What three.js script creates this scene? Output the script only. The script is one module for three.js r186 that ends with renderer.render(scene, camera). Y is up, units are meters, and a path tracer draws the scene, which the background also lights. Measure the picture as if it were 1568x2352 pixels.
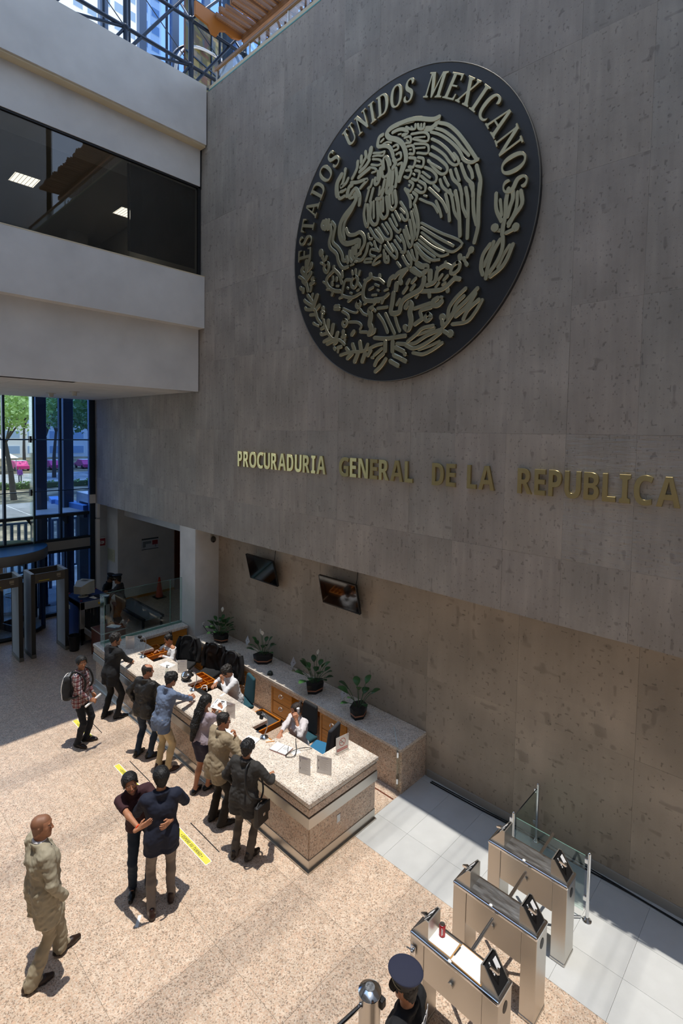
import * as THREE from 'three';
import { RoundedBoxGeometry } from 'three/addons/geometries/RoundedBoxGeometry.js';
import { mergeGeometries } from 'three/addons/utils/BufferGeometryUtils.js';
import { FontLoader } from 'three/addons/loaders/FontLoader.js';
import { RectAreaLightUniformsLib } from 'three/addons/lights/RectAreaLightUniformsLib.js';
import { ImprovedNoise } from 'three/addons/math/ImprovedNoise.js';

// ---------------------------------------------------------------- camera, sky, sun, exposure
const scene = new THREE.Scene();
const renderer = new THREE.WebGLRenderer();
renderer.toneMapping = THREE.LinearToneMapping;
renderer.toneMappingExposure = 0.95;
renderer.shadowMap.enabled = true;
RectAreaLightUniformsLib.init();

const camera = new THREE.PerspectiveCamera(2 * Math.atan(1176 / 1183) * 180 / Math.PI, 1568 / 2352, 0.05, 400);
camera.position.set(4.97, 6.1, 7.62);
{
  const yaw = 43.486 * Math.PI / 180, pitch = 2.938 * Math.PI / 180, roll = 1.029 * Math.PI / 180;
  const fw = new THREE.Vector3(-Math.sin(yaw) * Math.cos(pitch), -Math.sin(pitch), -Math.cos(yaw) * Math.cos(pitch));
  const right = new THREE.Vector3(Math.cos(yaw), 0, -Math.sin(yaw)), up = right.clone().cross(fw);
  const r = right.clone().multiplyScalar(Math.cos(roll)).addScaledVector(up, Math.sin(roll));
  const u = up.clone().multiplyScalar(Math.cos(roll)).addScaledVector(right, -Math.sin(roll));
  camera.quaternion.setFromRotationMatrix(new THREE.Matrix4().makeBasis(r, u, fw.negate()));
  camera.setViewOffset(1568, 2352, 0, 118.5, 1568, 2352);            // the lens is shifted downwards
}

const SUN = 4.0, SKY = 2.5;
const sun = new THREE.DirectionalLight(new THREE.Color().setRGB(1.0, 0.95, 0.87), SUN);
sun.position.set(0.25, 40, 0.09); sun.target.position.set(0, 0, 0);
sun.castShadow = true; sun.shadow.radius = 1; sun.shadow.mapSize.set(4096, 4096);
Object.assign(sun.shadow.camera, { left: -40, right: 15, top: 20, bottom: -20, near: 1, far: 60 });
scene.add(sun, sun.target);
{
  const w = 256, h = 128, d = new Float32Array(w * h * 4), zen = [0.31, 0.49, 0.86], hor = [0.86, 0.97, 1.10];
  for (let j = 0; j < h; j++) for (let i = 0; i < w; i++) {
    const el = ((j + 0.5) / h - 0.5) * Math.PI, t = Math.pow(Math.max(0, Math.sin(el)), 0.55), k = (j * w + i) * 4;
    for (let c = 0; c < 3; c++) d[k + c] = SKY * (el < 0 ? hor[c] * 0.6 : hor[c] * (1 - t) + zen[c] * t);
    d[k + 3] = 1;
  }
  const t = new THREE.DataTexture(d, w, h, THREE.RGBAFormat, THREE.FloatType);
  t.mapping = THREE.EquirectangularReflectionMapping; t.magFilter = t.minFilter = THREE.LinearFilter; t.needsUpdate = true;
  scene.background = t;
}

// ---------------------------------------------------------------- helpers
let seed = 7;
const rnd = () => { seed = (seed * 1664525 + 1013904223) >>> 0; return seed / 4294967296; };
const rr = (a, b) => a + (b - a) * rnd();
const V = (x, y, z) => new THREE.Vector3(x, y, z);
const perlin = new ImprovedNoise();
const noise = (x, y, z) => perlin.noise(x, y, z);
const clamp = (x, a, b) => Math.min(b, Math.max(a, x));
const sm = (a, b, x) => { const t = clamp((x - a) / (b - a), 0, 1); return t * t * (3 - 2 * t); };
const used = new Map();
function numbered(name) {
  const n = used.get(name) || 0; used.set(name, n + 1);
  return n ? `${name}_${String(n).padStart(3, '0')}` : name;
}
function shade(o) { o.traverse((m) => { if (m.isMesh) { m.castShadow = true; m.receiveShadow = true; } }); return o; }
// one top-level thing: a group at its base; its parts are added with part()
function thing(name, label, category, [x, y, z] = [0, 0, 0], turn = 0, group) {
  const o = new THREE.Group(); o.name = numbered(name); scene.add(o);
  o.position.set(x, y, z); o.rotation.y = turn; o.userData = { label, category };
  if (group) o.userData.group = group;
  return o;
}
function struct(name, label) {
  const o = new THREE.Group(); o.name = name; scene.add(o); o.userData = { kind: 'structure' };
  if (label) o.userData.label = label;
  return o;
}
function part(name, geo, material, parent, label) {
  const g = Array.isArray(geo) ? merge(geo) : geo;
  const m = new THREE.Mesh(g, material); m.name = name; m.castShadow = m.receiveShadow = true;
  if (label) m.userData.label = label;
  if (parent) parent.add(m);
  return m;
}
function solo(name, geo, material, label, category, group) {         // a thing that is one mesh
  const m = part(numbered(name), geo, material, scene); m.userData = { label, category };
  if (group) m.userData.group = group;
  return m;
}
function copyOf(o, pos, turn, label) {
  const c = o.clone(); c.name = numbered(o.name.replace(/_\d{3}$/, '')); c.userData = { ...o.userData };
  if (label) c.userData.label = label;
  c.position.set(...pos); c.rotation.y = turn; scene.add(c); return c;
}
function merge(list) {
  const all = list.map((g) => { let h = g.index ? g.toNonIndexed() : g; for (const k of Object.keys(h.attributes)) if (!['position', 'normal', 'uv'].includes(k)) h.deleteAttribute(k);
    if (!h.attributes.uv) h.setAttribute('uv', new THREE.BufferAttribute(new Float32Array(h.attributes.position.count * 2), 2)); h.morphAttributes = {}; return h; });
  return mergeGeometries(all);
}
// uv in metres, by the way each face points; s = metres per texture
function metric(g, s = 1, ox = 0, oy = 0) {
  const h = g.index ? g.toNonIndexed() : g, p = h.attributes.position, uv = new Float32Array(p.count * 2);
  const a = V(), b = V(), c = V(), n = V();
  for (let i = 0; i < p.count; i += 3) {
    a.fromBufferAttribute(p, i); b.fromBufferAttribute(p, i + 1); c.fromBufferAttribute(p, i + 2);
    n.copy(b).sub(a).cross(c.clone().sub(a));
    const ax = Math.abs(n.x), ay = Math.abs(n.y), az = Math.abs(n.z);
    [a, b, c].forEach((q, k) => {
      const [u, v] = ay >= ax && ay >= az ? [q.x, q.z] : ax >= az ? [q.z, q.y] : [q.x, q.y];
      uv[(i + k) * 2] = u / s + ox; uv[(i + k) * 2 + 1] = v / s + oy;
    });
  }
  h.setAttribute('uv', new THREE.BufferAttribute(uv, 2));
  return h;
}
const box = (x0, x1, y0, y1, z0, z1) => new THREE.BoxGeometry(x1 - x0, y1 - y0, z1 - z0).translate((x0 + x1) / 2, (y0 + y1) / 2, (z0 + z1) / 2);
function rbox(x0, x1, y0, y1, z0, z1, r = 0.01, seg = 2) {
  const w = x1 - x0, h = y1 - y0, d = z1 - z0;
  return new RoundedBoxGeometry(w, h, d, seg, Math.min(r, w / 2.01, h / 2.01, d / 2.01)).translate((x0 + x1) / 2, (y0 + y1) / 2, (z0 + z1) / 2);
}
function bar(a, b, r, n = 10, r2 = r) {                              // a rod from a to b
  const A = V(...a), B = V(...b), d = B.clone().sub(A), g = new THREE.CylinderGeometry(r2, r, d.length(), n);
  g.applyQuaternion(new THREE.Quaternion().setFromUnitVectors(V(0, 1, 0), d.clone().normalize()));
  return g.translate((A.x + B.x) / 2, (A.y + B.y) / 2, (A.z + B.z) / 2);
}
function beam(a, b, w, h = w) {                                      // a square bar from a to b
  const A = V(...a), B = V(...b), d = B.clone().sub(A), z = d.clone().normalize();
  const x = V(0, 1, 0).cross(z); if (x.lengthSq() < 1e-6) x.set(1, 0, 0); x.normalize();
  const g = new THREE.BoxGeometry(w, h, d.length());
  g.applyMatrix4(new THREE.Matrix4().makeBasis(x, z.clone().cross(x), z));
  return g.translate((A.x + B.x) / 2, (A.y + B.y) / 2, (A.z + B.z) / 2);
}
const tube = (pts, r, n = 8, seg = 0, closed = false) => new THREE.TubeGeometry(new THREE.CatmullRomCurve3(pts.map((p) => V(...p)), closed), seg || pts.length * 6, r, n, closed);
const cyl = (x, y0, y1, z, r0, r1 = r0, n = 24) => new THREE.CylinderGeometry(r1, r0, y1 - y0, n).translate(x, (y0 + y1) / 2, z);
const lathe = (pts, n = 24) => new THREE.LatheGeometry(pts.map(([x, y]) => new THREE.Vector2(x, y)), n);
const ball = (x, y, z, r, n = 14) => new THREE.SphereGeometry(r, n, Math.ceil(n * 0.7)).translate(x, y, z);
const torus = (R, r, n = 8, m = 24, arc = Math.PI * 2) => new THREE.TorusGeometry(R, r, n, m, arc);
// a closed outline in the x-y plane, raised from z = 0 to z = t
function plate(pts, t, bevel = 0, holes = []) {
  const s = new THREE.Shape(pts.map(([x, y]) => new THREE.Vector2(x, y)));
  for (const h of holes) s.holes.push(new THREE.Path(h.map(([x, y]) => new THREE.Vector2(x, y))));
  return new THREE.ExtrudeGeometry(s, { depth: t - bevel, bevelEnabled: bevel > 0, bevelThickness: bevel, bevelSize: bevel, bevelSegments: 1, bevelOffset: -bevel, steps: 1, curveSegments: 8 });
}
// a plan outline (x, z) raised from y0 to y1
function slabPlan(pts, y0, y1, bevel = 0, holes = []) {
  const f = (l) => l.map(([x, z]) => [x, -z]);
  return plate(f(pts), y1 - y0, bevel, holes.map(f)).rotateX(-Math.PI / 2).translate(0, y0, 0);
}

// ---------------------------------------------------------------- computed textures
function hash(x, y, s) { let h = (x * 374761393 + y * 668265263 + s * 2147483647) | 0; h = Math.imul(h ^ (h >>> 13), 1274126177); return ((h ^ (h >>> 16)) >>> 0) / 4294967296; }
function vnoise(x, y, period, s) {                                   // tiling value noise
  const xi = Math.floor(x), yi = Math.floor(y), fx = x - xi, fy = y - yi, u = fx * fx * (3 - 2 * fx), v = fy * fy * (3 - 2 * fy);
  const m = (a) => ((a % period) + period) % period, q = (i, j) => hash(m(xi + i), m(yi + j), s);
  return (q(0, 0) * (1 - u) + q(1, 0) * u) * (1 - v) + (q(0, 1) * (1 - u) + q(1, 1) * u) * v;
}
function fbm(x, y, period, s, oct = 4) { let t = 0, a = 0.5, n = 0; for (let o = 0; o < oct; o++) { t += a * vnoise(x, y, period, s + o); n += a; a *= 0.5; x *= 2; y *= 2; period *= 2; } return t / n; }
function texture(n, f, color = true, nx = n) {
  const d = new Uint8Array(nx * n * 4);
  for (let j = 0; j < n; j++) for (let i = 0; i < nx; i++) {
    const c = f(i / nx, j / n, i, j), k = (j * nx + i) * 4;
    if (typeof c === 'number') { d[k] = d[k + 1] = d[k + 2] = clamp(c, 0, 1) * 255; } else { d[k] = clamp(c[0], 0, 255); d[k + 1] = clamp(c[1], 0, 255); d[k + 2] = clamp(c[2], 0, 255); }
    d[k + 3] = 255;
  }
  const t = new THREE.DataTexture(d, nx, n); t.wrapS = t.wrapT = THREE.RepeatWrapping; t.magFilter = THREE.LinearFilter; t.minFilter = THREE.LinearMipmapLinearFilter; t.generateMipmaps = true;
  if (color) t.colorSpace = THREE.SRGBColorSpace;
  t.needsUpdate = true; return t;
}
const mixc = (a, b, t) => [a[0] + (b[0] - a[0]) * t, a[1] + (b[1] - a[1]) * t, a[2] + (b[2] - a[2]) * t];
function granite(n, cells, base, light, dark, pink, s) {
  // crystals: the nearest of jittered points chooses the mineral
  return texture(n, (u, v) => {
    const x = u * cells, y = v * cells, xi = Math.floor(x), yi = Math.floor(y); let best = 9, id = 0;
    for (let j = -1; j <= 1; j++) for (let i = -1; i <= 1; i++) {
      const cx = ((xi + i) % cells + cells) % cells, cy = ((yi + j) % cells + cells) % cells;
      const px = xi + i + hash(cx, cy, s), py = yi + j + hash(cx, cy, s + 1), q = (px - x) ** 2 + (py - y) ** 2;
      if (q < best) { best = q; id = hash(cx, cy, s + 2); }
    }
    const cl = fbm(u * 6, v * 6, 6, s + 9, 3);
    let c = id < 0.14 + 0.1 * (cl - 0.5) ? dark : id < 0.42 ? base : id < 0.68 ? pink : light;
    c = mixc(c, base, 0.25);
    const k = 0.93 + 0.14 * fbm(u * 24, v * 24, 24, s + 20, 2);
    return [c[0] * k, c[1] * k, c[2] * k];
  });
}
const graniteFloorMap = granite(1024, 150, [200, 177, 155], [220, 203, 185], [138, 119, 103], [205, 173, 149], 11);
const graniteTopMap = granite(1024, 210, [222, 210, 195], [238, 231, 221], [148, 134, 120], [223, 204, 185], 31);
const stoneMap = texture(1024, (u, v) => {
  const big = fbm(u * 4, v * 4, 4, 41, 5), streak = fbm(u * 40, v * 3, 40, 51, 3), grain = hash((u * 1024) | 0, (v * 1024) | 0, 3);
  let k = 0.9 + 0.22 * (big - 0.5) + 0.10 * (streak - 0.5) + 0.05 * (grain - 0.5);
  const pit = vnoise(u * 120, v * 80, 120, 71), pit2 = vnoise(u * 34, v * 28, 34, 73);
  k *= (1 - 0.16 * sm(0.84, 0.92, pit)) * (1 - 0.14 * sm(0.86, 0.97, pit2));
  return [184 * k, 175 * k, 164 * k];
});
const stoneBump = texture(512, (u, v) => 0.5 + 0.5 * (fbm(u * 30, v * 30, 30, 81, 4) - 0.5) - 0.25 * sm(0.84, 0.92, vnoise(u * 120, v * 80, 120, 71)), false);
const concreteMap = texture(1024, (u, v) => {
  const big = fbm(u * 3, v * 3, 3, 141, 5), streak = fbm(u * 24, v * 2, 24, 151, 3), grain = hash((u * 1024) | 0, (v * 1024) | 0, 5);
  let k = 0.92 + 0.30 * (big - 0.5) + 0.08 * (streak - 0.5) + 0.05 * (grain - 0.5);
  k *= (1 - 0.2 * sm(0.86, 0.95, vnoise(u * 90, v * 80, 90, 171))) * (1 - 0.12 * sm(0.8, 0.95, vnoise(u * 32, v * 30, 32, 172)));
  return [178 * k, 163 * k, 145 * k];
});
const plasterMap = texture(512, (u, v) => { const k = 0.95 + 0.12 * (fbm(u * 4, v * 4, 4, 211, 5) - 0.5) + 0.02 * (fbm(u * 20, v * 20, 20, 221, 2) - 0.5); return [222 * k, 219 * k, 213 * k]; });
const tileMap = texture(512, (u, v) => { const k = 0.97 + 0.07 * (fbm(u * 5, v * 5, 5, 231, 5) - 0.5); return [205 * k, 206 * k, 204 * k]; });
const woodMap = texture(512, (u, v) => { const w = fbm(u * 3, v * 40, 3, 241, 4) * 0.6 + 0.4 * fbm(u * 2, v * 8, 2, 251, 3); const k = 0.82 + 0.34 * w; return [196 * k, 130 * k, 42 * k]; });
const darkWoodMap = texture(512, (u, v) => { const w = fbm(u * 3, v * 40, 3, 261, 4); const k = 0.8 + 0.4 * w; return [110 * k, 62 * k, 40 * k]; });
const pergolaMap = texture(512, (u, v) => { const w = fbm(u * 4, v * 50, 4, 271, 4); const k = 0.75 + 0.5 * w; return [150 * k, 104 * k, 62 * k]; });
const brushMap = texture(256, (u, v) => 0.45 + 0.3 * fbm(u * 2, v * 128, 2, 281, 2), false);
const scuffMap = texture(512, (u, v) => 0.30 + 0.35 * fbm(u * 8, v * 8, 8, 291, 5), false);
const fabricBump = texture(256, (u, v, i, j) => 0.5 + 0.25 * Math.sin(i * Math.PI / 2) * Math.sin(j * Math.PI / 2) + 0.2 * (hash(i, j, 8) - 0.5), false);
const asphaltMap = texture(512, (u, v) => { const k = 0.8 + 0.4 * fbm(u * 8, v * 8, 8, 301, 5); return [150 * k, 148 * k, 144 * k]; });
const groundMap = texture(512, (u, v) => { const f = fbm(u * 6, v * 6, 6, 311, 5); return mixc([84, 78, 60], [150, 135, 108], sm(0.35, 0.65, f)); });
function rep(t, x, y = x) { const c = t.clone(); c.repeat.set(x, y); c.needsUpdate = true; return c; }

// ---------------------------------------------------------------- materials
const std = (o) => new THREE.MeshStandardMaterial(o), phy = (o) => new THREE.MeshPhysicalMaterial(o);
const M = {
  floor: std({ map: graniteFloorMap, roughness: 0.34 }),
  granite: std({ map: graniteTopMap, roughness: 0.3 }),
  graniteSide: std({ map: graniteFloorMap, roughness: 0.32 }),
  concrete: std({ map: concreteMap, roughness: 0.85, bumpMap: stoneBump, bumpScale: 0.002 }),
  plaster: std({ map: plasterMap, roughness: 0.8 }),
  white: std({ color: 0xe6e4df, roughness: 0.55 }),
  cream: std({ color: 0xd6c7a6, roughness: 0.7 }),
  steel: std({ color: 0xc6c2bb, metalness: 1, roughness: 0.62, roughnessMap: brushMap }),
  steelTop: std({ color: 0xb4b6b8, metalness: 1, roughness: 0.75, roughnessMap: scuffMap }),
  chrome: std({ color: 0xdadada, metalness: 1, roughness: 0.12 }),
  brass: std({ color: 0xb3aa8c, metalness: 1, roughness: 0.42 }),
  brassLetter: std({ color: 0xcdbb86, metalness: 1, roughness: 0.28 }),
  disc: phy({ color: 0x1d1c1e, roughness: 0.55, clearcoat: 0.2, clearcoatRoughness: 0.3, bumpMap: stoneBump, bumpScale: 0.003 }),
  wood: std({ map: woodMap, roughness: 0.42 }),
  darkWood: std({ map: darkWoodMap, roughness: 0.4 }),
  pergola: std({ map: pergolaMap, roughness: 0.6 }),
  orangePanel: std({ color: 0xa5651c, roughness: 0.55 }),
  black: std({ color: 0x121214, roughness: 0.5 }),
  rubber: std({ color: 0x1b1b1c, roughness: 0.8 }),
  screen: phy({ color: 0x08080a, roughness: 0.08, clearcoat: 0.6, clearcoatRoughness: 0.03 }),
  bluePaint: std({ color: 0x16324f, roughness: 0.4 }),
  navySteel: std({ color: 0x123049, roughness: 0.38, metalness: 0.2 }),
  skyPanel: std({ color: 0x5d8fc9, roughness: 0.35 }),
  glass: phy({ color: 0xf2f7f7, transmission: 1, roughness: 0, thickness: 0, ior: 1.5 }),
  greenGlass: phy({ color: 0xeff8f5, transmission: 1, roughness: 0, thickness: 0, ior: 1.5 }),
  glassEdge: phy({ color: 0x9cc4b8, roughness: 0.15, transmission: 0.6, thickness: 0 }),
  blueGlass: phy({ color: 0xa9c4e6, transmission: 1, roughness: 0, thickness: 0, ior: 1.5 }),
  smokeGlass: phy({ color: 0xd4d4d2, transmission: 1, roughness: 0, thickness: 0, ior: 1.52 }),
  paper: std({ color: 0xf2f1ee, roughness: 0.8 }),
  plastic: std({ color: 0xb9b5aa, roughness: 0.5 }),
  grey: std({ color: 0x8b8c8d, roughness: 0.5 }),
  leaf: std({ color: 0x2f5a2a, roughness: 0.45 }),
  petal: std({ color: 0xf0ece0, roughness: 0.6 }),
  soil: std({ color: 0x2a2019, roughness: 0.95 }),
};
M.floor.map.repeat.set(1, 1);
// ================================================================ the setting
// ---- floor
{
  const f = struct('floor', 'polished speckled pink granite floor with a strip of pale grey tiles');
  part('screed', box(-14.2, 7.2, -0.25, -0.012, -6, 12), std({ color: 0x6d6257, roughness: 0.9 }), f);
  const tones = [1, 0.965, 1.03].map((k) => { const m = M.floor.clone(); m.color = new THREE.Color(k, k * 0.995, k * 0.985); return m; });
  const put = (x0, x1, z0, z1, m, s, name) => part(name, metric(box(x0 + 0.0012, x1 - 0.0012, -0.02, 0, z0 + 0.0012, z1 - 0.0012), s, rnd(), rnd()), m, f);
  const S = 1.2;
  for (let x = -0.05; x > -14.2; x -= S) for (let z = 1.95 - 3 * S; z < 12; z += S) put(Math.max(x - S, -14.2), x, z, Math.min(z + S, 12), tones[(rnd() * 3) | 0], 1.7, 'floor_tile');
  for (let x = -14.2; x < -7.4; x += 1.7) for (let z = -6; z < -1.66; z += 1.45) put(x, x + 1.7, z, Math.min(z + 1.45, -1.65), tones[1], 1.7, 'floor_tile');
  for (let x = -0.05; x < 7.2; x += S) for (let z = 1.95; z < 12; z += S) put(x, Math.min(x + S, 7.2), z, Math.min(z + S, 12), tones[(rnd() * 3) | 0], 1.7, 'floor_tile');
  const gt = [1, 0.97, 1.02].map((k) => std({ map: tileMap, color: new THREE.Color(k, k, k), roughness: 0.3 }));
  for (let x = -0.05; x < 7.1; x += 0.6) for (const [z0, z1] of [[0, 0.147], [0.147, 0.748], [0.748, 1.349], [1.349, 1.95]]) put(x, x + 0.6, z0, z1, gt[(rnd() * 3) | 0], 1.1, 'grey_floor_tile');
}
// ---- stone-clad upper wall, standing proud of the recess below it
const WT = 14.2;
{
  const w = struct('wall_back', 'grey volcanic stone cladding in tall panels');
  part('wall_core', metric(box(-13.16, 7.4, 3.6, WT, -0.35, 0.652), 3), M.concrete, w);
  const tones = [[1, 0.985, 0.97], [0.94, 0.93, 0.92], [1.04, 1.01, 0.98], [0.985, 0.96, 0.95], [0.96, 0.965, 0.96]].map((c) => std({ map: stoneMap, color: new THREE.Color().setRGB(...c), roughness: 0.8, bumpMap: stoneBump, bumpScale: 0.004 }));
  const rough = std({ map: stoneMap, roughness: 0.85, bumpMap: rep(stoneBump, 0.5, 3), bumpScale: 0.02 });
  const ys = [3.6, 4.49, 6.15, 7.81, 9.47, 11.13, 12.79, WT];
  for (let r = 0; r < 7; r++) for (let x = -0.04 - 0.83 * 16 + (r % 2 ? 0 : 0); x < 7.4; x += 0.83) {
    const x0 = Math.max(x, -13.16), x1 = Math.min(x + 0.83, 7.4); if (x1 - x0 < 0.05) continue;
    const chis = r === 1 && x > 1.9;
    part('stone_panel', metric(box(x0 + 0.0008, x1 - 0.0008, ys[r] + 0.0008, ys[r + 1] - 0.0008, 0.64, 0.7 + rr(-0.002, 0.002)), 2.6, rnd(), rnd()), chis ? rough : tones[(rnd() * 5) | 0], w);
  }
  const t = struct('trim_1', 'cream ledge with a thin green glass edge along the top of the stone wall');
  part('ledge', box(-6.15, 7.4, WT, WT + 0.08, 0.3, 0.7), M.cream, t);
  part('edge_strip', box(-6.15, 7.4, WT - 0.02, WT + 0.004, 0.695, 0.704), std({ color: 0x2f8f86, roughness: 0.3 }), t);
}
// ---- concrete recess below it, behind the counters
{
  const w = struct('wall_recess', 'brownish bare concrete wall under the stone cladding');
  part('wall_core', box(-6.7, 7.4, 0, 3.6, -0.35, -0.03), M.concrete, w);
  const tones = [1, 0.97, 1.03].map((k) => { const m = M.concrete.clone(); m.color = new THREE.Color(k, k, k); return m; });
  for (let x = -6.7; x < 7.4; x += 1.66) for (const [y0, y1] of [[0, 1.8], [1.8, 3.6]])
    part('concrete_panel', metric(box(x + 0.001, Math.min(x + 1.66, 7.4) - 0.001, y0 + 0.001, y1, -0.04, rr(-0.003, 0)), 3.2, rnd(), rnd()), tones[(rnd() * 3) | 0], w);
  const b = struct('baseboard_recess', 'rough cement skirting along the concrete wall');
  const n = 60, pts = [[0, -0.02]]; for (let i = 0; i <= n; i++) pts.push([0 + i * 7.4 / n, 0.015 + 0.012 * noise(i * 0.7, 3.1, 0) + 0.006 * noise(i * 2.1, 1, 5)]); pts.push([7.4, -0.02]);
  part('cement_fillet', slabPlan(pts, 0, 0.13, 0.006), std({ color: 0x9a968f, roughness: 0.9 }), b);
}
// ---- white pier between the recess and the passage
{
  const c = struct('wall_pier', 'white plastered pier');
  part('pier', metric(box(-7.47, -6.7, 0, 3.6, -0.35, 0.695), 2), M.plaster, c);
  part('socket_plate', rbox(-6.705, -6.69, 1.02, 1.14, 0.2, 0.27, 0.004), M.white, c);
  part('socket_plate', rbox(-6.705, -6.69, 1.0, 1.12, 0.42, 0.49, 0.004), M.white, c);
}
// ---- passage beside the pier
{
  const w = struct('wall_passage', 'white passage walls with timber skirting');
  const pl = metric(box(-13.4, -13.1, 0, 3.6, -6, -0.04), 2);
  part('wall_slab', pl, M.plaster, w);
  part('wall_slab', metric(box(-14.3, -13.39, 0, 3.6, -0.3, -0.04), 2), M.plaster, w);
  part('wall_slab', metric(box(-14.3, -14.03, 0, 3.6, -0.1, 0.9), 2), M.plaster, w);
  part('wall_slab', metric(box(-13.4, -6.9, 0, 3.6, -6.2, -6), 2), M.plaster, w);
  part('wall_slab', metric(box(-7.3, -7.0, 0, 3.6, -6.2, -0.34), 2), M.plaster, w);
  part('header_beam', metric(box(-13.1, -7.2, 3.07, 3.62, -0.34, -0.26), 2), M.plaster, w);
  part('ceiling_slab', box(-14.3, -6.9, 3.45, 3.6, -6.2, -0.3), M.plaster, w);
  part('ceiling_slab', box(-14.3, -13.1, 3.6, 3.9, -0.4, 0.9), M.plaster, w);
  part('skirting', box(-13.1, -13.085, 0, 0.09, -2.2, -0.04), M.wood, w);
  part('corner_casing', rbox(-13.2, -13.0, 0, 3.05, 0.6, 0.72, 0.01), M.white, w);
  part('corner_casing', rbox(-13.18, -12.98, 3.1, 3.6, 0.6, 0.71, 0.01), M.white, w);
  const d = struct('door_1', 'brown timber door at the end of the passage');
  part('door_leaf', metric(box(-13.105, -13.06, 0, 2.75, -3.3, -2.25), 1), std({ map: darkWoodMap, color: 0xffc890, roughness: 0.5 }), d);
  part('door_frame', [box(-13.1, -13.04, 0, 2.85, -2.27, -2.2), box(-13.1, -13.04, 2.75, 2.85, -3.4, -2.2), box(-13.1, -13.04, 0, 2.85, -3.4, -3.3)], std({ map: darkWoodMap, color: 0xd8a060, roughness: 0.5 }), d);
  part('handle', bar([-13.03, 1.0, -2.35], [-13.03, 1.0, -2.47], 0.01), M.chrome, d);
}
// ---- balcony block over the entrance
const BZ0 = 0.735, BZ1 = 12;
{
  const w = struct('wall_left', 'white plastered balcony block with a ribbon window');
  part('upper_fascia', metric(box(-7.3, -6.2, 12.94, 14.3, BZ0, BZ1), 3), M.plaster, w);
  part('shadow_ledge', box(-7.3, -6.24, 12.9, 12.94, BZ0, BZ1), M.cream, w);
  part('window_fascia', metric(box(-7.3, -6.44, 12.04, 12.9, BZ0 + 0.02, BZ1), 3), M.plaster, w);
  part('parapet_fascia', metric(box(-6.7, -6.28, 8.62, 9.85, BZ0 - 0.02, BZ1), 3), M.plaster, w);
  part('sill_coping', rbox(-6.75, -6.275, 9.85, 9.872, BZ0 - 0.02, BZ1, 0.006), M.cream, w);
  part('lower_fascia', metric(box(-6.8, -6.52, 7.09, 8.62, BZ0, BZ1), 3), M.plaster, w);
  part('floor_slab', box(-13.17, -6.7, 9.3, 9.86, BZ0, BZ1), M.plaster, w);
  part('roof_slab', box(-13.17, -7.0, 12.6, 13.2, -0.3, BZ1), M.plaster, w);
  part('roof_parapet', box(-13.17, -12.9, 13.2, 13.5, -0.3, BZ1), M.plaster, w);
  part('joint_seal', [box(-6.6, -6.46, 12.0, 14.25, 0.69, BZ0 + 0.03), box(-6.56, -6.49, 9.85, 12.05, 0.69, BZ0 + 0.02)], M.rubber, w);
  const c = struct('ceiling', 'white panelled ceiling under the balcony');
  for (let x = -6.6; x > -13.1; x -= 1.65) for (let z = BZ0; z < BZ1; z += 0.94)
    part('ceiling_panel', metric(box(Math.max(x - 1.65, -13.17) + 0.004, x - 0.004, 7.09, 7.12, z + 0.004, Math.min(z + 0.94, BZ1) - 0.004), 2, rnd(), rnd()), M.plaster, c);
  part('ceiling_void', box(-13.17, -6.6, 7.13, 7.2, BZ0, BZ1), M.rubber, c);
  // ribbon window and the office behind it
  const wn = struct('window_2', 'long dark tinted ribbon window in the balcony');
  for (const [z0, z1] of [[BZ0, 2.46], [2.46, 5.2], [5.2, 8], [8, BZ1]]) part('pane', box(-6.5, -6.49, 9.9, 12.02, z0 + 0.004, z1 - 0.004), M.smokeGlass, wn);
  part('window_frame', [box(-6.53, -6.46, 12.0, 12.045, BZ0, BZ1), box(-6.53, -6.46, 9.86, 9.9, BZ0, BZ1), box(-6.53, -6.46, 9.86, 12.04, BZ0, BZ0 + 0.05)], M.black, wn);
  part('roller_blind', box(-6.62, -6.61, 10.1, 12.0, BZ0 + 0.06, 2.46), std({ color: 0x4a4843, roughness: 0.9 }), wn, 'dark grey roller blind');
  const o = struct('wall_office', 'dim office walls behind the ribbon window');
  const om = std({ color: 0xb4b1a8, roughness: 0.85 });
  part('wall_slab', [box(-13.17, -12.9, 9.86, 12.6, BZ0, BZ1), box(-12.9, -6.6, 9.86, 12.6, 0.7, BZ0), box(-12.9, -6.6, 9.86, 12.6, BZ1, BZ1 + 0.2)], om, o);
  part('office_ceiling', box(-12.9, -6.6, 12.12, 12.2, BZ0, BZ1), om, o);
  part('office_pillar', box(-12.5, -12.0, 9.86, 12.12, 1.3, 1.9), om, o);
  part('office_floor', box(-12.9, -6.6, 9.86, 9.88, BZ0, BZ1), std({ color: 0x9c968c, roughness: 0.9 }), o);
}
// ---- walls and gallery behind the photographer, roof edges
{
  const r = struct('wall_right', 'plain plastered wall');
  part('wall_slab', metric(box(7.4, 7.7, 0, 32, -0.35, 12.2), 3), M.plaster, r);
  const f = struct('wall_front', 'plain plastered wall behind the gallery');
  part('wall_slab', metric(box(-13.4, 7.4, 0, 32, 12, 12.2), 3), M.plaster, f);
  part('gallery_slab', metric(box(-6.5, 7.4, 4.1, 4.5, 8.1, 12), 3), M.plaster, f);
  part('gallery_parapet', metric(box(-6.5, 7.4, 4.5, 5.45, 8.1, 8.3), 3), M.plaster, f);
  part('roof_slab', metric(box(-6.5, 7.7, 13.8, 14.2, 8.6, 12.2), 3), M.plaster, f);
}
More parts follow.
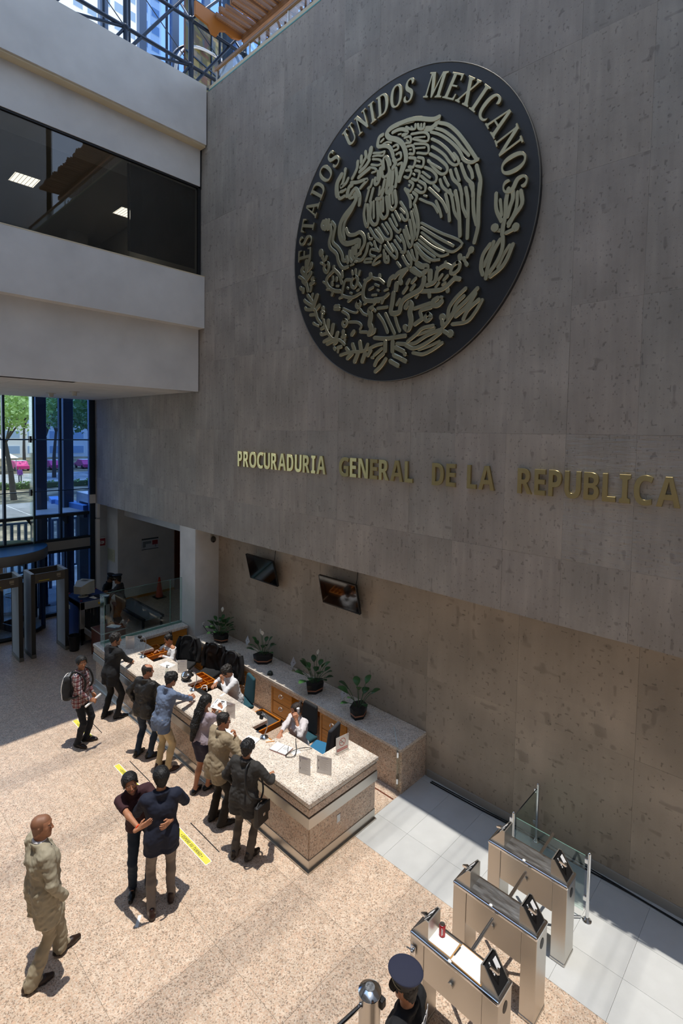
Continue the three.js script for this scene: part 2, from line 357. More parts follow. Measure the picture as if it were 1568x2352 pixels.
// ---- glazed street front
const FX = -13.17;
{
  const w = struct('window_1', 'tall blue steel framed glazed street front');
  const fr = M.navySteel, Z = [0.88, 1.78, 2.56, 3.36, 5.0, 6.6, 8.2, 9.8, 11.4, 12];
  part('jamb', box(FX - 0.1, FX + 0.06, 0, 7.1, 0.7, 0.88), std({ color: 0x0f1c28, roughness: 0.4 }), w);
  for (const z of Z.slice(1)) part('mullion', [box(FX - 0.12, FX + 0.04, 2.46, 7.09, z - 0.03, z + 0.03), box(FX + 0.04, FX + 0.05, 2.46, 7.09, z - 0.035, z - 0.02)], fr, w);
  for (const z of [0.88]) part('mullion', box(FX - 0.05, FX + 0.065, 0.0, 7.09, z, z + 0.025), std({ color: 0x3567a0, roughness: 0.35 }), w);
  part('transom', box(FX - 0.05, FX + 0.04, 5.73, 5.77, 0.88, 12), std({ color: 0x2b5688, roughness: 0.35 }), w);
  part('transom', box(FX - 0.05, FX + 0.02, 4.09, 4.115, 0.88, 12), fr, w);
  part('transom', box(FX - 0.1, FX + 0.06, 3.24, 3.34, 0.88, 12), std({ color: 0x0e1b26, roughness: 0.4 }), w);
  part('transom', box(FX - 0.1, FX + 0.07, 2.45, 2.52, 0.88, 12), std({ color: 0x0e1b26, roughness: 0.4 }), w);
  part('door_header', box(FX - 0.08, FX + 0.08, 2.16, 2.45, 0.9, 2.6), std({ color: 0x9b9790, roughness: 0.5, metalness: 0.3 }), w);
  part('door_header', box(FX - 0.08, FX + 0.08, 2.16, 2.45, 4.6, 12), std({ color: 0x9b9790, roughness: 0.5, metalness: 0.3 }), w);
  part('transom', [box(FX - 0.06, FX + 0.07, 2.07, 2.16, 0.88, 2.45), box(FX - 0.06, FX + 0.07, 0, 0.1, 0.88, 2.45), box(FX - 0.06, FX + 0.07, 0, 0.1, 4.7, 12)], std({ color: 0x0e1b26, roughness: 0.4 }), w);
  part('mullion', [box(FX - 0.06, FX + 0.06, 0, 2.16, 1.55, 1.62), box(FX - 0.06, FX + 0.06, 0, 2.16, 2.36, 2.44), box(FX - 0.06, FX + 0.06, 0, 2.16, 4.66, 4.74)], fr, w);
  const vs = [[2.52, 3.24], [3.34, 4.09], [4.115, 5.73], [5.77, 7.09]];
  for (let i = 0; i + 1 < Z.length; i++) for (const [y0, y1] of vs) part('pane', box(FX - 0.006, FX + 0.006, y0, y1, Z[i] + 0.03, Z[i + 1] - 0.03), i < 2 ? M.blueGlass : M.glass, w);
  for (const [z0, z1] of [[0.9, 1.55], [1.62, 2.36], [4.74, 8.2], [8.2, 12]]) part('pane', box(FX - 0.006, FX + 0.006, 0.1, 2.07, z0, z1), z1 < 3 ? M.blueGlass : M.glass, w);
  // glass stiffening fin with black patch fittings
  part('glass_fin', box(FX + 0.02, FX + 0.34, 2.5, 7.08, 2.655, 2.675), M.greenGlass, w);
  part('glass_fin_edge', box(FX + 0.34, FX + 0.345, 2.5, 7.08, 2.654, 2.676), M.glassEdge, w);
  for (const y of [4.1, 5.76]) part('patch_fitting', rbox(FX + 0.02, FX + 0.2, y - 0.1, y + 0.1, 2.63, 2.70, 0.006), M.black, w);
}
// ================================================================ reception counter and what is behind it
const TOP = 1.035;
const notches = [[-6.28, -5.58], [-4.17, -3.62], [-2.03, -1.5]];
{
  const t = thing('reception_counter', 'long L-shaped reception counter with speckled granite top and brushed steel bands', 'counter');
  const plan = (o) => {
    const p = [[-7.5 + o, 2.93 - o], [0.03 - o, 2.93 - o], [0.03 - o, 1.44 + o], [-0.64 + o, 1.44 + o], [-0.64 + o, 2.02 + o]];
    for (const [a, b] of [...notches].reverse()) p.push([b, 2.02 + o], [b, 2.36 + o], [a, 2.36 + o], [a, 2.02 + o]);
    p.push([-7.0 - o, 2.02 + o], [-7.0 - o, 0.72], [-7.5 + o, 0.72]);
    return p;
  };
  const body = (o, inn = 2.42) => [[-7.5 + o, 2.93 - o], [0.03 - o, 2.93 - o], [0.03 - o, 1.46], [-0.62, 1.46], [-0.62, inn], [-7.05, inn], [-7.05, 0.72], [-7.5 + o, 0.72]];
  part('countertop', metric(slabPlan(plan(0), 0.965, TOP, 0.018), 2.2), M.granite, t);
  part('steel_reveal', slabPlan(body(0.02), 0.93, 0.97), M.steel, t, 'thin brushed steel strip');
  part('granite_frieze', metric(slabPlan(body(0.012), 0.825, 0.93, 0.004), 2.2), M.graniteSide, t);
  part('counter_core', slabPlan(body(0.09), 0.15, 0.84), M.black, t);
  const steelRun = (o, y0, y1, b) => slabPlan([[-7.5 + o, 0.72], [-7.5 + o, 2.93 - o], [0.03 - o, 2.93 - o], [0.03 - o, 1.46], [-0.06, 1.46], [-0.06, 2.84], [-7.4, 2.84], [-7.4, 0.72]], y0, y1, b);
  part('steel_band', steelRun(0.0, 0.655, 0.81, 0.004), M.steel, t, 'wide brushed steel band');
  part('steel_base', [steelRun(0.035, 0.0, 0.17, 0.004), steelRun(0.005, 0.0, 0.03, 0.004)], M.steel, t, 'brushed steel kick plate');
  for (let x = -7.45; x < -0.03; x += 1.237) part('granite_panel', metric(box(x + 0.002, Math.min(x + 1.237, -0.022) - 0.002, 0.17, 0.655, 2.82, 2.885), 2.3, rnd(), rnd()), M.graniteSide, t);
  for (const [z0, z1] of [[1.46, 2.87]]) part('granite_panel', metric(box(-0.08, -0.015, 0.17, 0.655, z0, z1), 2.3, rnd(), rnd()), M.graniteSide, t);
  for (const [z0, z1] of [[0.72, 1.8], [1.8, 2.87]]) part('granite_panel', metric(box(-7.46, -7.4, 0.17, 0.655, z0 + 0.002, z1 - 0.002), 2.3, rnd(), rnd()), M.graniteSide, t);
  part('socket_plate', rbox(-0.02, -0.008, 0.4, 0.52, 2.26, 2.33, 0.004), M.steelTop, t);
  part('wood_lining', [metric(box(-7.06, -7.03, 0.05, 0.96, 0.74, 1.25), 1), metric(box(-7.06, -7.03, 0.05, 0.3, 1.25, 2.0), 1), metric(box(-7.06, -7.03, 0.72, 0.96, 1.25, 2.0), 1), metric(box(-7.05, -0.62, 0.05, 0.96, 2.40, 2.43), 1)], M.wood, t);
  part('granite_edge', metric(box(-0.66, -0.64, 0, 0.965, 1.46, 2.42), 2.3), M.graniteSide, t);
}
{ const c = thing('computer_case', 'black computer case in the open shelf under the counter return', 'computer', [-7.22, 0.31, 1.6]); part('case_body', rbox(-0.2, 0.17, 0, 0.38, -0.1, 0.1, 0.008), M.black, c); part('front_panel', box(0.17, 0.175, 0.02, 0.36, -0.09, 0.09), M.grey, c); }
// drawer pedestals in the notches, each with its tray pulled out
{
  const spots = [[-6.65, -6.08, 'wood drawer pedestal with pulled-out grid tray in front of the woman with a bun'], [-4.6, -4.03, 'wood drawer pedestal with pulled-out grid tray in front of the man resting his face'], [-2.52, -1.95, 'wood drawer pedestal with pulled-out dark-lined tray in front of the woman on the phone']];
  const bm = std({ map: woodMap, color: 0xffe08a, roughness: 0.4 });
  spots.forEach(([x0, x1, label], i) => {
    const p = thing('drawer_pedestal', label, 'drawer unit', [x0, 0, 1.76], 0, 'drawer pedestals under the counter'), w = 1.05, d = 0.62;
    part('carcass', [metric(box(0, 0.03, 0, 0.9, 0.28, d), 1), metric(box(w - 0.03, w, 0, 0.9, 0.28, d), 1), metric(box(0, w, 0, 0.75, 0.3, 0.33), 1), metric(box(0, w, 0.62, 0.65, 0.3, d), 1)], M.wood, p);
    const tr = part('drawer_tray', [metric(box(0, 0.57, 0.84, 0.85, 0, 0.5), 1), metric(box(0, 0.57, 0.84, 0.94, 0, 0.025), 1), metric(box(0, 0.025, 0.84, 0.94, 0, 0.5), 1), metric(box(0.545, 0.57, 0.84, 0.94, 0, 0.5), 1)], bm, p, 'bright honey-coloured open tray');
    if (i < 2) { for (const k of [0.14, 0.28, 0.42]) part('divider', box(k, k + 0.014, 0.85, 0.925, 0.02, 0.5), bm, tr); for (const k of [0.16, 0.32]) part('divider', box(0.02, 0.55, 0.85, 0.925, k, k + 0.014), bm, tr); }
    else part('tray_lining', box(0.03, 0.54, 0.85, 0.905, 0.03, 0.5), std({ color: 0x3c3f44, roughness: 0.8 }), tr);
  });
}
// glass partition on the return of the counter
{
  const g = thing('glass_partition', 'frameless clear glass screen standing on the counter return', 'glass screen', [-7.3, TOP, 0.74]);
  const pane = (z0, z1) => { const p = part('pane', box(-0.005, 0.005, 0, 1.2, z0, z1), M.greenGlass, g); part('polished_edge', [box(-0.006, 0.006, 1.2, 1.206, z0, z1), box(-0.006, 0.006, 0, 1.2, z0 - 0.004, z0), box(-0.006, 0.006, 0, 1.2, z1, z1 + 0.004)], M.glassEdge, p); };
  pane(0, 0.32); pane(0.335, 2.08);
  const q = part('pane', box(0, 0.24, 0, 1.2, 2.092, 2.102), M.greenGlass, g); part('polished_edge', [box(0, 0.24, 1.2, 1.206, 2.091, 2.103), box(0.24, 0.245, 0, 1.2, 2.091, 2.103)], M.glassEdge, q);
  part('base_channel', box(-0.012, 0.012, 0, 0.05, 0, 2.09), M.glassEdge, g);
}
// ---- credenza along the wall
{
  const t = thing('credenza_worktop', 'long granite ledge with granite end panels along the concrete wall', 'worktop');
  part('worktop_slab', metric(rbox(-6.695, -0.03, 0.742, 0.8, 0.005, 0.757, 0.012), 2.2), M.granite, t);
  part('end_panel', metric(box(-0.085, -0.04, 0, 0.742, 0.005, 0.72), 2.3), M.graniteSide, t);
  part('granite_panel', metric(box(-4.2, -3.55, 0, 0.742, 0.66, 0.7), 2.3), M.graniteSide, t);
  part('granite_panel', metric(box(-1.32, -0.7, 0, 0.742, 0.66, 0.7), 2.3, 0.3, 0.1), M.graniteSide, t);
  part('granite_panel', metric(box(-0.698, -0.086, 0, 0.742, 0.66, 0.7), 2.3, 0.6, 0.2), M.graniteSide, t);
  part('granite_fascia', metric(box(-6.69, -0.05, 0.66, 0.742, 0.69, 0.735), 2.3), M.graniteSide, t);
  part('knee_lining', [metric(box(-6.69, -0.1, 0.02, 0.7, 0.02, 0.05), 1)], M.wood, t);
  const units = [[-6.68, -6.08, 'honey wood drawer cabinet against the white pier'], [-4.87, -4.21, 'honey wood drawer cabinet behind the teal office chair'], [-3.54, -2.87, 'honey wood drawer cabinet beside the bare granite panel'], [-2.03, -1.33, 'honey wood drawer cabinet beside the glass gate']];
  for (const [x0, x1, label] of units) {
    const c = thing('drawer_cabinet', label, 'cabinet', [x0, 0, 0.06], 0, 'drawer cabinets under the credenza'), w = x1 - x0;
    part('carcass', [metric(rbox(0, w, 0.03, 0.665, 0, 0.645, 0.004), 1), box(0.02, w - 0.02, 0, 0.03, 0.05, 0.6)], M.wood, c);
    part('face_frame', [metric(box(0, 0.05, 0.03, 0.665, 0.64, 0.665), 1), metric(box(w - 0.05, w, 0.03, 0.665, 0.64, 0.665), 1), metric(box(0.05, w - 0.05, 0.62, 0.665, 0.64, 0.665), 1), metric(box(0.05, w - 0.05, 0.03, 0.075, 0.64, 0.665), 1)], M.wood, c);
    for (const [y0, y1] of [[0.36, 0.615], [0.08, 0.352]]) {
      const d = part('drawer', metric(rbox(0.054, w - 0.054, y0, y1, 0.6, 0.657, 0.005), 1, rnd(), rnd()), M.wood, c);
      const ym = y0 + (y1 - y0) * 0.62;
      part('handle', [tube([[w / 2 - 0.06, ym + 0.02, 0.657], [w / 2 - 0.045, ym - 0.01, 0.69], [w / 2, ym - 0.02, 0.697], [w / 2 + 0.045, ym - 0.01, 0.69], [w / 2 + 0.06, ym + 0.02, 0.657]], 0.008, 6), rbox(w / 2 - 0.03, w / 2 + 0.03, ym + 0.0, ym + 0.05, 0.652, 0.664, 0.004)], M.chrome, d);
    }
  }
}
// swinging glass gate
{
  const g = thing('glass_gate', 'low clear glass gate hinged on the credenza end, standing ajar', 'gate', [-0.08, 0, 0.79], 2.33 - Math.PI);
  const p = part('pane', box(-0.62, -0.02, 0.05, 0.83, -0.005, 0.005), M.greenGlass, g);
  part('polished_edge', [box(-0.62, -0.02, 0.83, 0.834, -0.006, 0.006), box(-0.624, -0.62, 0.05, 0.83, -0.006, 0.006)], std({ color: 0xdfeae6, roughness: 0.2 }), p);
  for (const y of [0.2, 0.66]) part('hinge', rbox(-0.1, 0.015, y, y + 0.09, -0.018, 0.018, 0.006), M.chrome, g);
  solo('door_threshold', box(-0.6, -0.06, 0, 0.006, 0.9, 0.925), std({ color: 0x6d3a25, roughness: 0.5 }), 'thin reddish metal threshold strip on the granite floor by the glass gate', 'threshold');
}
// ---- wall screens
for (const [x0, label] of [[-5.1, 'black flat television near the white pier, tilted down from the concrete wall'], [-2.58, 'black flat television above the plants with the glossier screen, tilted down']]) {
  const t = thing('television', label, 'television', [x0 + 0.51, 2.88, 0.19], 0, 'televisions on the concrete wall');
  const inner = new THREE.Group(); // tilt is baked into the parts
  const R = new THREE.Matrix4().makeRotationX(0.24);
  part('casing', rbox(-0.52, 0.52, -0.315, 0.315, -0.03, 0.02, 0.012).applyMatrix4(R), M.black, t);
  part('screen', box(-0.5, 0.5, -0.29, 0.295, 0.02, 0.023).applyMatrix4(R), M.screen, t, 'glossy black screen');
  part('bezel', [box(-0.52, 0.52, 0.295, 0.315, 0.015, 0.026).applyMatrix4(R), box(-0.52, 0.52, -0.315, -0.29, 0.015, 0.026).applyMatrix4(R), box(-0.52, -0.5, -0.3, 0.3, 0.015, 0.026).applyMatrix4(R), box(0.5, 0.52, -0.3, 0.3, 0.015, 0.026).applyMatrix4(R)], std({ color: 0x1a1a1c, roughness: 0.18 }), t);
  part('wall_bracket', [box(-0.12, 0.12, -0.1, 0.1, -0.19, -0.165), beam([0, 0.05, -0.18], [0, 0.05, -0.04], 0.05), beam([0, -0.08, -0.18], [0, -0.08, -0.06], 0.05)], M.black, t);
  part('cable', tube([[0.42, 0.25, -0.02], [0.47, 0.4, 0.0], [0.45, 0.58, -0.05], [0.46, 0.73, -0.1]], 0.007, 6), M.rubber, t);
}
// ---- dome camera on the pier
{
  const c = thing('security_camera', 'small dark security camera high on the white pier', 'camera', [-6.7, 3.36, 0.22]);
  part('mount', rbox(0, 0.05, -0.05, 0.06, -0.04, 0.04, 0.01), M.plastic, c);
  part('housing', new THREE.SphereGeometry(0.075, 16, 12).scale(1, 1.15, 0.9).translate(0.09, -0.07, 0), std({ color: 0x3a3630, roughness: 0.4 }), c);
  part('lens', ball(0.14, -0.12, 0.03, 0.025), M.screen, c);
}
// ---- office chairs
function officeChair(label, pos, turn, backMat, seatMat) {
  const c = thing('office_chair', label, 'chair', pos, turn, 'office chairs behind the counter');
  part('seat', rbox(-0.24, 0.24, 0.44, 0.53, -0.24, 0.24, 0.04, 4), seatMat, c);
  const back = new RoundedBoxGeometry(0.44, 0.5, 0.07, 6, 0.034), p = back.attributes.position;
  for (let i = 0; i < p.count; i++) { const x = p.getX(i), y = p.getY(i); p.setZ(i, p.getZ(i) + 0.9 * x * x - 0.10 * (y + 0.25)); const taper = 1 - 0.25 * sm(0.05, 0.29, y); p.setX(i, x * taper); }
  back.computeVertexNormals(); back.translate(0, 0.79, -0.25);
  part('backrest', back, backMat, c);
  part('back_support', [beam([0, 0.45, -0.2], [0, 0.5, -0.31], 0.06, 0.02), beam([0, 0.48, -0.31], [0, 0.85, -0.3], 0.06, 0.02)], M.black, c);
  part('column', [cyl(0, 0.12, 0.44, 0, 0.025), cyl(0, 0.1, 0.28, 0, 0.04)], M.black, c);
  for (let k = 0; k < 5; k++) {
    const a = k * Math.PI * 2 / 5 + 0.3, x = Math.sin(a) * 0.28, z = Math.cos(a) * 0.28;
    const l = part('base_arm', beam([0, 0.12, 0], [x, 0.085, z], 0.045, 0.03), M.black, c);
    part('castor', new THREE.CylinderGeometry(0.03, 0.03, 0.04, 12).rotateZ(Math.PI / 2).rotateY(a).translate(x, 0.031, z), M.rubber, l);
  }
  return c;
}
const teal = std({ color: 0x1f4a55, roughness: 0.85, bumpMap: rep(fabricBump, 6), bumpScale: 0.001 }), blueFab = std({ color: 0x2a6f96, roughness: 0.85 }), blackFab = std({ color: 0x17181a, roughness: 0.8 }), greyFab = std({ color: 0x34373d, roughness: 0.9 });
officeChair('black office chair under a draped jacket behind the woman with a bun', [-6.02, 0, 1.42], 0.55, blackFab, blackFab);
officeChair('office chair under a shiny black leather jacket beside the pier-side cabinet', [-5.25, 0, 1.2], 0.35, blackFab, blackFab);
officeChair('office chair under a dull black jacket next to the teal chair', [-4.62, 0, 1.16], 0.2, blackFab, blackFab);
officeChair('teal office chair with the man resting his face', [-3.62, 0, 1.5], -0.25, teal, teal);
officeChair('black-framed teal office chair with the woman on the phone', [-1.88, 0, 1.38], 0.0, blackFab, teal);
officeChair('empty grey-backed office chair with a blue seat beside the glass gate', [-1.3, 0, 1.4], -1.3, greyFab, blueFab);
// jackets draped over chair backs
function drape(label, pos, turn, mat, h = 0.62, s = 1) {
  const n = 40, m = 34, pos_ = [], idx = [];
  for (let j = 0; j <= m; j++) for (let i = 0; i <= n; i++) {
    const u = i / n, v = j / m, a = u * Math.PI * 2, fold = 0.018 * Math.sin(a * 7 + 2 * noise(v * 3, u * 4, s)) * sm(0.1, 0.7, v) + 0.03 * noise(Math.cos(a) * 2, v * 4, Math.sin(a) * 2 + s);
    const flare = 0.78 + 0.42 * Math.pow(v, 0.8), rx = 0.27 * flare * (v < 0.06 ? 0.35 + v / 0.06 * 0.65 : 1) + fold, rz = 0.075 * (0.75 + 0.6 * v) * (v < 0.06 ? 0.35 + v / 0.06 * 0.65 : 1) + fold;
    const sq = (t) => Math.sign(t) * Math.pow(Math.abs(t), 0.7);
    pos_.push(rx * sq(Math.cos(a)), -v * h + 0.05 * (1 - Math.abs(Math.cos(a))) * (1 - v) - (v > 0.95 ? 0.02 * noise(u * 9, 1, s) : 0), rz * sq(Math.sin(a)));
  }
  for (let j = 0; j < m; j++) for (let i = 0; i < n; i++) { const a = j * (n + 1) + i, b = a + n + 1; idx.push(a, a + 1, b, b, a + 1, b + 1); }
  const top = pos_.length / 3; pos_.push(0, 0.05, 0); for (let i = 0; i < n; i++) idx.push(top, i + 1, i);
  const g = new THREE.BufferGeometry(); g.setAttribute('position', new THREE.Float32BufferAttribute(pos_, 3)); g.setIndex(idx); g.computeVertexNormals();
  const t = thing('draped_jacket', label, 'jacket', pos, turn, 'jackets on chair backs');
  part('jacket_body', g, mat, t);
  part('collar', tube([[-0.15, -0.05, 0.075], [-0.11, 0.01, 0.05], [0, 0.03, 0.04], [0.11, 0.01, 0.05], [0.15, -0.05, 0.075], [0.1, -0.2, 0.1]], 0.022, 6), mat, t);
  for (const k of [-1, 1]) part('sleeve', tube([[k * 0.22, -0.03, 0], [k * 0.285, -0.2, 0.03], [k * 0.30, -0.38, 0.05], [k * 0.27, -0.54, 0.09]], 0.052, 8, 20), mat, t);
  return t;
}
const leather = std({ color: 0x141416, roughness: 0.34, bumpMap: rep(stoneBump, 3), bumpScale: 0.004 });
drape('black jacket with brownish lining draped on the chair of the woman with a bun', [-6.17, 1.09, 1.17], 0.55, std({ color: 0x17181b, roughness: 0.7 }), 0.6, 1);
drape('shiny black leather jacket hung over an office chair near the pier', [-5.34, 1.1, 0.97], 0.35, leather, 0.68, 2);
drape('dull black jacket hung over an office chair between leather jacket and seated man', [-4.66, 1.09, 0.92], 0.2, std({ color: 0x151517, roughness: 0.6, bumpMap: rep(stoneBump, 3), bumpScale: 0.003 }), 0.66, 3);

// ---- plants on the credenza
function leafGeo(len, wid, droop) {
  const n = 8, pos = [], idx = [], uv = [];
  for (let i = 0; i <= n; i++) {
    const t = i / n, w = wid * Math.pow(Math.sin(Math.PI * Math.min(1, t * 0.94 + 0.03)), 0.8) * (1 - 0.25 * t);
    const y = len * (t - droop * t * t), z = len * droop * 1.1 * t * t;
    for (const k of [-1, 0, 1]) { pos.push(k * w, y - (k ? 0 : 0.12 * wid), z + (k ? 0.18 * wid : 0)); uv.push(k, t); }
  }
  for (let i = 0; i < n; i++) for (const k of [0, 1]) { const a = i * 3 + k; idx.push(a, a + 1, a + 3, a + 3, a + 1, a + 4); }
  const g = new THREE.BufferGeometry(); g.setAttribute('position', new THREE.Float32BufferAttribute(pos, 3)); g.setAttribute('uv', new THREE.Float32BufferAttribute(uv, 2)); g.setIndex(idx); g.computeVertexNormals(); return g;
}
const leafMats = [0x2f5a2a, 0x3b6a33, 0x264c24].map((c) => phy({ color: c, roughness: 0.42, transmission: 0.15, thickness: 0, side: THREE.DoubleSide }));
function pottedPlant(label, pos, leaves, flowers, tall, s) {
  const p = thing('potted_plant', label, 'plant', pos, s * 0.4, 'potted peace lilies on the credenza'); p.scale.setScalar(1.25);
  const pot = (y0, y1, k0, k1, m, nm, lb) => { const g = new THREE.CylinderGeometry(k1, k0, y1 - y0, 6, 1).rotateY(0.52).scale(1.35, 1, 0.95).translate(0, (y0 + y1) / 2, 0); return part(nm, g.toNonIndexed(), m, p, lb); };
  pot(0, 0.15, 0.118, 0.138, M.black, 'pot'); pot(0.045, 0.068, 0.126, 0.130, std({ color: 0xb87a5c, roughness: 0.5 }), 'pot_band', 'copper band'); pot(0.135, 0.152, 0.13, 0.13, M.soil, 'soil');
  for (let k = 0; k < leaves; k++) {
    const a = k * 2.4 + s, tilt = 0.25 + 0.85 * (k / leaves), L = (0.13 + 0.09 * ((k * 7 + s * 3) % 5) / 5) * tall, H = (0.12 + 0.15 * (1 - k / leaves)) * tall;
    const bx = Math.sin(a) * 0.05, bz = Math.cos(a) * 0.04, ex = bx + Math.sin(a) * Math.sin(tilt) * H, ez = bz + Math.cos(a) * Math.sin(tilt) * H, ey = 0.15 + Math.cos(tilt) * H;
    const st = part('stem', tube([[bx, 0.14, bz], [(bx + ex) / 2, 0.15 + (ey - 0.15) * 0.6, (bz + ez) / 2], [ex, ey, ez]], 0.004, 5, 6), leafMats[0], p);
    const g = leafGeo(L, L * 0.3, 0.35).applyMatrix4(new THREE.Matrix4().makeRotationFromEuler(new THREE.Euler(tilt * 0.9, a, 0, 'YXZ'))).translate(ex, ey, ez);
    part('leaf', g, leafMats[k % 3], st);
  }
  for (let k = 0; k < flowers; k++) {
    const a = 2.2 + k * 1.9 + s, x = Math.sin(a) * 0.05, z = Math.cos(a) * 0.05, H = 0.42 * tall;
    const st = part('flower_stem', tube([[0, 0.14, 0], [x * 0.5, 0.15 + H * 0.5, z * 0.5], [x, 0.15 + H, z]], 0.004, 5, 6), leafMats[1], p);
    part('spathe', leafGeo(0.11, 0.035, 0.15).rotateY(a).translate(x, 0.15 + H, z), phy({ color: 0xf4f1e6, roughness: 0.6, transmission: 0.2, thickness: 0, side: THREE.DoubleSide }), st, 'white flower');
    part('spadix', bar([x, 0.15 + H, z], [x, 0.21 + H, z], 0.006), M.petal, st);
  }
}
pottedPlant('leafy peace lily with one white flower in the planter against the white pier', [-6.0, 0.8, 0.38], 26, 1, 1.05, 1);
pottedPlant('small sparse peace lily with two white flowers in a copper-banded planter', [-4.3, 0.8, 0.36], 12, 2, 0.9, 2);
pottedPlant('broad-leaved peace lily in a planter between two white pennants', [-2.5, 0.8, 0.42], 18, 1, 1.15, 4);
pottedPlant('peace lily with sparse dark leaves in the planter closest to the glass gate', [-1.25, 0.8, 0.47], 11, 0, 1.2, 5);
for (const [x, z, a, label] of [[-5.18, 0.14, 0.3, 'white pennant on a brass foot between the pier-side plant and the two-flowered plant'], [-3.49, 0.14, 1.2, 'narrow turned white pennant on a brass foot before the concrete wall'], [-1.76, 0.33, 0.7, 'white pennant on a brass foot between the broad-leaved and the sparse plant']]) {
  const f = thing('desk_pennant', label, 'flag', [x, 0.8, z], a, 'pennants on the credenza'); f.scale.setScalar(1.2);
  part('foot', lathe([[0, 0], [0.035, 0], [0.03, 0.012], [0.008, 0.02], [0, 0.022]], 16), M.brass, f);
  part('pole', bar([0, 0.02, 0], [0, 0.27, 0], 0.003), M.brass, f);
  const g = plate([[-0.002, 0.27], [-0.06, 0.15], [-0.03, 0.05], [0.0, 0.09], [0.05, 0.14]], 0.003); g.translate(0, 0, 0.004);
  part('cloth', g, std({ color: 0xd9dbe0, roughness: 0.8 }), f); part('emblem_print', plate([[-0.012, 0.16], [0, 0.175], [0.012, 0.16], [0, 0.145]], 0.001).translate(0, 0, 0.0075), M.grey, f);
}
{
  const d = thing('tape_dispenser', 'small dark rounded desk gadget at the sunny edge of the credenza', 'desk gadget', [-3.7, 0.8, 0.63], 0.4);
  part('base', rbox(-0.06, 0.06, 0, 0.03, -0.04, 0.04, 0.012), M.black, d);
  part('dome', new THREE.SphereGeometry(0.062, 18, 9, 0, Math.PI * 2, 0, Math.PI / 2).translate(0, 0.028, 0), std({ color: 0x3b4038, roughness: 0.15 }), d);
}
solo('power_cord', tube([[-6.69, 1.05, 0.47], [-6.62, 0.98, 0.45], [-6.6, 0.87, 0.38], [-6.48, 0.808, 0.3], [-6.36, 0.808, 0.36], [-6.3, 0.808, 0.26], [-6.42, 0.808, 0.2], [-6.2, 0.808, 0.14]], 0.007, 6), M.rubber, 'dark power cord running from the pier socket behind the plant', 'cord');
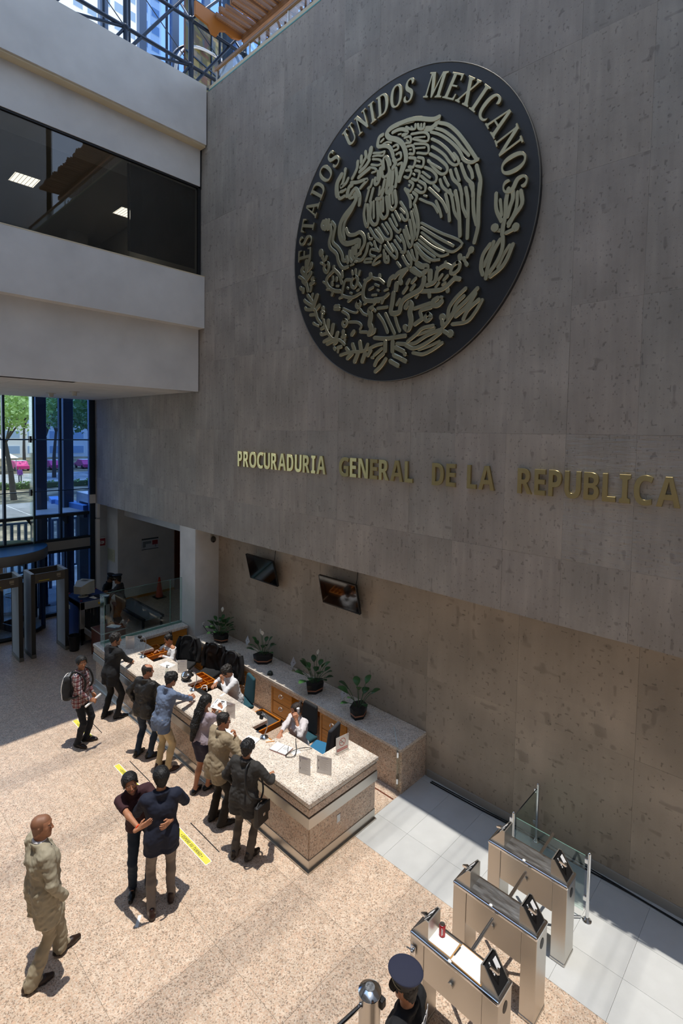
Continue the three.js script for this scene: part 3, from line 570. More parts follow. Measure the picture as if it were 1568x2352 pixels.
// ================================================================ turnstiles, rail, bollard
function turnstile(label, pos, closedArm) {
  const t = thing('turnstile', label, 'turnstile', pos, 0, 'tripod turnstiles'), L = 0.98, D = 0.28;
  const leg = (x0, x1) => part('leg', [rbox(x0, x1, 0, 0.93, 0.006, D - 0.006, 0.006), rbox(x0 - 0.004, x1 + 0.004, 0, 0.03, 0, D, 0.004)], M.steel, t);
  leg(0.0, 0.165); leg(L - 0.165, L);
  part('cross_body', rbox(0.168, L - 0.168, 0.56, 0.925, 0.01, D - 0.01, 0.004), M.steel, t);
  const lid = part('lid', [rbox(-0.006, L + 0.006, 0.925, 0.97, -0.006, D + 0.006, 0.018, 4)], M.chrome, t);
  part('lid_plate', box(0.02, L - 0.02, 0.968, 0.9735, 0.026, D - 0.026), M.steelTop, lid);
  for (const end of [0, 1]) {
    const m = new THREE.Matrix4().makeTranslation(end ? L : 0, 0.97, D / 2).multiply(new THREE.Matrix4().makeScale(end ? 1 : -1, 1, 1));
    const fix = (g) => { g = g.index ? g.toNonIndexed() : g; g.applyMatrix4(m); if (!end) { const p = g.attributes.position, a = V(), b = V(); for (let i = 0; i < p.count; i += 3) { a.fromBufferAttribute(p, i + 1); b.fromBufferAttribute(p, i + 2); p.setXYZ(i + 1, b.x, b.y, b.z); p.setXYZ(i + 2, a.x, a.y, a.z); } g.computeVertexNormals(); } return g; };
    const prof = [[-0.2, 0], [-0.2, 0.2], [-0.165, 0.205], [-0.01, 0.0]];
    const pod = part('reader_pod', [fix(plate(prof, 0.012).translate(0, 0, 0.1)), fix(plate(prof, 0.012).translate(0, 0, -0.112)), fix(box(-0.2, -0.188, 0, 0.2, -0.1, 0.1))], M.steel, t);
    const face = (x0, x1, z0, z1, lift, th, mat, nm, lb) => { // a slab on the slanted face, x along the slope
      const g = box(x0, x1, lift, lift + th, z0, z1).rotateZ(-0.915).translate(-0.165, 0.2, 0); return part(nm, fix(g), mat, pod, lb);
    };
    face(0.0, 0.235, -0.1, 0.1, -0.02, 0.014, M.black, 'reader_face', 'black sloping reader face');
    face(0.03, 0.12, -0.085, -0.03, -0.006, 0.004, std({ color: 0xe9e9e9, roughness: 0.5 }), 'notice_label', 'white printed label');
    for (let k = 0; k < 5; k++) face(0.015 + k * 0.022, 0.028 + k * 0.022, 0.02, 0.035, -0.006, 0.004, std({ color: 0xe9e9e9, roughness: 0.5 }), 'tick_mark');
    part('card_slot', fix(merge([beam([-0.13, 0.19, 0.06], [-0.06, 0.15, 0.03], 0.02, 0.02), beam([-0.06, 0.15, 0.03], [-0.09, 0.13, -0.03], 0.02, 0.02)])), M.chrome, pod);
  }
  part('lock_hole', [new THREE.CylinderGeometry(0.045, 0.045, 0.004, 20).rotateZ(Math.PI / 2).scale(1, 1.2, 1).translate(L + 0.001, 0.82, D / 2)], M.black, t);
  part('indicator', new THREE.SphereGeometry(0.02, 12, 8).scale(1, 0.5, 1).translate(L * 0.47, 0.97, 0.262), std({ color: 0xe8e8e4, roughness: 0.4 }), t);
  part('hub', [new THREE.CylinderGeometry(0.075, 0.085, 0.07, 20).rotateX(-Math.PI / 2 + 0.5).translate(L / 2, 0.8, -0.02)], M.steel, t);
  part('hub', [bar([L / 2, 0.76, 0.27], [L / 2, 0.76, 0.3], 0.03, 16)], M.steel, t);
  for (const e of closedArm) part('barrier_arm', [bar([L / 2, 0.8, -0.02], [L / 2 + e[0], 0.8 + e[1], -0.02 + e[2]], 0.019, 12), ball(L / 2 + e[0], 0.8 + e[1], -0.02 + e[2], 0.019)], M.chrome, t);
  return t;
}
const arms = [[0.02, 0.08, -0.5], [0.3, -0.36, -0.2], [-0.3, -0.36, -0.2]];
turnstile('steel tripod turnstile closest to the concrete wall, beside the glass barrier', [2.05, 0, 1.42], arms);
turnstile('empty-topped steel tripod turnstile standing between the two other turnstiles', [2.05, 0, 2.26], arms);
turnstile('steel tripod turnstile carrying clipboards and a red can on its lid', [2.05, 0, 3.1], arms);
{ // latch at the side of the last turnstile
  const l = thing('door_latch', 'small chrome latch with a strap on the clipboard turnstile leg', 'latch', [2.1, 0.8, 3.385]);
  part('plate', rbox(-0.03, 0.03, -0.05, 0.05, 0, 0.012, 0.004), M.chrome, l); part('knob', [ball(0, 0, 0.025, 0.02), bar([0, 0, 0.01], [-0.06, 0.02, 0.04], 0.008)], M.chrome, l);
}
function clipboard(label, pos, turn, w, h, stack) {
  const c = thing('clipboard', label, 'clipboard', pos, turn, 'clipboards on the turnstile lid');
  part('board', rbox(-w / 2, w / 2, 0, 0.004, -h / 2, h / 2, 0.002), std({ color: 0xb78b52, roughness: 0.6 }), c, 'brown board');
  part('paper_sheet', rbox(-w / 2 + 0.008, w / 2 - 0.012, 0.004, 0.004 + stack, -h / 2 + 0.012, h / 2 - 0.006, 0.001), M.paper, c);
  part('clip', [rbox(-w / 2 + 0.004, -w / 2 + 0.02, 0.006, 0.016, -0.06, 0.06, 0.003)], M.chrome, c);
}
clipboard('clipboard with white paper lying under the red can', [2.36, 0.974, 3.245], 0.02, 0.3, 0.2, 0.006);
clipboard('larger clipboard with a clean white sheet, beside the reader pod', [2.68, 0.974, 3.245], -0.03, 0.34, 0.23, 0.004);
{
  const c = thing('soda_can', 'red soda can on the clipboard', 'can', [2.32, 0.984, 3.2]);
  part('can_body', lathe([[0, 0], [0.025, 0], [0.033, 0.008], [0.033, 0.105], [0.027, 0.118]], 24), std({ color: 0xb3121d, roughness: 0.3, metalness: 0.3 }), c);
  part('lid', lathe([[0.027, 0.116], [0.027, 0.12], [0.024, 0.117], [0, 0.116]], 20), M.chrome, c);
  part('white_stripe', [box(-0.004, 0.004, 0.02, 0.1, 0.0325, 0.0335).rotateY(0.4), box(-0.003, 0.003, 0.03, 0.09, 0.0325, 0.0335).rotateY(0.7)], M.paper, c);
}
// ---- glass barrier behind the turnstiles
{
  const b = thing('glass_barrier', 'glass crowd barrier on steel posts between turnstile and concrete wall', 'barrier');
  const post = (x, z, h) => { const p = part('post', [cyl(x, 0.02, h, z, 0.021, 0.021, 16), ball(x, h, z, 0.021)], M.chrome, b); part('base_flange', lathe([[0, 0], [0.055, 0], [0.055, 0.012], [0.03, 0.02], [0.024, 0.05], [0, 0.05]], 20).translate(x, 0, z), M.chrome, p); for (const y of [0.25, h - 0.14]) part('glass_clamp', rbox(x - 0.055, x - 0.015, y, y + 0.06, z - 0.014, z + 0.014, 0.006), M.chrome, p); };
  post(3.02, 0.9, 0.88); post(2.02, 0.9, 0.88); post(2.02, 0.08, 0.88);
  const p = part('pane', box(2.06, 2.97, 0.1, 0.83, 0.895, 0.905), M.greenGlass, b); part('polished_edge', box(2.06, 2.97, 0.83, 0.834, 0.894, 0.906), M.glassEdge, p);
  const q = part('pane', box(2.015, 2.025, 0.1, 0.83, 0.12, 0.86), M.greenGlass, b); part('polished_edge', box(2.014, 2.026, 0.83, 0.834, 0.12, 0.86), M.rubber, q);
  part('bottom_rail', bar([2.95, 0.03, 0.92], [2.7, 0.03, 1.15], 0.008), M.chrome, b);
}
// ---- bollard with hand rails
{
  const b = thing('steel_bollard', 'round brushed steel bollard with a conical cap beside the police officer', 'bollard', [2.14, 0, 4.13]);
  part('post', cyl(0, 0, 0.99, 0, 0.1, 0.1, 40), M.steel, b); part('cap', lathe([[0.106, 0.985], [0.106, 0.995], [0.045, 1.03], [0, 1.032]], 40), M.chrome, b); part('cap_disc', cyl(0, 1.03, 1.034, 0, 0.045, 0.045, 30), M.steelTop, b);
  part('rail', [bar([-0.02, 0.92, 0.1], [-0.12, 0.92, 0.9], 0.019, 12), ball(-0.02, 0.92, 0.1, 0.024)], M.chrome, b);
  part('rail_socket', [rbox(0.06, 0.13, 0.88, 0.96, -0.08, -0.02, 0.01)], M.black, b);
}
solo('floor_cable', tube([[0.15, 0.012, 0.12], [1.1, 0.012, 0.1], [1.7, 0.014, 0.07], [2.6, 0.012, 0.1], [3.4, 0.012, 0.09], [4.4, 0.012, 0.14], [5.6, 0.012, 0.12]], 0.011, 6, 60), M.rubber, 'black cable lying along the foot of the concrete wall', 'cable');
solo('floor_cable', tube([[0.15, 0.012, 0.08], [1.0, 0.014, 0.06], [2.1, 0.03, 0.05], [3.0, 0.012, 0.06], [4.0, 0.012, 0.1], [5.6, 0.012, 0.08]], 0.008, 6, 60), M.rubber, 'thinner black cable beside the wall skirting', 'cable');
// ---- queue markings on the floor
const font = await new FontLoader().loadAsync('fonts/droid/droid_sans_bold.typeface.json');
function canvasTex(w, h, draw) { const c = document.createElement('canvas'); c.width = w; c.height = h; const g = c.getContext('2d'); draw(g, w, h); const t = new THREE.CanvasTexture(c); t.colorSpace = THREE.SRGBColorSpace; return t; }
{
  const tx = canvasTex(1024, 112, (g, w, h) => { g.fillStyle = '#f4f3ee'; g.fillRect(0, 0, w, h); g.fillStyle = '#e2d650'; g.fillRect(10, 10, w - 20, h - 20); g.fillStyle = '#54501a'; g.font = 'italic bold 66px sans-serif'; g.textAlign = 'center'; g.textBaseline = 'middle'; g.fillText('• ESPERE SU TURNO •', w / 2, h / 2 + 4, w * 0.84); });
  const ym = std({ map: tx, roughness: 0.6 }), edge = std({ color: 0xe2d44a, roughness: 0.6 });
  const L = ['under the boots of the man with the backpack', 'in line behind the balding man', 'behind the man in dark grey'];
  [-5.8, -3.73, -1.585].forEach((x, i) => {
    const g = new THREE.BoxGeometry(0.93, 0.002, 0.105);
    const m = new THREE.Mesh(g, [edge, edge, ym, edge, edge, edge]); m.name = numbered('floor_sticker'); m.position.set(x, 0.0012, 3.775); m.userData = { label: 'yellow ESPERE SU TURNO floor sticker ' + L[i], category: 'floor sticker', group: 'yellow queue stickers' }; scene.add(m);
    solo('floor_strip', box(x - 0.4, x + 0.4, 0.0, 0.002, 3.553, 3.567), M.rubber, ['thin black floor strip behind the man in the black suit', 'thin black floor strip behind the blue-shirted man', 'thin black floor strip behind the man in dark grey'][i], 'floor strip', 'black queue strips');
  });
}
// ================================================================ entrance hall
function metalDetector(label, z0) {
  const t = thing('metal_detector', label, 'metal detector', [-10.43, 0, z0 + 0.45], 0, 'walk-through metal detectors');
  const skin = std({ color: 0x9a9c9c, roughness: 0.45 }), dark = std({ color: 0x2c2823, roughness: 0.5 }), head = std({ color: 0x4a4238, roughness: 0.5 });
  for (const s of [-1, 1]) {
    const l = part('side_panel', rbox(-0.33, 0.33, 0.09, 2.26, s * 0.41 - 0.042, s * 0.41 + 0.042, 0.01), skin, t);
    part('edge_profile', [rbox(0.325, 0.345, 0.06, 2.26, s * 0.41 - 0.05, s * 0.41 + 0.05, 0.006), rbox(-0.345, -0.325, 0.06, 2.26, s * 0.41 - 0.05, s * 0.41 + 0.05, 0.006)], dark, l, 'dark edge profile');
    part('foot', rbox(-0.36, 0.36, 0, 0.1, s * 0.41 - 0.055, s * 0.41 + 0.055, 0.01), std({ color: 0x6b655b, roughness: 0.5 }), l);
  }
  part('header_plate', rbox(0.29, 0.345, 2.0, 2.25, -0.37, 0.37, 0.006), head, t, 'dark brown header plate');
  part('header_plate', rbox(-0.345, -0.29, 2.0, 2.25, -0.37, 0.37, 0.006), head, t);
  part('header_floor', box(-0.3, 0.3, 2.0, 2.03, -0.37, 0.37), dark, t);
  part('maker_badge', [box(0.345, 0.347, 2.12, 2.19, -0.26, -0.16), box(0.345, 0.347, 2.08, 2.1, -0.26, -0.18)], std({ color: 0x8a7f6a, roughness: 0.5 }), t);
  part('warning_strip', box(0.345, 0.347, 2.05, 2.075, 0.02, 0.28), std({ color: 0x9a8a1c, roughness: 0.6 }), t, 'faded yellow strip');
}
metalDetector('walk-through metal detector beside the scanner bin', 2.6);
metalDetector('walk-through metal detector farther from the scanner, cut by the picture edge', 3.71);
{
  const t = thing('baggage_scanner', 'blue and steel baggage X-ray scanner with a black tunnel', 'scanner', [-10.05, 0, 1.9]);
  const blue = std({ color: 0x17346f, roughness: 0.45 });
  part('steel_face', [rbox(-0.12, 0.0, 0.12, 1.24, -0.42, -0.3, 0.01), rbox(-0.12, 0.0, 0.12, 1.24, 0.28, 0.41, 0.01), rbox(-0.12, 0.0, 1.02, 1.24, -0.42, 0.41, 0.01), rbox(-0.12, 0.0, 0.12, 0.5, -0.42, 0.41, 0.01)], M.steel, t);
  part('blue_body', [rbox(-1.02, -0.1, 0.12, 1.22, 0.36, 0.4, 0.01), rbox(-1.02, -0.1, 0.12, 1.22, -0.41, -0.37, 0.01), rbox(-1.02, -0.1, 1.06, 1.26, -0.41, 0.4, 0.02), rbox(-1.02, -0.1, 0.12, 0.45, -0.4, 0.38, 0.02)], blue, t);
  part('top_deck', rbox(-1.03, 0.0, 1.24, 1.27, -0.42, 0.41, 0.008), std({ color: 0x1a2f5f, roughness: 0.35 }), t);
  for (let k = 0; k < 6; k++) part('lead_curtain', box(-0.135, -0.13, 0.52, 1.02, -0.3 + k * 0.097, -0.21 + k * 0.097), M.rubber, t);
  part('conveyor_belt', [rbox(-1.3, 0.6, 0.46, 0.52, -0.28, 0.26, 0.025)], M.rubber, t);
  part('belt_frame', [rbox(0, 0.61, 0.36, 0.5, 0.26, 0.31, 0.006), rbox(0, 0.61, 0.36, 0.5, -0.33, -0.28, 0.006)], M.grey, t);
  for (const [x, z] of [[-0.95, -0.35], [-0.95, 0.34], [-0.08, -0.35], [-0.08, 0.34], [0.56, -0.3], [0.56, 0.28]]) part('leg', box(x - 0.03, x + 0.03, 0, x > 0 ? 0.38 : 0.14, z - 0.03, z + 0.03), M.black, t);
  part('status_label', [box(-0.02, 0.003, 1.1, 1.16, -0.16, -0.08)], std({ color: 0xc59a1a, roughness: 0.5 }), t);
  part('data_plate', box(-0.9, -0.8, 0.86, 0.98, 0.4, 0.404), M.plastic, t);
  for (const [x, z] of [[-0.98, 0.36], [-0.05, 0.36], [-0.98, -0.37]]) part('emergency_button', cyl(x, 1.27, 1.295, z, 0.035, 0.03, 14), std({ color: 0x6e1420, roughness: 0.4 }), t);
}
{
  const m = thing('crt_monitor', 'beige tube monitor on top of the baggage scanner', 'monitor', [-10.5, 1.27, 2.08], 0.55);
  const b = std({ color: 0xaaa595, roughness: 0.5 });
  const g = new THREE.BoxGeometry(0.42, 0.36, 0.42, 1, 1, 4), p = g.attributes.position;
  for (let i = 0; i < p.count; i++) { const t = sm(-0.05, 0.21, p.getZ(i)); p.setX(i, p.getX(i) * (1 - 0.42 * t)); p.setY(i, p.getY(i) * (1 - 0.4 * t) - 0.02 * t); }
  g.computeVertexNormals(); g.translate(0, 0.26, 0);
  part('case', g.toNonIndexed(), b, m); part('bezel', rbox(-0.22, 0.22, 0.06, 0.45, -0.25, -0.2, 0.01), b, m); part('tube_face', box(-0.17, 0.17, 0.12, 0.4, -0.255, -0.249), M.screen, m);
  part('swivel_foot', [cyl(0, 0, 0.03, -0.03, 0.14, 0.12, 24), cyl(0, 0.03, 0.08, -0.03, 0.07)], b, m);
  for (let k = 0; k < 5; k++) part('vent_slot', box(-0.1, 0.1, 0.452 - 0.001, 0.453, -0.16 + k * 0.03, -0.15 + k * 0.03), M.black, m);
}
solo('keyboard', rbox(-10.35, -9.98 - 0.1, 1.27, 1.295, 1.68, 1.84, 0.008), M.black, 'black keyboard on the scanner deck beside the tube monitor', 'keyboard');
[[-10.2, 1.86, 0.3, 'white paper sheet under the keyboard edge on the scanner'], [-10.85, 1.8, -0.2, 'white paper sheet behind the tube monitor'], [-10.18, 1.6, 0.9, 'crumpled white slip near the guard on the scanner']].forEach(([x, z, a, l], i) => { const g = box(-0.13, 0.13, 0, 0.002, -0.09, 0.09).rotateY(a).translate(x, 1.2705, z); solo('paper_sheet', g, M.paper, l, 'paper', 'papers on the scanner'); });
{
  const d = thing('inspection_desk', 'small brown wooden desk behind the glass screen', 'desk', [-9.33, 0, 1.63]);
  part('desk_top', metric(rbox(0, 0.68, 0.72, 0.75, 0, 0.66, 0.006), 1), M.darkWood, d); part('edge_band', [box(-0.003, 0, 0.72, 0.75, 0, 0.66), box(0, 0.68, 0.72, 0.75, 0.66, 0.664), box(0.68, 0.684, 0.72, 0.75, 0, 0.66)], M.plastic, d);
  part('side_panel', [metric(box(0, 0.025, 0, 0.72, 0.01, 0.65), 1), metric(box(0.655, 0.68, 0, 0.72, 0.01, 0.65), 1)], M.darkWood, d); part('modesty_panel', metric(box(0.02, 0.66, 0.1, 0.72, 0.63, 0.65), 1), M.darkWood, d);
  const n = thing('register_book', 'open register with loose white sheets on the brown desk', 'book', [-8.95, 0.75, 1.85], 0.5);
  part('cover', rbox(-0.15, 0.15, 0, 0.012, -0.11, 0.11, 0.003), std({ color: 0x3d5a80, roughness: 0.6 }), n); part('page', box(-0.14, 0.13, 0.012, 0.02, -0.1, 0.1), M.paper, n); part('loose_sheet', box(-0.02, 0.2, 0.021, 0.023, -0.06, 0.1).rotateY(0.25), M.paper, n);
}
{
  const b = thing('waste_bin', 'black plastic waste bin between detector and scanner', 'bin', [-9.9, 0, 2.52]);
  part('bucket', lathe([[0, 0.01], [0.12, 0.01], [0.15, 0.42], [0.158, 0.42], [0.155, 0.4], [0.14, 0.3], [0.112, 0.03], [0, 0.03]], 28), M.black, b); part('rim', torus(0.155, 0.008, 8, 28).rotateX(Math.PI / 2).translate(0, 0.42, 0), M.black, b);
}
{
  const t = thing('inspection_bench', 'low grey bench with dark rails in front of the passage', 'bench', [-10.9, 0, 0.3]);
  part('bench_top', rbox(-1.0, 1.25, 0.4, 0.44, -0.22, 0.3, 0.01), std({ color: 0x77797c, roughness: 0.5 }), t);
  part('rail', [rbox(-1.0, 1.25, 0.38, 0.46, -0.3, -0.22, 0.01), rbox(-1.0, 1.25, 0.38, 0.46, 0.3, 0.38, 0.01)], M.black, t);
  for (const [x, z] of [[-0.9, -0.25], [-0.9, 0.33], [1.15, -0.25], [1.15, 0.33]]) part('leg', box(x - 0.03, x + 0.03, 0, 0.39, z - 0.03, z + 0.03), M.black, t);
}
{
  const c = thing('traffic_cone', 'orange traffic cone on a black base in the passage', 'cone', [-12.6, 0, -1.34]);
  part('base', rbox(-0.19, 0.19, 0, 0.035, -0.19, 0.19, 0.015), M.rubber, c); part('cone_body', lathe([[0.14, 0.03], [0.13, 0.06], [0.03, 0.74], [0.022, 0.75], [0, 0.75]], 28), std({ color: 0xc23a1c, roughness: 0.5 }), c);
}
// signs
{
  const fire = canvasTex(128, 140, (g, w, h) => { g.fillStyle = '#a81d2b'; g.fillRect(0, 0, w, h); g.fillStyle = '#e8e4de'; g.fillRect(22, 62, 20, 44); g.beginPath(); g.moveTo(20, 30); g.lineTo(48, 46); g.lineTo(20, 58); g.fill(); g.fillRect(54, 44, 26, 66); g.fillRect(86, 48, 10, 58); g.beginPath(); g.arc(108, 76, 26, Math.PI * 0.5, Math.PI * 1.5); g.lineTo(108, 50); g.fill(); g.fillStyle = '#a81d2b'; g.fillRect(60, 70, 14, 10); });
  const s = thing('fire_sign', 'red and white fire equipment sign on the narrow white wall', 'sign', [-14.03, 2.03, 0.14]);
  const m = part('sign_plate', box(0, 0.006, -0.13, 0.13, -0.12, 0.12), M.white, s); const p = part('printed_face', new THREE.PlaneGeometry(0.24, 0.26).rotateY(Math.PI / 2).translate(0.0065, 0, 0), std({ map: fire, roughness: 0.5 }), s);
  part('top_strip', box(0, 0.006, 0.19, 0.2, -0.12, 0.12), M.grey, s);
  const pl = canvasTex(128, 100, (g, w, h) => { g.fillStyle = '#c4c3a2'; g.fillRect(0, 0, w, h); g.fillStyle = '#8d8c70'; for (let k = 0; k < 9; k++) g.fillRect(14, 12 + k * 9, 70 + 30 * ((k * 37) % 10) / 10, 3); });
  const q = thing('wall_notice', 'pale green printed notice board on the bright white wall', 'sign', [-13.65, 1.6, -0.04]);
  part('sign_plate', box(-0.3, 0.3, -0.22, 0.22, 0, 0.008), M.cream, q); part('printed_face', new THREE.PlaneGeometry(0.6, 0.44).translate(0, 0, 0.009), std({ map: pl, roughness: 0.6 }), q);
  const mp = canvasTex(256, 168, (g, w, h) => { g.fillStyle = '#c9ccd0'; g.fillRect(0, 0, w, h); g.fillStyle = '#4d5558'; g.fillRect(0, 0, w, 22); g.fillRect(0, 158, w, 10); g.fillStyle = '#7d8486'; g.fillRect(16, 44, 128, 40); g.fillRect(16, 84, 44, 46); g.fillStyle = '#9c2f38'; g.fillRect(160, 40, 86, 64); g.fillStyle = '#70787c'; g.fillRect(206, 106, 12, 34); g.fillRect(28, 134, 10, 14); });
  const r = thing('floor_plan_sign', 'grey floor plan sign with a red square on the passage wall', 'sign', [-13.1, 1.93, -1.23]);
  part('sign_plate', box(0, 0.012, -0.21, 0.21, -0.32, 0.32), M.grey, r); part('printed_face', new THREE.PlaneGeometry(0.64, 0.42).rotateY(Math.PI / 2).translate(0.0125, 0, 0), std({ map: mp, roughness: 0.5 }), r);
}
// downlights under the balcony
for (const [x, z, l] of [[-10.77, 2.77, 'small round white ceiling spotlight above the metal detectors'], [-9.57, 2.58, 'small round white ceiling spotlight above the baggage scanner']]) {
  const d = thing('ceiling_spotlight', l, 'spotlight', [x, 7.09, z], 0, 'spotlights in the panelled ceiling');
  part('mount_ring', cyl(0, -0.012, 0, 0, 0.12, 0.12, 24), M.plastic, d); part('lamp_body', cyl(0, -0.11, -0.01, 0, 0.055, 0.07, 20), M.plastic, d);
}
// ---- revolving door
{
  const t = thing('revolving_door', 'revolving door with blue-topped round canopy and curved glass', 'revolving door', [-13.03, 0, 3.55]);
  const R = 1.28, metal = std({ color: 0x8f8b84, roughness: 0.45, metalness: 0.3 }), dk = std({ color: 0x0e1b26, roughness: 0.4 });
  part('canopy_rim', lathe([[R - 0.25, 2.16], [R, 2.16], [R, 2.45], [R - 0.015, 2.452], [R - 0.015, 2.43], [R - 0.25, 2.43]], 72), metal, t, 'brownish grey curved fascia');
  part('canopy_top', cyl(0, 2.432, 2.462, 0, R - 0.02, R - 0.02, 72), std({ color: 0x3f7cb8, roughness: 0.3 }), t, 'glossy blue canopy top');
  part('canopy_soffit', cyl(0, 2.16, 2.18, 0, R - 0.1, R - 0.1, 72), M.white, t);
  for (const a0 of [0.5, Math.PI + 0.5]) {
    const arc = (r, y0, y1, m, nm, par) => { const s = new THREE.CylinderGeometry(r, r, y1 - y0, 24, 1, true, a0, Math.PI - 1.2).translate(0, (y0 + y1) / 2, 0); return part(nm, s, m, par); };
    const w = new THREE.Group(); w.name = 'curved_wall'; t.add(w);
    arc(R - 0.04, 0.12, 2.16, M.blueGlass, 'curved_pane', w);
    part('bottom_rail', new THREE.TorusGeometry(R - 0.04, 0.06, 8, 32, Math.PI - 1.2).rotateX(Math.PI / 2).rotateY(a0 - Math.PI / 2 + (Math.PI - 1.2)).translate(0, 0.06, 0), dk, w);
    for (const a of [a0, a0 + Math.PI - 1.2]) part('edge_post', box(-0.035, 0.035, 0, 2.16, R - 0.09, R + 0.01).rotateY(a), M.bluePaint, w);
  }
  part('shaft', cyl(0, 0, 2.16, 0, 0.045), dk, t);
  for (let k = 0; k < 4; k++) {
    const a = 0.35 + k * Math.PI / 2, w = part('door_wing', [box(-0.02, 0.02, 0, 0.2, 0.05, R - 0.1).rotateY(a), box(-0.02, 0.02, 2.06, 2.15, 0.05, R - 0.1).rotateY(a), box(-0.025, 0.025, 0, 2.15, R - 0.17, R - 0.09).rotateY(a), box(-0.02, 0.02, 0, 2.15, 0.05, 0.1).rotateY(a)], dk, t);
    part('wing_pane', box(-0.004, 0.004, 0.2, 2.06, 0.1, R - 0.17).rotateY(a), M.glass, w);
    part('push_bar', bar([0.05, 1.0, 0.2], [0.05, 1.0, R - 0.2], 0.014).rotateY(a), M.black, w);
  }
}
// ================================================================ things lying on the counter
function signHolder(label, pos, turn, face, w = 0.22, h = 0.28) {
  const s = thing('sign_holder', label, 'sign holder', pos, turn, 'acrylic sign holders on the counter');
  part('acrylic_sheet', [box(-w / 2, w / 2, 0.004, h, 0.004, 0.007), box(-w / 2, w / 2, 0.004, h, -0.003, 0), box(-w / 2, w / 2, 0, 0.004, -0.05, 0.05)], phy({ color: 0xffffff, transmission: 1, roughness: 0.02, thickness: 0 }), s);
  part('printed_card', box(-w / 2 + 0.004, w / 2 - 0.004, 0.006, h - 0.004, 0.0005, 0.0035), std({ color: 0xdcd6d2, roughness: 0.7 }), s);
  if (face) part('printed_face', new THREE.PlaneGeometry(w - 0.01, h - 0.012).translate(0, h / 2, 0.0038), std({ map: face, roughness: 0.7 }), s);
}
const noSmoke = canvasTex(256, 256, (g, w, h) => { g.fillStyle = '#e6e1dd'; g.fillRect(0, 0, w, h); g.strokeStyle = '#b5463f'; g.lineWidth = 13; g.beginPath(); g.arc(w / 2, 98, 58, 0, 7); g.stroke(); g.beginPath(); g.moveTo(90, 56); g.lineTo(166, 140); g.stroke(); g.fillStyle = '#4d4340'; g.fillRect(84, 92, 62, 11); g.fillStyle = '#b5463f'; g.fillRect(20, 188, w - 40, 46); g.fillStyle = '#d9a39d'; for (let k = 0; k < 9; k++) g.fillRect(32 + k * 22, 203, 14, 16); });
const textCard = (a) => canvasTex(128, 168, (g, w, h) => { g.fillStyle = '#ded9d6'; g.fillRect(0, 0, w, h); g.fillStyle = '#b3aba8'; for (let k = 0; k < 11; k++) g.fillRect(26, 26 + k * 11, 50 + ((k * 53 + a * 17) % 36), 3); g.fillStyle = '#5a5454'; g.fillRect(12, 34, 6, 24); g.fillRect(12, 110, 6, 24); g.fillStyle = '#a9a2c0'; g.fillRect(36, 12, 60, 7); });
signHolder('no smoking sign in an acrylic stand on the counter end', [-0.45, TOP, 1.77], 1.45, noSmoke, 0.27, 0.27);
signHolder('acrylic stand with a bordered text card, beside a white slip on the counter end', [-0.47, TOP, 2.56], 0.35, textCard(1), 0.2, 0.27);
signHolder('acrylic stand with a plain pale card next to the granite counter corner', [-0.27, TOP, 2.35], 0.45, textCard(7), 0.24, 0.27);
signHolder('acrylic stand beside the clear pump bottle and the black mirror', [-4.66, TOP, 2.2], 0.85, textCard(3), 0.2, 0.28);
signHolder('acrylic stand beside the clear pump bottle behind the man in the tan jacket', [-2.52, TOP, 2.46], 0.3, textCard(5), 0.2, 0.28);
signHolder('almost see-through acrylic stand near the man in the black suit', [-6.6, TOP, 2.44], 0.9, null, 0.2, 0.3);
for (const [x, z, l] of [[-4.75, 2.5, 'clear pump bottle before the white sheet on the counter'], [-2.74, 2.5, 'clear pump bottle beside the document held by the long-haired woman']]) {
  const b = thing('pump_bottle', l, 'bottle', [x, TOP, z], 0.6, 'hand gel bottles on the counter');
  part('bottle_body', lathe([[0, 0], [0.036, 0], [0.04, 0.01], [0.04, 0.13], [0.03, 0.155], [0.014, 0.165], [0.014, 0.18]], 20), phy({ color: 0xf2f4f2, transmission: 1, roughness: 0.05, thickness: 0 }), b);
  part('gel', lathe([[0, 0.004], [0.035, 0.004], [0.036, 0.09], [0, 0.092]], 20), phy({ color: 0xe8ecea, transmission: 0.9, roughness: 0.1, thickness: 0 }), b);
  part('pump', [cyl(0, 0.18, 0.2, 0, 0.017), cyl(0, 0.2, 0.225, 0, 0.005), rbox(-0.012, 0.05, 0.222, 0.236, -0.01, 0.01, 0.004)], M.grey, b);
}
{
  const m = thing('counter_mirror', 'black-rimmed rounded mirror lying back on the counter edge', 'mirror', [-4.32, TOP, 2.3], 0.2);
  const g = new THREE.SphereGeometry(0.13, 28, 12, 0, Math.PI * 2, 0, Math.PI / 2).scale(1.0, 0.55, 0.72).rotateX(0.75).translate(0, 0.085, 0);
  part('shell', g, M.black, m); part('rim', torus(0.125, 0.012, 8, 32).scale(1, 0.72, 1).rotateX(-Math.PI / 2 + 0.75).translate(0, 0.088, 0.0), M.black, m);
  part('mirror_face', new THREE.SphereGeometry(0.095, 24, 10, 0, Math.PI * 2, 0, Math.PI / 2).scale(1, 0.3, 0.7).rotateX(0.75).translate(0.02, 0.13, 0.045), M.chrome, m); part('foot', cyl(0, 0, 0.03, 0.02, 0.06, 0.05), M.black, m);
}
{
  const d = thing('intercom_bar', 'black oblong counter device with a coiled white cable', 'device', [-3.55, TOP, 2.36], -0.0);
  part('body', rbox(-0.24, 0.2, 0, 0.045, -0.04, 0.04, 0.012), M.black, d); part('cable', tube([[-0.16, 0.05, -0.03], [-0.14, 0.11, -0.06], [-0.06, 0.12, -0.09], [-0.02, 0.05, -0.07], [-0.1, 0.06, -0.12], [-0.2, 0.02, -0.1]], 0.008, 6), M.paper, d);
}
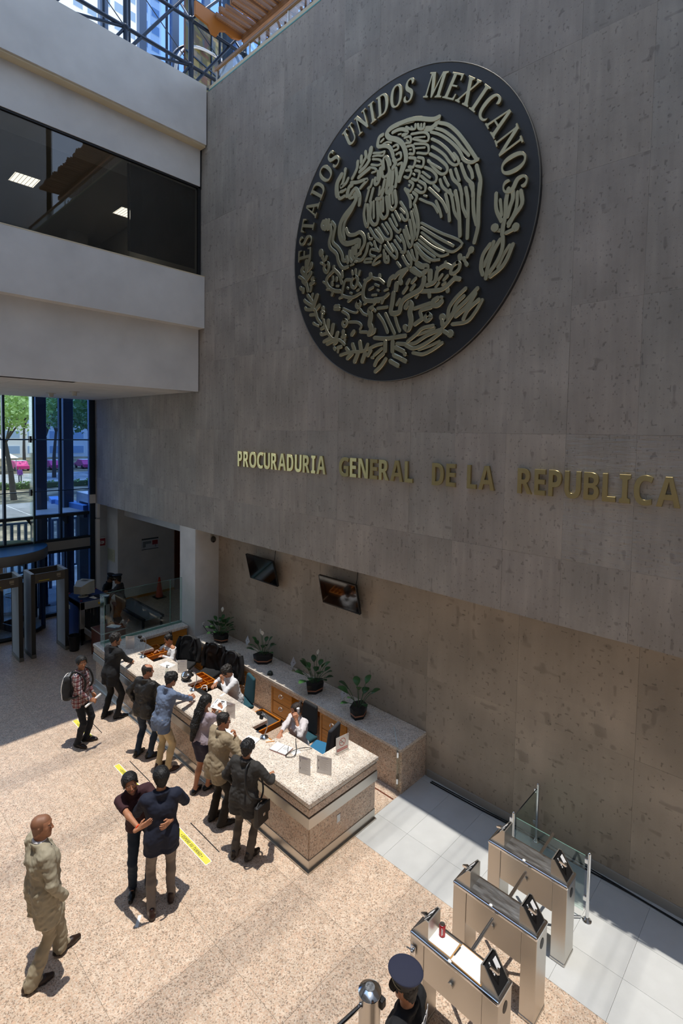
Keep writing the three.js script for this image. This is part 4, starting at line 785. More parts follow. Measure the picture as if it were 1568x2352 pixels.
function webcam(label, pos, turn, h) {
  const c = thing('webcam_stand', label, 'webcam stand', pos, turn, 'webcam stands on the counter');
  part('foot', [lathe([[0, 0], [0.075, 0], [0.07, 0.02], [0.03, 0.05], [0, 0.055]], 20)], M.chrome, c);
  part('gooseneck', tube([[0, 0.04, 0], [0.02, h * 0.5, -0.06], [-0.01, h * 0.85, -0.1], [-0.08, h, -0.1], [-0.14, h * 0.93, -0.1]], 0.008, 8, 30), M.chrome, c);
  part('camera_head', [rbox(-0.2, -0.13, h * 0.88, h * 0.88 + 0.06, -0.13, -0.07, 0.015), ball(-0.2, h * 0.88 + 0.03, -0.1, 0.03), rbox(-0.16, -0.1, h * 0.7, h * 0.7 + 0.05, -0.13, -0.08, 0.01)], M.black, c);
}
webcam('chrome gooseneck webcam beside the woman with a bun', [-5.95, TOP, 2.44], 0.4, 0.42);
webcam('short chrome gooseneck webcam beside the black oblong device', [-3.85, TOP, 2.42], 0.3, 0.3);
webcam('chrome gooseneck webcam with two black heads beside the woman on the phone', [-1.62, TOP, 2.42], 0.3, 0.34);
{
  const b = thing('open_notebook', 'open white notebook under the hand of the woman on the phone', 'notebook', [-1.18, TOP, 2.42], 0.25);
  part('cover', rbox(-0.16, 0.16, 0, 0.008, -0.11, 0.11, 0.003), std({ color: 0x8a5a55, roughness: 0.6 }), b); part('page', [rbox(-0.155, -0.004, 0.008, 0.024, -0.105, 0.105, 0.004), rbox(0.004, 0.155, 0.008, 0.024, -0.105, 0.105, 0.004)], M.paper, b); part('written_line', [box(0.03, 0.1, 0.024, 0.0245, -0.04, -0.03), box(0.03, 0.12, 0.024, 0.0245, -0.01, 0.0)], M.grey, b);
  solo('pen', bar([-1.12, TOP + 0.03, 2.32], [-1.02, TOP + 0.035, 2.42], 0.005), M.black, 'black pen lying on the open notebook', 'pen');
  solo('pencil', bar([-1.42, TOP + 0.006, 2.36], [-1.5, TOP + 0.006, 2.48], 0.006), std({ color: 0xe0932a, roughness: 0.5 }), 'orange pencil beside the webcam foot', 'pencil');
}
[[-5.22, 2.24, 0.2, 0.3, 0.21, 'large white sheet on the counter before the woman with a bun'], [-0.56, 2.44, 0.9, 0.16, 0.05, 'white slip behind the bordered text card'], [-0.96, 2.3, -0.3, 0.1, 0.14, 'small white sheet beside the notebook and cord'], [-3.3, 2.12, 0.3, 0.05, 0.12, 'narrow paper strip at the inner counter edge'], [-2.2, 2.78, 0.3, 0.24, 0.18, 'white sheet under the arm of the long-haired woman']].forEach(([x, z, a, w, h, l]) => solo('paper_sheet', box(-w / 2, w / 2, 0, 0.002, -h / 2, h / 2).rotateY(a).translate(x, TOP + 0.0005, z), M.paper, l, 'paper', 'papers on the counter'));
{
  const f = thing('document_folder', 'white papers with a red edge under the tan-jacketed man hand', 'papers', [-1.72, TOP, 2.62], 0.3);
  part('cover', box(-0.12, 0.12, 0, 0.004, -0.1, 0.1), std({ color: 0xb03a33, roughness: 0.6 }), f); part('page', [box(-0.11, 0.13, 0.004, 0.012, -0.09, 0.1)], M.paper, f);
}
solo('paper_slip', box(-0.08, 0.08, 0, 0.002, -0.02, 0.02).rotateY(-0.7).translate(-0.99, 0.0008, 4.86), M.paper, 'small white paper slip dropped on the floor behind the embracing men', 'paper');
// ================================================================ above the walls: truss, clerestory, pergola
{
  const t = thing('roof_truss', 'dark blue tubular steel truss standing on the balcony block', 'truss');
  const P = std({ color: 0x16283c, roughness: 0.4, metalness: 0.2 });
  const x0 = -6.55, x1 = -7.7, Z = [-0.6, 0.96, 2.52, 4.08, 5.64, 7.2], yb = 14.82, yt = 15.87;
  for (const z of Z) { part('post', bar([x0, z < 0.7 ? 13.2 : 14.3, z], [x0, 18.6, z], 0.05, 12), P, t); part('node', ball(x0, yb, z, 0.08), P, t); part('node', ball(x0, yt, z, 0.08), P, t); part('post', bar([x0 - 0.25, z < 0.7 ? 13.2 : 14.3, z - 0.2], [x0 - 0.1, 18.6, z - 0.12], 0.028, 10), P, t); }
  for (const y of [yb, yt]) part('chord', bar([x0, y, Z[0]], [x0, y, 7.2], 0.042, 10), P, t);
  for (let i = 0; i + 1 < Z.length; i++) {
    part('diagonal', bar([x0, 14.45, Z[i + 1] - 0.1], [x0, 16.5, Z[i]], 0.035, 8), P, t);
    part('diagonal', bar([x0, 14.45, Z[i + 1] - 0.3], [x0, yb, Z[i]], 0.03, 8), P, t);
    part('diagonal', bar([x0, yb, Z[i + 1]], [x0, 14.4, Z[i + 1] + 0.28], 0.03, 8), P, t);
    part('diagonal', bar([x0, yt, Z[i + 1]], [x0, 18.2, Z[i] - 0.4], 0.035, 8), P, t);
    part('tie_rod', bar([x1, 17.4, Z[i + 1]], [x0, yb, Z[i]], 0.012, 6), P, t);
  }
  part('chord', bar([x1, 17.4, Z[0]], [x1, 17.4, 7.2], 0.035, 10), P, t);
  for (const z of Z) { part('post', bar([x1, 13.2, z], [x1, 18.6, z], 0.035, 10), P, t); part('cross_strut', bar([x0, yt, z], [x1, 17.4, z], 0.028, 8), P, t); }
}
{ // glazing bars of the skylight far above the hall
  const t = thing('skylight_frame', 'steel skylight bars high above the hall', 'skylight');
  for (const x of [-4.85, -2.78, 0.3, 1.5, 3.6, 5.7]) for (const k of [-0.15, 0, 0.15]) part('glazing_bar', box(x + k - 0.015, x + k + 0.015, 23.9, 24.1, -0.3, 9.5), M.navySteel, t);
  part('ring_beam', [box(-7.1, 7.6, 23.8, 24.2, -0.5, -0.3), box(-7.1, 7.6, 23.8, 24.2, 9.5, 9.7), box(-7.1, -6.95, 23.8, 24.2, -0.5, 9.7), box(7.45, 7.6, 23.8, 24.2, -0.5, 9.7)], M.navySteel, t);
  for (const [x, z, y] of [[-7.02, -0.4, 13.2], [7.5, -0.2, 14.2], [-7.02, 9.6, 14.3], [7.5, 9.6, 14.2]]) part('column', box(x - 0.1, x + 0.1, y, 23.8, z - 0.1, z + 0.1), M.navySteel, t);
}
{ // low glass clerestory on the ledge
  const w = struct('window_3', 'low glass balustrade with a bronze rail on top of the stone wall');
  for (let x = -6.0; x < 7.3; x += 1.3) { part('pane', box(x + 0.01, Math.min(x + 1.29, 7.4), WT + 0.08, 14.63, 0.58, 0.592), M.glass, w); part('post', box(x - 0.012, x + 0.012, WT + 0.08, 14.64, 0.57, 0.6), M.steel, w); }
  part('rail', [rbox(-6.05, 7.4, 14.63, 14.68, 0.55, 0.62, 0.012), rbox(-6.05, 7.4, 14.69, 14.71, 0.56, 0.61, 0.008)], std({ color: 0x8a6a4c, roughness: 0.45 }), w);
  const f = struct('roof_terrace', 'terrace floor behind the balustrade'); part('terrace_slab', box(-13.1, 7.4, 13.9, WT - 0.01, -9, 0.3), M.plaster, f);
}
{ // timber pergola
  const t = thing('timber_pergola', 'brown timber slat pergola with a carved orange end board over the roof terrace', 'pergola');
  for (let k = 0; k < 96; k++) { const x = -6.3 + k * 0.135 + 0.03 * Math.sin(k * 2.1); part('slat', metric(beam([x, 16.16 + 0.03 * Math.sin(k * 1.7), 0.42 + 0.03 * Math.sin(k)], [x + 0.02, 16.2, -0.9], 0.045, 0.12), 0.8, rnd(), rnd()), M.pergola, t); }
  part('front_beam', metric(box(-6.35, 6.8, 15.98, 16.14, -0.46, -0.36), 1), M.pergola, t); part('rear_beam', metric(box(-6.35, 6.8, 15.98, 16.14, -0.95, -0.85), 1), M.pergola, t);
  const prof = [[-0.95, 16.22], [0.1, 16.22], [0.42, 16.2], [0.45, 16.12], [0.3, 16.0], [0.1, 15.94], [-0.1, 15.98], [-0.26, 15.9], [-0.36, 15.72], [-0.5, 15.72], [-0.6, 15.86], [-0.95, 15.9]];
  part('end_board', plate(prof.map(([z, y]) => [-z, y]), 0.06, 0.006).rotateY(-Math.PI / 2).scale(1, 1, -1).scale(1, 1, -1).translate(-6.36, 0, 0).scale(1, 1, 1), M.orangePanel, t, 'carved orange end board');
  for (const [x, z] of [[-6.1, -0.9], [-1.5, -0.9], [3, -0.9], [6.6, -0.9]]) part('post', box(x - 0.06, x + 0.06, WT - 0.02, 15.98, z - 0.06, z + 0.06), M.pergola, t);
  const p = thing('planter_trough', 'narrow trough of green trailing plants under the pergola beam', 'planter', [-6.0, WT + 0.002, -0.36]);
  part('trough', rbox(0, 12, 0.9, 1.1, -0.1, 0.1, 0.01), std({ color: 0x8a6142, roughness: 0.7 }), p); part('trough_leg', [box(0.2, 0.3, 0, 0.9, -0.08, 0.08), box(6, 6.1, 0, 0.9, -0.08, 0.08), box(11.7, 11.8, 0, 0.9, -0.08, 0.08)], std({ color: 0x8a6142, roughness: 0.7 }), p);
  const lg = []; for (let k = 0; k < 420; k++) lg.push(new THREE.TetrahedronGeometry(rr(0.03, 0.07)).rotateX(rr(0, 6)).rotateY(rr(0, 6)).scale(1, 1.2, 0.5).translate(rr(0, 12), 1.1 + rr(-0.1, 0.16), rr(-0.1, 0.13)));
  const fo = part('foliage', lg, std({ color: 0x3f6b3a, roughness: 0.7 }), p); fo.userData.kind = 'stuff';
}
{ // painted panel and arch behind the truss
  const cols = ['#6c6a3a', '#a58b2c', '#7d7350', '#5b4a3c', '#8a6b58', '#3d4a3f', '#b0a060', '#6e3b34', '#4a5560', '#998a74'];
  const tx = canvasTex(256, 512, (g, w, h) => { g.fillStyle = '#6a6440'; g.fillRect(0, 0, w, h); let s = 5; const r = () => (s = (s * 16807) % 2147483647) / 2147483647; for (let k = 0; k < 260; k++) { g.globalAlpha = 0.6; g.fillStyle = cols[(r() * 10) | 0]; g.fillRect(r() * w, r() * h, 8 + r() * 46, 6 + r() * 40); } });
  const t = thing('painted_panel', 'tall colourful painted panel behind the roof truss', 'panel', [-8.0, 13.9, -0.35], 0.25);
  part('board', box(-0.06, 0, 0, 3.6, -0.85, 0.75), M.darkWood, t); part('painted_face', new THREE.PlaneGeometry(1.6, 3.6).rotateY(Math.PI / 2).translate(0.004, 1.8, -0.05), std({ map: tx, roughness: 0.7 }), t);
  part('panel_frame', [beam([0.02, 3.6, -0.85], [0.02, 3.6, 0.75], 0.05), beam([0.02, 2.2, -0.85], [0.02, 2.2, 0.75], 0.03), beam([0.02, 0, -0.2], [0.02, 3.6, -0.2], 0.03)], M.bluePaint, t);
  const a = thing('arched_frame', 'pale arched metal frame beside the painted panel', 'arch', [-7.9, 13.2, 0.62]);
  part('arch_tube', tube([[0, 0, 0], [0, 2.2, 0], [0, 2.75, -0.12], [0, 3.1, -0.42], [0, 3.25, -0.8], [0, 3.27, -1.9]], 0.045, 10, 40), M.steel, a); part('arch_tube', tube([[-0.2, 0, 0.1], [-0.2, 2.2, 0.1], [-0.2, 2.8, -0.04], [-0.2, 3.2, -0.38], [-0.2, 3.36, -0.8], [-0.2, 3.38, -1.9]], 0.04, 8, 40), M.bluePaint, a);
  part('foot_plate', rbox(-0.35, 0.15, 0, 0.03, -0.1, 0.25, 0.006), M.steel, a);
}
{ // glazed screen on the roof
  const w = struct('window_4', 'pale blue glazed screen with blue-grey posts on the roof');
  const pm = std({ color: 0x5d7391, roughness: 0.5 });
  for (const z of [-6.2, -4.2, -2.1, -0.98, 0.03, 0.98, 2.0, 3.6]) { part('post', box(-9.12, -8.95, 13.2, 22, z - 0.1, z + 0.1), pm, w); }
  const zz = [-6.2, -4.2, -2.1, -0.98, 0.03, 0.98]; for (let i = 0; i + 1 < zz.length; i++) for (const [y0, y1] of [[13.2, 16.2], [16.2, 19.1], [19.1, 22]]) part('pane', box(-9.04, -9.03, y0 + 0.01, y1 - 0.01, zz[i] + 0.1, zz[i + 1] - 0.1), phy({ color: 0xbcd2ee, transmission: 1, roughness: 0, thickness: 0 }), w);
  part('transom', [box(-9.06, -9.0, 16.17, 16.23, -6.2, 0.98), box(-9.06, -9.0, 19.07, 19.13, -6.2, 0.98)], pm, w);
}
// fluorescent fittings in the office behind the ribbon window
for (const [x, z, l] of [[-9.42, 3.72, 'louvred fluorescent ceiling light in the office beside the pale pillar'], [-9.4, 1.24, 'louvred fluorescent ceiling light partly behind the roller blind']]) {
  const d = thing('ceiling_light', l, 'ceiling light', [x, 12.12, z], 0, 'office ceiling lights');
  part('housing', [box(-0.31, 0.31, -0.05, 0, -0.28, -0.265), box(-0.31, 0.31, -0.05, 0, 0.265, 0.28), box(-0.31, -0.295, -0.05, 0, -0.28, 0.28), box(0.295, 0.31, -0.05, 0, -0.28, 0.28)], M.white, d);
  part('lamp_diffuser', box(-0.295, 0.295, -0.04, -0.034, -0.265, 0.265), std({ color: 0xffffff, emissive: new THREE.Color(1, 0.93, 0.8), emissiveIntensity: 3 }), d);
  for (let k = 0; k < 7; k++) part('louvre', box(-0.295, 0.295, -0.05, -0.043, -0.24 + k * 0.08, -0.232 + k * 0.08), M.steel, d);
  const L = new THREE.RectAreaLight(new THREE.Color(1, 0.93, 0.8), 3, 0.56, 0.5); L.position.set(x, 12.05, z); L.lookAt(x, 0, z); scene.add(L);
}
// ================================================================ street in front of the glazed wall
{
  const g = struct('ground_outside', 'paved forecourt, shaded planting and road');
  part('forecourt', metric(box(-26, -13.2, -0.12, -0.02, -40, 30), 4), std({ map: asphaltMap, color: 0xf4f0e6, roughness: 0.8 }), g);
  for (let x = -14.2; x > -24; x -= 1.5) part('paving_joint', box(x, x + 0.02, -0.03, -0.016, -8, 12), M.grey, g);
  part('planting_strip', metric(box(-57, -26, -0.12, -0.03, -60, 30), 6), std({ map: groundMap, roughness: 0.95 }), g);
  part('pavement', metric(box(-60, -57, -0.12, -0.01, -70, 30), 4), std({ map: asphaltMap, color: 0xfff8ea, roughness: 0.8 }), g);
  part('road', metric(box(-74, -60, -0.14, -0.04, -90, 40), 6), std({ map: asphaltMap, roughness: 0.85 }), g);
  part('far_ground', metric(box(-140, -74, -0.12, -0.03, -120, 60), 8), std({ map: groundMap, color: 0xe0dccb, roughness: 0.95 }), g);
}
{ // blue columns close to the glass
  for (const [z, l] of [[1.96, 'square dark blue column outside, behind the wider pane'], [1.1, 'square dark blue column outside, beside the glass jamb']]) {
    const c = thing('blue_column', l, 'column', [-14.6, -0.02, z], 0, 'blue columns outside the glazing');
    part('shaft', rbox(-0.17, 0.17, 0, 7.6, -0.16, 0.16, 0.01), M.navySteel, c); part('base_plate', rbox(-0.22, 0.22, 0, 0.04, -0.21, 0.21, 0.006), M.navySteel, c); part('capital', rbox(-0.2, 0.2, 7.5, 7.7, -0.19, 0.19, 0.01), M.navySteel, c);
  }
  const c = thing('entrance_canopy', 'flat grey entrance canopy with folded sky blue edge panels outside', 'canopy');
  for (const [z0, z1] of [[1.0, 2.6], [2.61, 4.2], [4.21, 5.8], [5.81, 7.4], [7.41, 9]]) part('roof_sheet', metric(box(-16.6, -13.28, 3.3, 3.34, z0, z1), 3), std({ map: asphaltMap, color: 0xdde2e8, roughness: 0.6 }), c);
  part('roof_joint', box(-16.6, -13.28, 3.29, 3.35, 2.598, 2.612), M.paper, c);
  part('edge_panel', slabPlan([[-16.75, 1.05], [-15.7, 1.28], [-15.72, 1.0], [-16.7, 0.74]], 3.34, 3.5, 0.01), M.skyPanel, c, 'sky blue folded panel');
  part('edge_panel', slabPlan([[-15.55, 1.2], [-13.35, 1.02], [-13.35, 0.72], [-15.5, 0.8]], 3.34, 3.52, 0.01), M.skyPanel, c);
  part('fascia_beam', [box(-16.65, -16.5, 3.05, 3.3, 1.0, 9), box(-16.6, -13.3, 3.1, 3.3, 0.9, 1.02)], M.navySteel, c);
  for (const z of [1.5, 2.5, 3.5, 4.5, 5.5]) part('bracket', plate([[0, 0], [1.4, 0], [1.4, -0.05], [0.1, -0.34], [0, -0.34]], 0.05).scale(-1, 1, 1).rotateY(0).translate(-13.3, 3.29, z), std({ color: 0x6f7d8a, roughness: 0.5, side: THREE.DoubleSide }), c);
  for (const z of [1.1, 8.8]) part('support_post', cyl(-16.5, -0.02, 3.1, z, 0.06, 0.06, 14), M.navySteel, c);
}
{ // railing of flat upright bars
  const f = thing('bar_fence', 'tall dark blue fence of upright flat bars along the pavement', 'fence', [-19, -0.02, 0]);
  for (let k = 0; k < 56; k++) part('fence_bar', box(-0.06, 0.06, 0.05, 2.2, -6 + k * 0.25 - 0.05, -6 + k * 0.25 + 0.05), M.navySteel, f);
  part('top_rail', box(-0.04, 0.04, 2.18, 2.26, -6.1, 8), M.navySteel, f); part('bottom_rail', box(-0.04, 0.04, 0.12, 0.2, -6.1, 8), M.navySteel, f);
  part('footing', rbox(-0.15, 0.15, 0, 0.12, -6.2, 8.1, 0.01), std({ color: 0xd8d4ca, roughness: 0.8 }), f);
}
const bark = std({ color: 0x3f3a33, roughness: 0.95 });
function tree(label, x, z, h, crown, col, s, lean = 0) {
  const t = thing('street_tree', label, 'tree', [x, -0.05, z], s, 'trees along the avenue');
  const fork = h * 0.52;
  part('trunk', [bar([0, 0, 0], [lean * 0.3, fork * 0.5, 0.1], 0.26, 9, 0.2), bar([lean * 0.3, fork * 0.5, 0.1], [lean, fork, 0], 0.2, 9, 0.15)], bark, t);
  const tips = [];
  for (let k = 0; k < 6; k++) { const a = k * 1.05 + s, r = crown * (0.45 + 0.4 * rnd()), e = [lean + Math.sin(a) * r, fork + h * (0.2 + 0.3 * rnd()), Math.cos(a) * r]; tips.push(e); part('branch', [tube([[lean, fork - 0.1, 0], [lean + Math.sin(a) * r * 0.5, fork + (e[1] - fork) * 0.6, Math.cos(a) * r * 0.5], e], 0.07, 6, 10)], bark, t); }
  const pos = [], nor = [], ctr = V();
  for (let k = 0; k < 2600; k++) {
    const b = tips[(rnd() * 6) | 0], u = rnd() * 6.283, v = Math.acos(2 * rnd() - 1), q = crown * 0.62 * Math.cbrt(rnd());
    ctr.set(b[0] + q * Math.sin(v) * Math.cos(u), b[1] + q * 0.7 * Math.cos(v), b[2] + q * Math.sin(v) * Math.sin(u));
    const A = V(rnd() - 0.5, rnd() - 0.5, rnd() - 0.5).normalize(), B = V(rnd() - 0.5, rnd() - 0.5, rnd() - 0.5).cross(A).normalize(), w = rr(0.1, 0.22), N = A.clone().cross(B);
    for (const [p, r] of [[-1, -0.5], [1, -0.5], [0, 1]]) { const P = ctr.clone().addScaledVector(A, p * w).addScaledVector(B, r * w); pos.push(P.x, P.y, P.z); nor.push(N.x, N.y, N.z); }
  }
  const g = new THREE.BufferGeometry(); g.setAttribute('position', new THREE.Float32BufferAttribute(pos, 3)); g.setAttribute('normal', new THREE.Float32BufferAttribute(nor, 3));
  const l = part('foliage', g, phy({ color: col, roughness: 0.7, transmission: 0.45, thickness: 0, side: THREE.DoubleSide }), t); l.userData.kind = 'stuff';
}
tree('leaning bright green street tree with a forked trunk beyond the fence', -45.3, -4.9, 9.5, 3.4, 0x8fae52, 1, -0.6);
tree('slim bright green street tree behind the leaning one', -58, -11, 10, 3.0, 0x83a650, 2, 0.2);
tree('dense green street tree seen through the blue pane', -46, -13.5, 10, 3.0, 0x678f48, 3, 0.3);
tree('dense green street tree beside the glass jamb', -36, -8.6, 9.5, 2.6, 0x5d8446, 4, -0.2);
tree('far street tree across the road', -84, -16, 12, 4.5, 0x8fb85a, 5, 0);
tree('far street tree beyond the pink taxis', -94, -36, 12, 4.5, 0x7fae55, 6, 0.4);
tree('dark-trunked street tree between the taxis and the hedge', -66, -14.5, 11, 3.2, 0x76994c, 7, 0.3);
tree('broad street tree behind the white tent', -88, -12, 12, 4.2, 0x86a856, 8, -0.3);
tree('street tree with a low crown behind the blue columns', -70, -22, 10, 3.6, 0x5f8a48, 9, 0.2);
tree('tall street tree before the apartment block', -97, -22, 13, 4.4, 0x7a9f52, 10, 0.1);
function car(label, x, z, col) {
  const c = thing('taxi_car', label, 'car', [x, -0.04, z], Math.PI / 2, 'pink taxis on the avenue'), m = std({ color: col, roughness: 0.35 });
  part('body', plate([[-2.1, 0.3], [-2.15, 0.75], [-1.6, 0.88], [-1.0, 1.38], [0.6, 1.42], [1.3, 0.95], [2.0, 0.82], [2.1, 0.35]], 1.6, 0.05).translate(0, 0, -0.8).rotateY(Math.PI / 2), m, c);
  part('windows', plate([[-1.35, 0.92], [-0.92, 1.3], [0.52, 1.34], [1.05, 0.95]], 1.64).translate(0, 0, -0.82).rotateY(Math.PI / 2), M.screen, c);
  part('white_roof', rbox(-0.7, 0.7, 1.4, 1.46, -0.55, 0.95, 0.03), M.white, c);
  for (const [a, b] of [[-1.3, -0.8], [-1.3, 0.8], [1.3, -0.8], [1.3, 0.8]]) part('wheel', new THREE.CylinderGeometry(0.31, 0.31, 0.2, 18).rotateZ(Math.PI / 2).translate(b, 0.31, a), M.rubber, c);
}
car('pink taxi beyond the road, behind the slim tree', -80.6, -14.4, 0xd0327c); car('pink taxi parked beside the twin taxi, behind the mullion', -80.6, -18.9, 0xc62b74); car('pink taxi between two dark trunks', -80.4, -23.4, 0xb8306f);
{
  const t = thing('market_tent', 'white pyramid tent on the far pavement', 'tent', [-77, -0.04, -10.6]);
  part('roof', new THREE.ConeGeometry(3.2, 1.6, 4, 1).rotateY(Math.PI / 4).translate(0, 2.9, 0).toNonIndexed(), M.white, t); for (const [a, b] of [[-2, -2], [2, -2], [-2, 2], [2, 2]]) part('leg', cyl(a, 0, 2.2, b, 0.04), M.grey, t);
  const h = thing('clipped_hedge', 'low clipped hedge along the pavement edge', 'hedge', [-54, -0.05, -8]); const lg = []; for (let k = 0; k < 900; k++) lg.push(new THREE.TetrahedronGeometry(rr(0.08, 0.16)).rotateX(rr(0, 6)).rotateY(rr(0, 6)).translate(rr(-0.4, 0.4), rr(0.1, 0.75), rr(-14, 10))); const m = part('foliage', lg, std({ color: 0x5e7a3c, roughness: 0.8 }), h); m.userData.kind = 'stuff'; part('hedge_core', rbox(-0.35, 0.35, 0.02, 0.6, -14, 10, 0.1), std({ color: 0x3c4a28, roughness: 0.9 }), h);
}
function block(name, label, x0, x1, y1, z0, z1, col, rows, cols2) {
  const b = thing(name, label, 'building', [x0, -0.1, (z0 + z1) / 2]), w = x1 - x0, d = (z1 - z0) / 2;
  part('walls', box(-w, 0, 0, y1, -d, d), std({ color: col, roughness: 0.8 }), b); part('parapet', box(-w - 0.2, 0.25, y1, y1 + 0.7, -d - 0.2, d + 0.2), std({ color: col, roughness: 0.8 }), b);
  for (let r = 0; r < rows; r++) for (let c = 0; c < cols2; c++) { const cw = 2 * d / cols2, ch = y1 / rows, z = -d + (c + 0.5) * cw, y = (r + 0.25) * ch; const f = part('window_frame', box(0, 0.12, y, y + ch * 0.55, z - cw * 0.36, z + cw * 0.36), M.white, b); part('window_pane', box(0.12, 0.14, y + 0.08, y + ch * 0.55 - 0.08, z - cw * 0.33, z + cw * 0.33), std({ color: 0x8fa3b5, roughness: 0.1 }), f); }
}
block('office_tower', 'pale office tower rising behind the roof truss', -150, -120, 150, -72, -46, 0xe8e6df, 30, 7);
block('apartment_block', 'light apartment block far across the avenue', -118, -100, 16, -46, -8, 0xded9cf, 5, 9);
// ================================================================ people: fields of tapered capsules meshed by surface nets
function surface(f, lo, hi, cell, tint) {
  const B = 4, nb = [0, 1, 2].map((k) => Math.ceil((hi[k] - lo[k]) / (cell * B))), [nx, ny, nz] = nb.map((n) => n * B + 1);
  const val = new Float32Array(nx * ny * nz), at = (i, j, k) => (k * ny + j) * nx + i, reach = cell * B * 0.87 * 1.5 + 0.012, act = [];
  val.fill(1);
  for (let c = 0; c < nb[2]; c++) for (let b = 0; b < nb[1]; b++) for (let a = 0; a < nb[0]; a++) {
    const d = f(lo[0] + (a + 0.5) * B * cell, lo[1] + (b + 0.5) * B * cell, lo[2] + (c + 0.5) * B * cell);
    if (Math.abs(d) < reach) act.push([a, b, c]);
    else if (d < 0) for (let k = 0; k <= B; k++) for (let j = 0; j <= B; j++) for (let i = 0; i <= B; i++) val[at(a * B + i, b * B + j, c * B + k)] = -1;
  }
  for (const [a, b, c] of act) for (let k = 0; k <= B; k++) for (let j = 0; j <= B; j++) for (let i = 0; i <= B; i++) { const x = a * B + i, y = b * B + j, z = c * B + k; val[at(x, y, z)] = f(lo[0] + x * cell, lo[1] + y * cell, lo[2] + z * cell); }
  const id = new Int32Array(nx * ny * nz).fill(-1), pos = [], idx = [], col = [];
  const E = [[0, 0, 0, 1, 0, 0], [0, 1, 0, 1, 1, 0], [0, 0, 1, 1, 0, 1], [0, 1, 1, 1, 1, 1], [0, 0, 0, 0, 1, 0], [1, 0, 0, 1, 1, 0], [0, 0, 1, 0, 1, 1], [1, 0, 1, 1, 1, 1], [0, 0, 0, 0, 0, 1], [1, 0, 0, 1, 0, 1], [0, 1, 0, 0, 1, 1], [1, 1, 0, 1, 1, 1]];
  const cells = [];
  for (const [a, b, c] of act) for (let k = 0; k < B; k++) for (let j = 0; j < B; j++) for (let i = 0; i < B; i++) {
    const x = a * B + i, y = b * B + j, z = c * B + k; let n = 0, sx = 0, sy = 0, sz = 0;
    for (const e of E) {
      const p = val[at(x + e[0], y + e[1], z + e[2])], q = val[at(x + e[3], y + e[4], z + e[5])];
      if ((p < 0) !== (q < 0)) { const t = p / (p - q); n++; sx += e[0] + (e[3] - e[0]) * t; sy += e[1] + (e[4] - e[1]) * t; sz += e[2] + (e[5] - e[2]) * t; }
    }
    if (!n) continue;
    id[at(x, y, z)] = pos.length / 3; cells.push([x, y, z]);
    const X = lo[0] + (x + sx / n) * cell, Y = lo[1] + (y + sy / n) * cell, Z = lo[2] + (z + sz / n) * cell;
    pos.push(X, Y, Z); if (tint) col.push(...tint(X, Y, Z));
  }
  const quad = (p, q, r, s, flip) => { if (p < 0 || q < 0 || r < 0 || s < 0) return; flip ? idx.push(p, r, q, p, s, r) : idx.push(p, q, r, p, r, s); };
  for (const [x, y, z] of cells) {
    const v0 = val[at(x, y, z)] < 0, me = id[at(x, y, z)];
    if (y > 0 && z > 0 && v0 !== (val[at(x + 1, y, z)] < 0)) quad(id[at(x, y - 1, z - 1)], id[at(x, y, z - 1)], me, id[at(x, y - 1, z)], !v0);
    if (x > 0 && z > 0 && v0 !== (val[at(x, y + 1, z)] < 0)) quad(id[at(x - 1, y, z - 1)], id[at(x - 1, y, z)], me, id[at(x, y, z - 1)], !v0);
    if (x > 0 && y > 0 && v0 !== (val[at(x, y, z + 1)] < 0)) quad(id[at(x - 1, y - 1, z)], id[at(x, y - 1, z)], me, id[at(x - 1, y, z)], !v0);
  }
  const g = new THREE.BufferGeometry(); g.setAttribute('position', new THREE.Float32BufferAttribute(pos, 3)); if (tint) g.setAttribute('color', new THREE.Float32BufferAttribute(col, 3));
  g.setIndex(idx); g.computeVertexNormals(); return g;
}
// bones: [ax, ay, az, ra, bx, by, bz, rb]; k = how softly they join
function field(bones, k) {
  const n = bones.length, d = bones.map(([ax, ay, az, ra, bx, by, bz, rb]) => { const x = bx - ax, y = by - ay, z = bz - az; return [ax, ay, az, ra, x, y, z, rb - ra, 1 / Math.max(1e-9, x * x + y * y + z * z)]; });
  return (px, py, pz) => {
    let r = 9;
    for (let i = 0; i < n; i++) {
      const b = d[i], x = px - b[0], y = py - b[1], z = pz - b[2]; let t = (x * b[4] + y * b[5] + z * b[6]) * b[8]; t = t < 0 ? 0 : t > 1 ? 1 : t;
      const ex = x - b[4] * t, ey = y - b[5] * t, ez = z - b[6] * t, q = Math.sqrt(ex * ex + ey * ey + ez * ez) - b[3] - b[7] * t;
      const h = 0.5 + 0.5 * (r - q) / k; r = h <= 0 ? r : h >= 1 ? q : r + (q - r) * h - k * h * (1 - h);
    }
    return r;
  };
}
const smin = (a, b, k) => { const h = clamp(0.5 + 0.5 * (b - a) / k, 0, 1); return b + (a - b) * h - k * h * (1 - h); };
const bone = (a, ra, b, rb) => [a.x, a.y, a.z, ra, b.x, b.y, b.z, rb];
function bounds(bones, pad) { const lo = [9, 9, 9], hi = [-9, -9, -9]; for (const b of bones) for (const o of [0, 4]) for (let k = 0; k < 3; k++) { lo[k] = Math.min(lo[k], b[o + k] - b[o + 3] - pad); hi[k] = Math.max(hi[k], b[o + k] + b[o + 3] + pad); } return [lo, hi]; }
const lin = (c) => { const q = new THREE.Color(c); return [q.r, q.g, q.b]; };
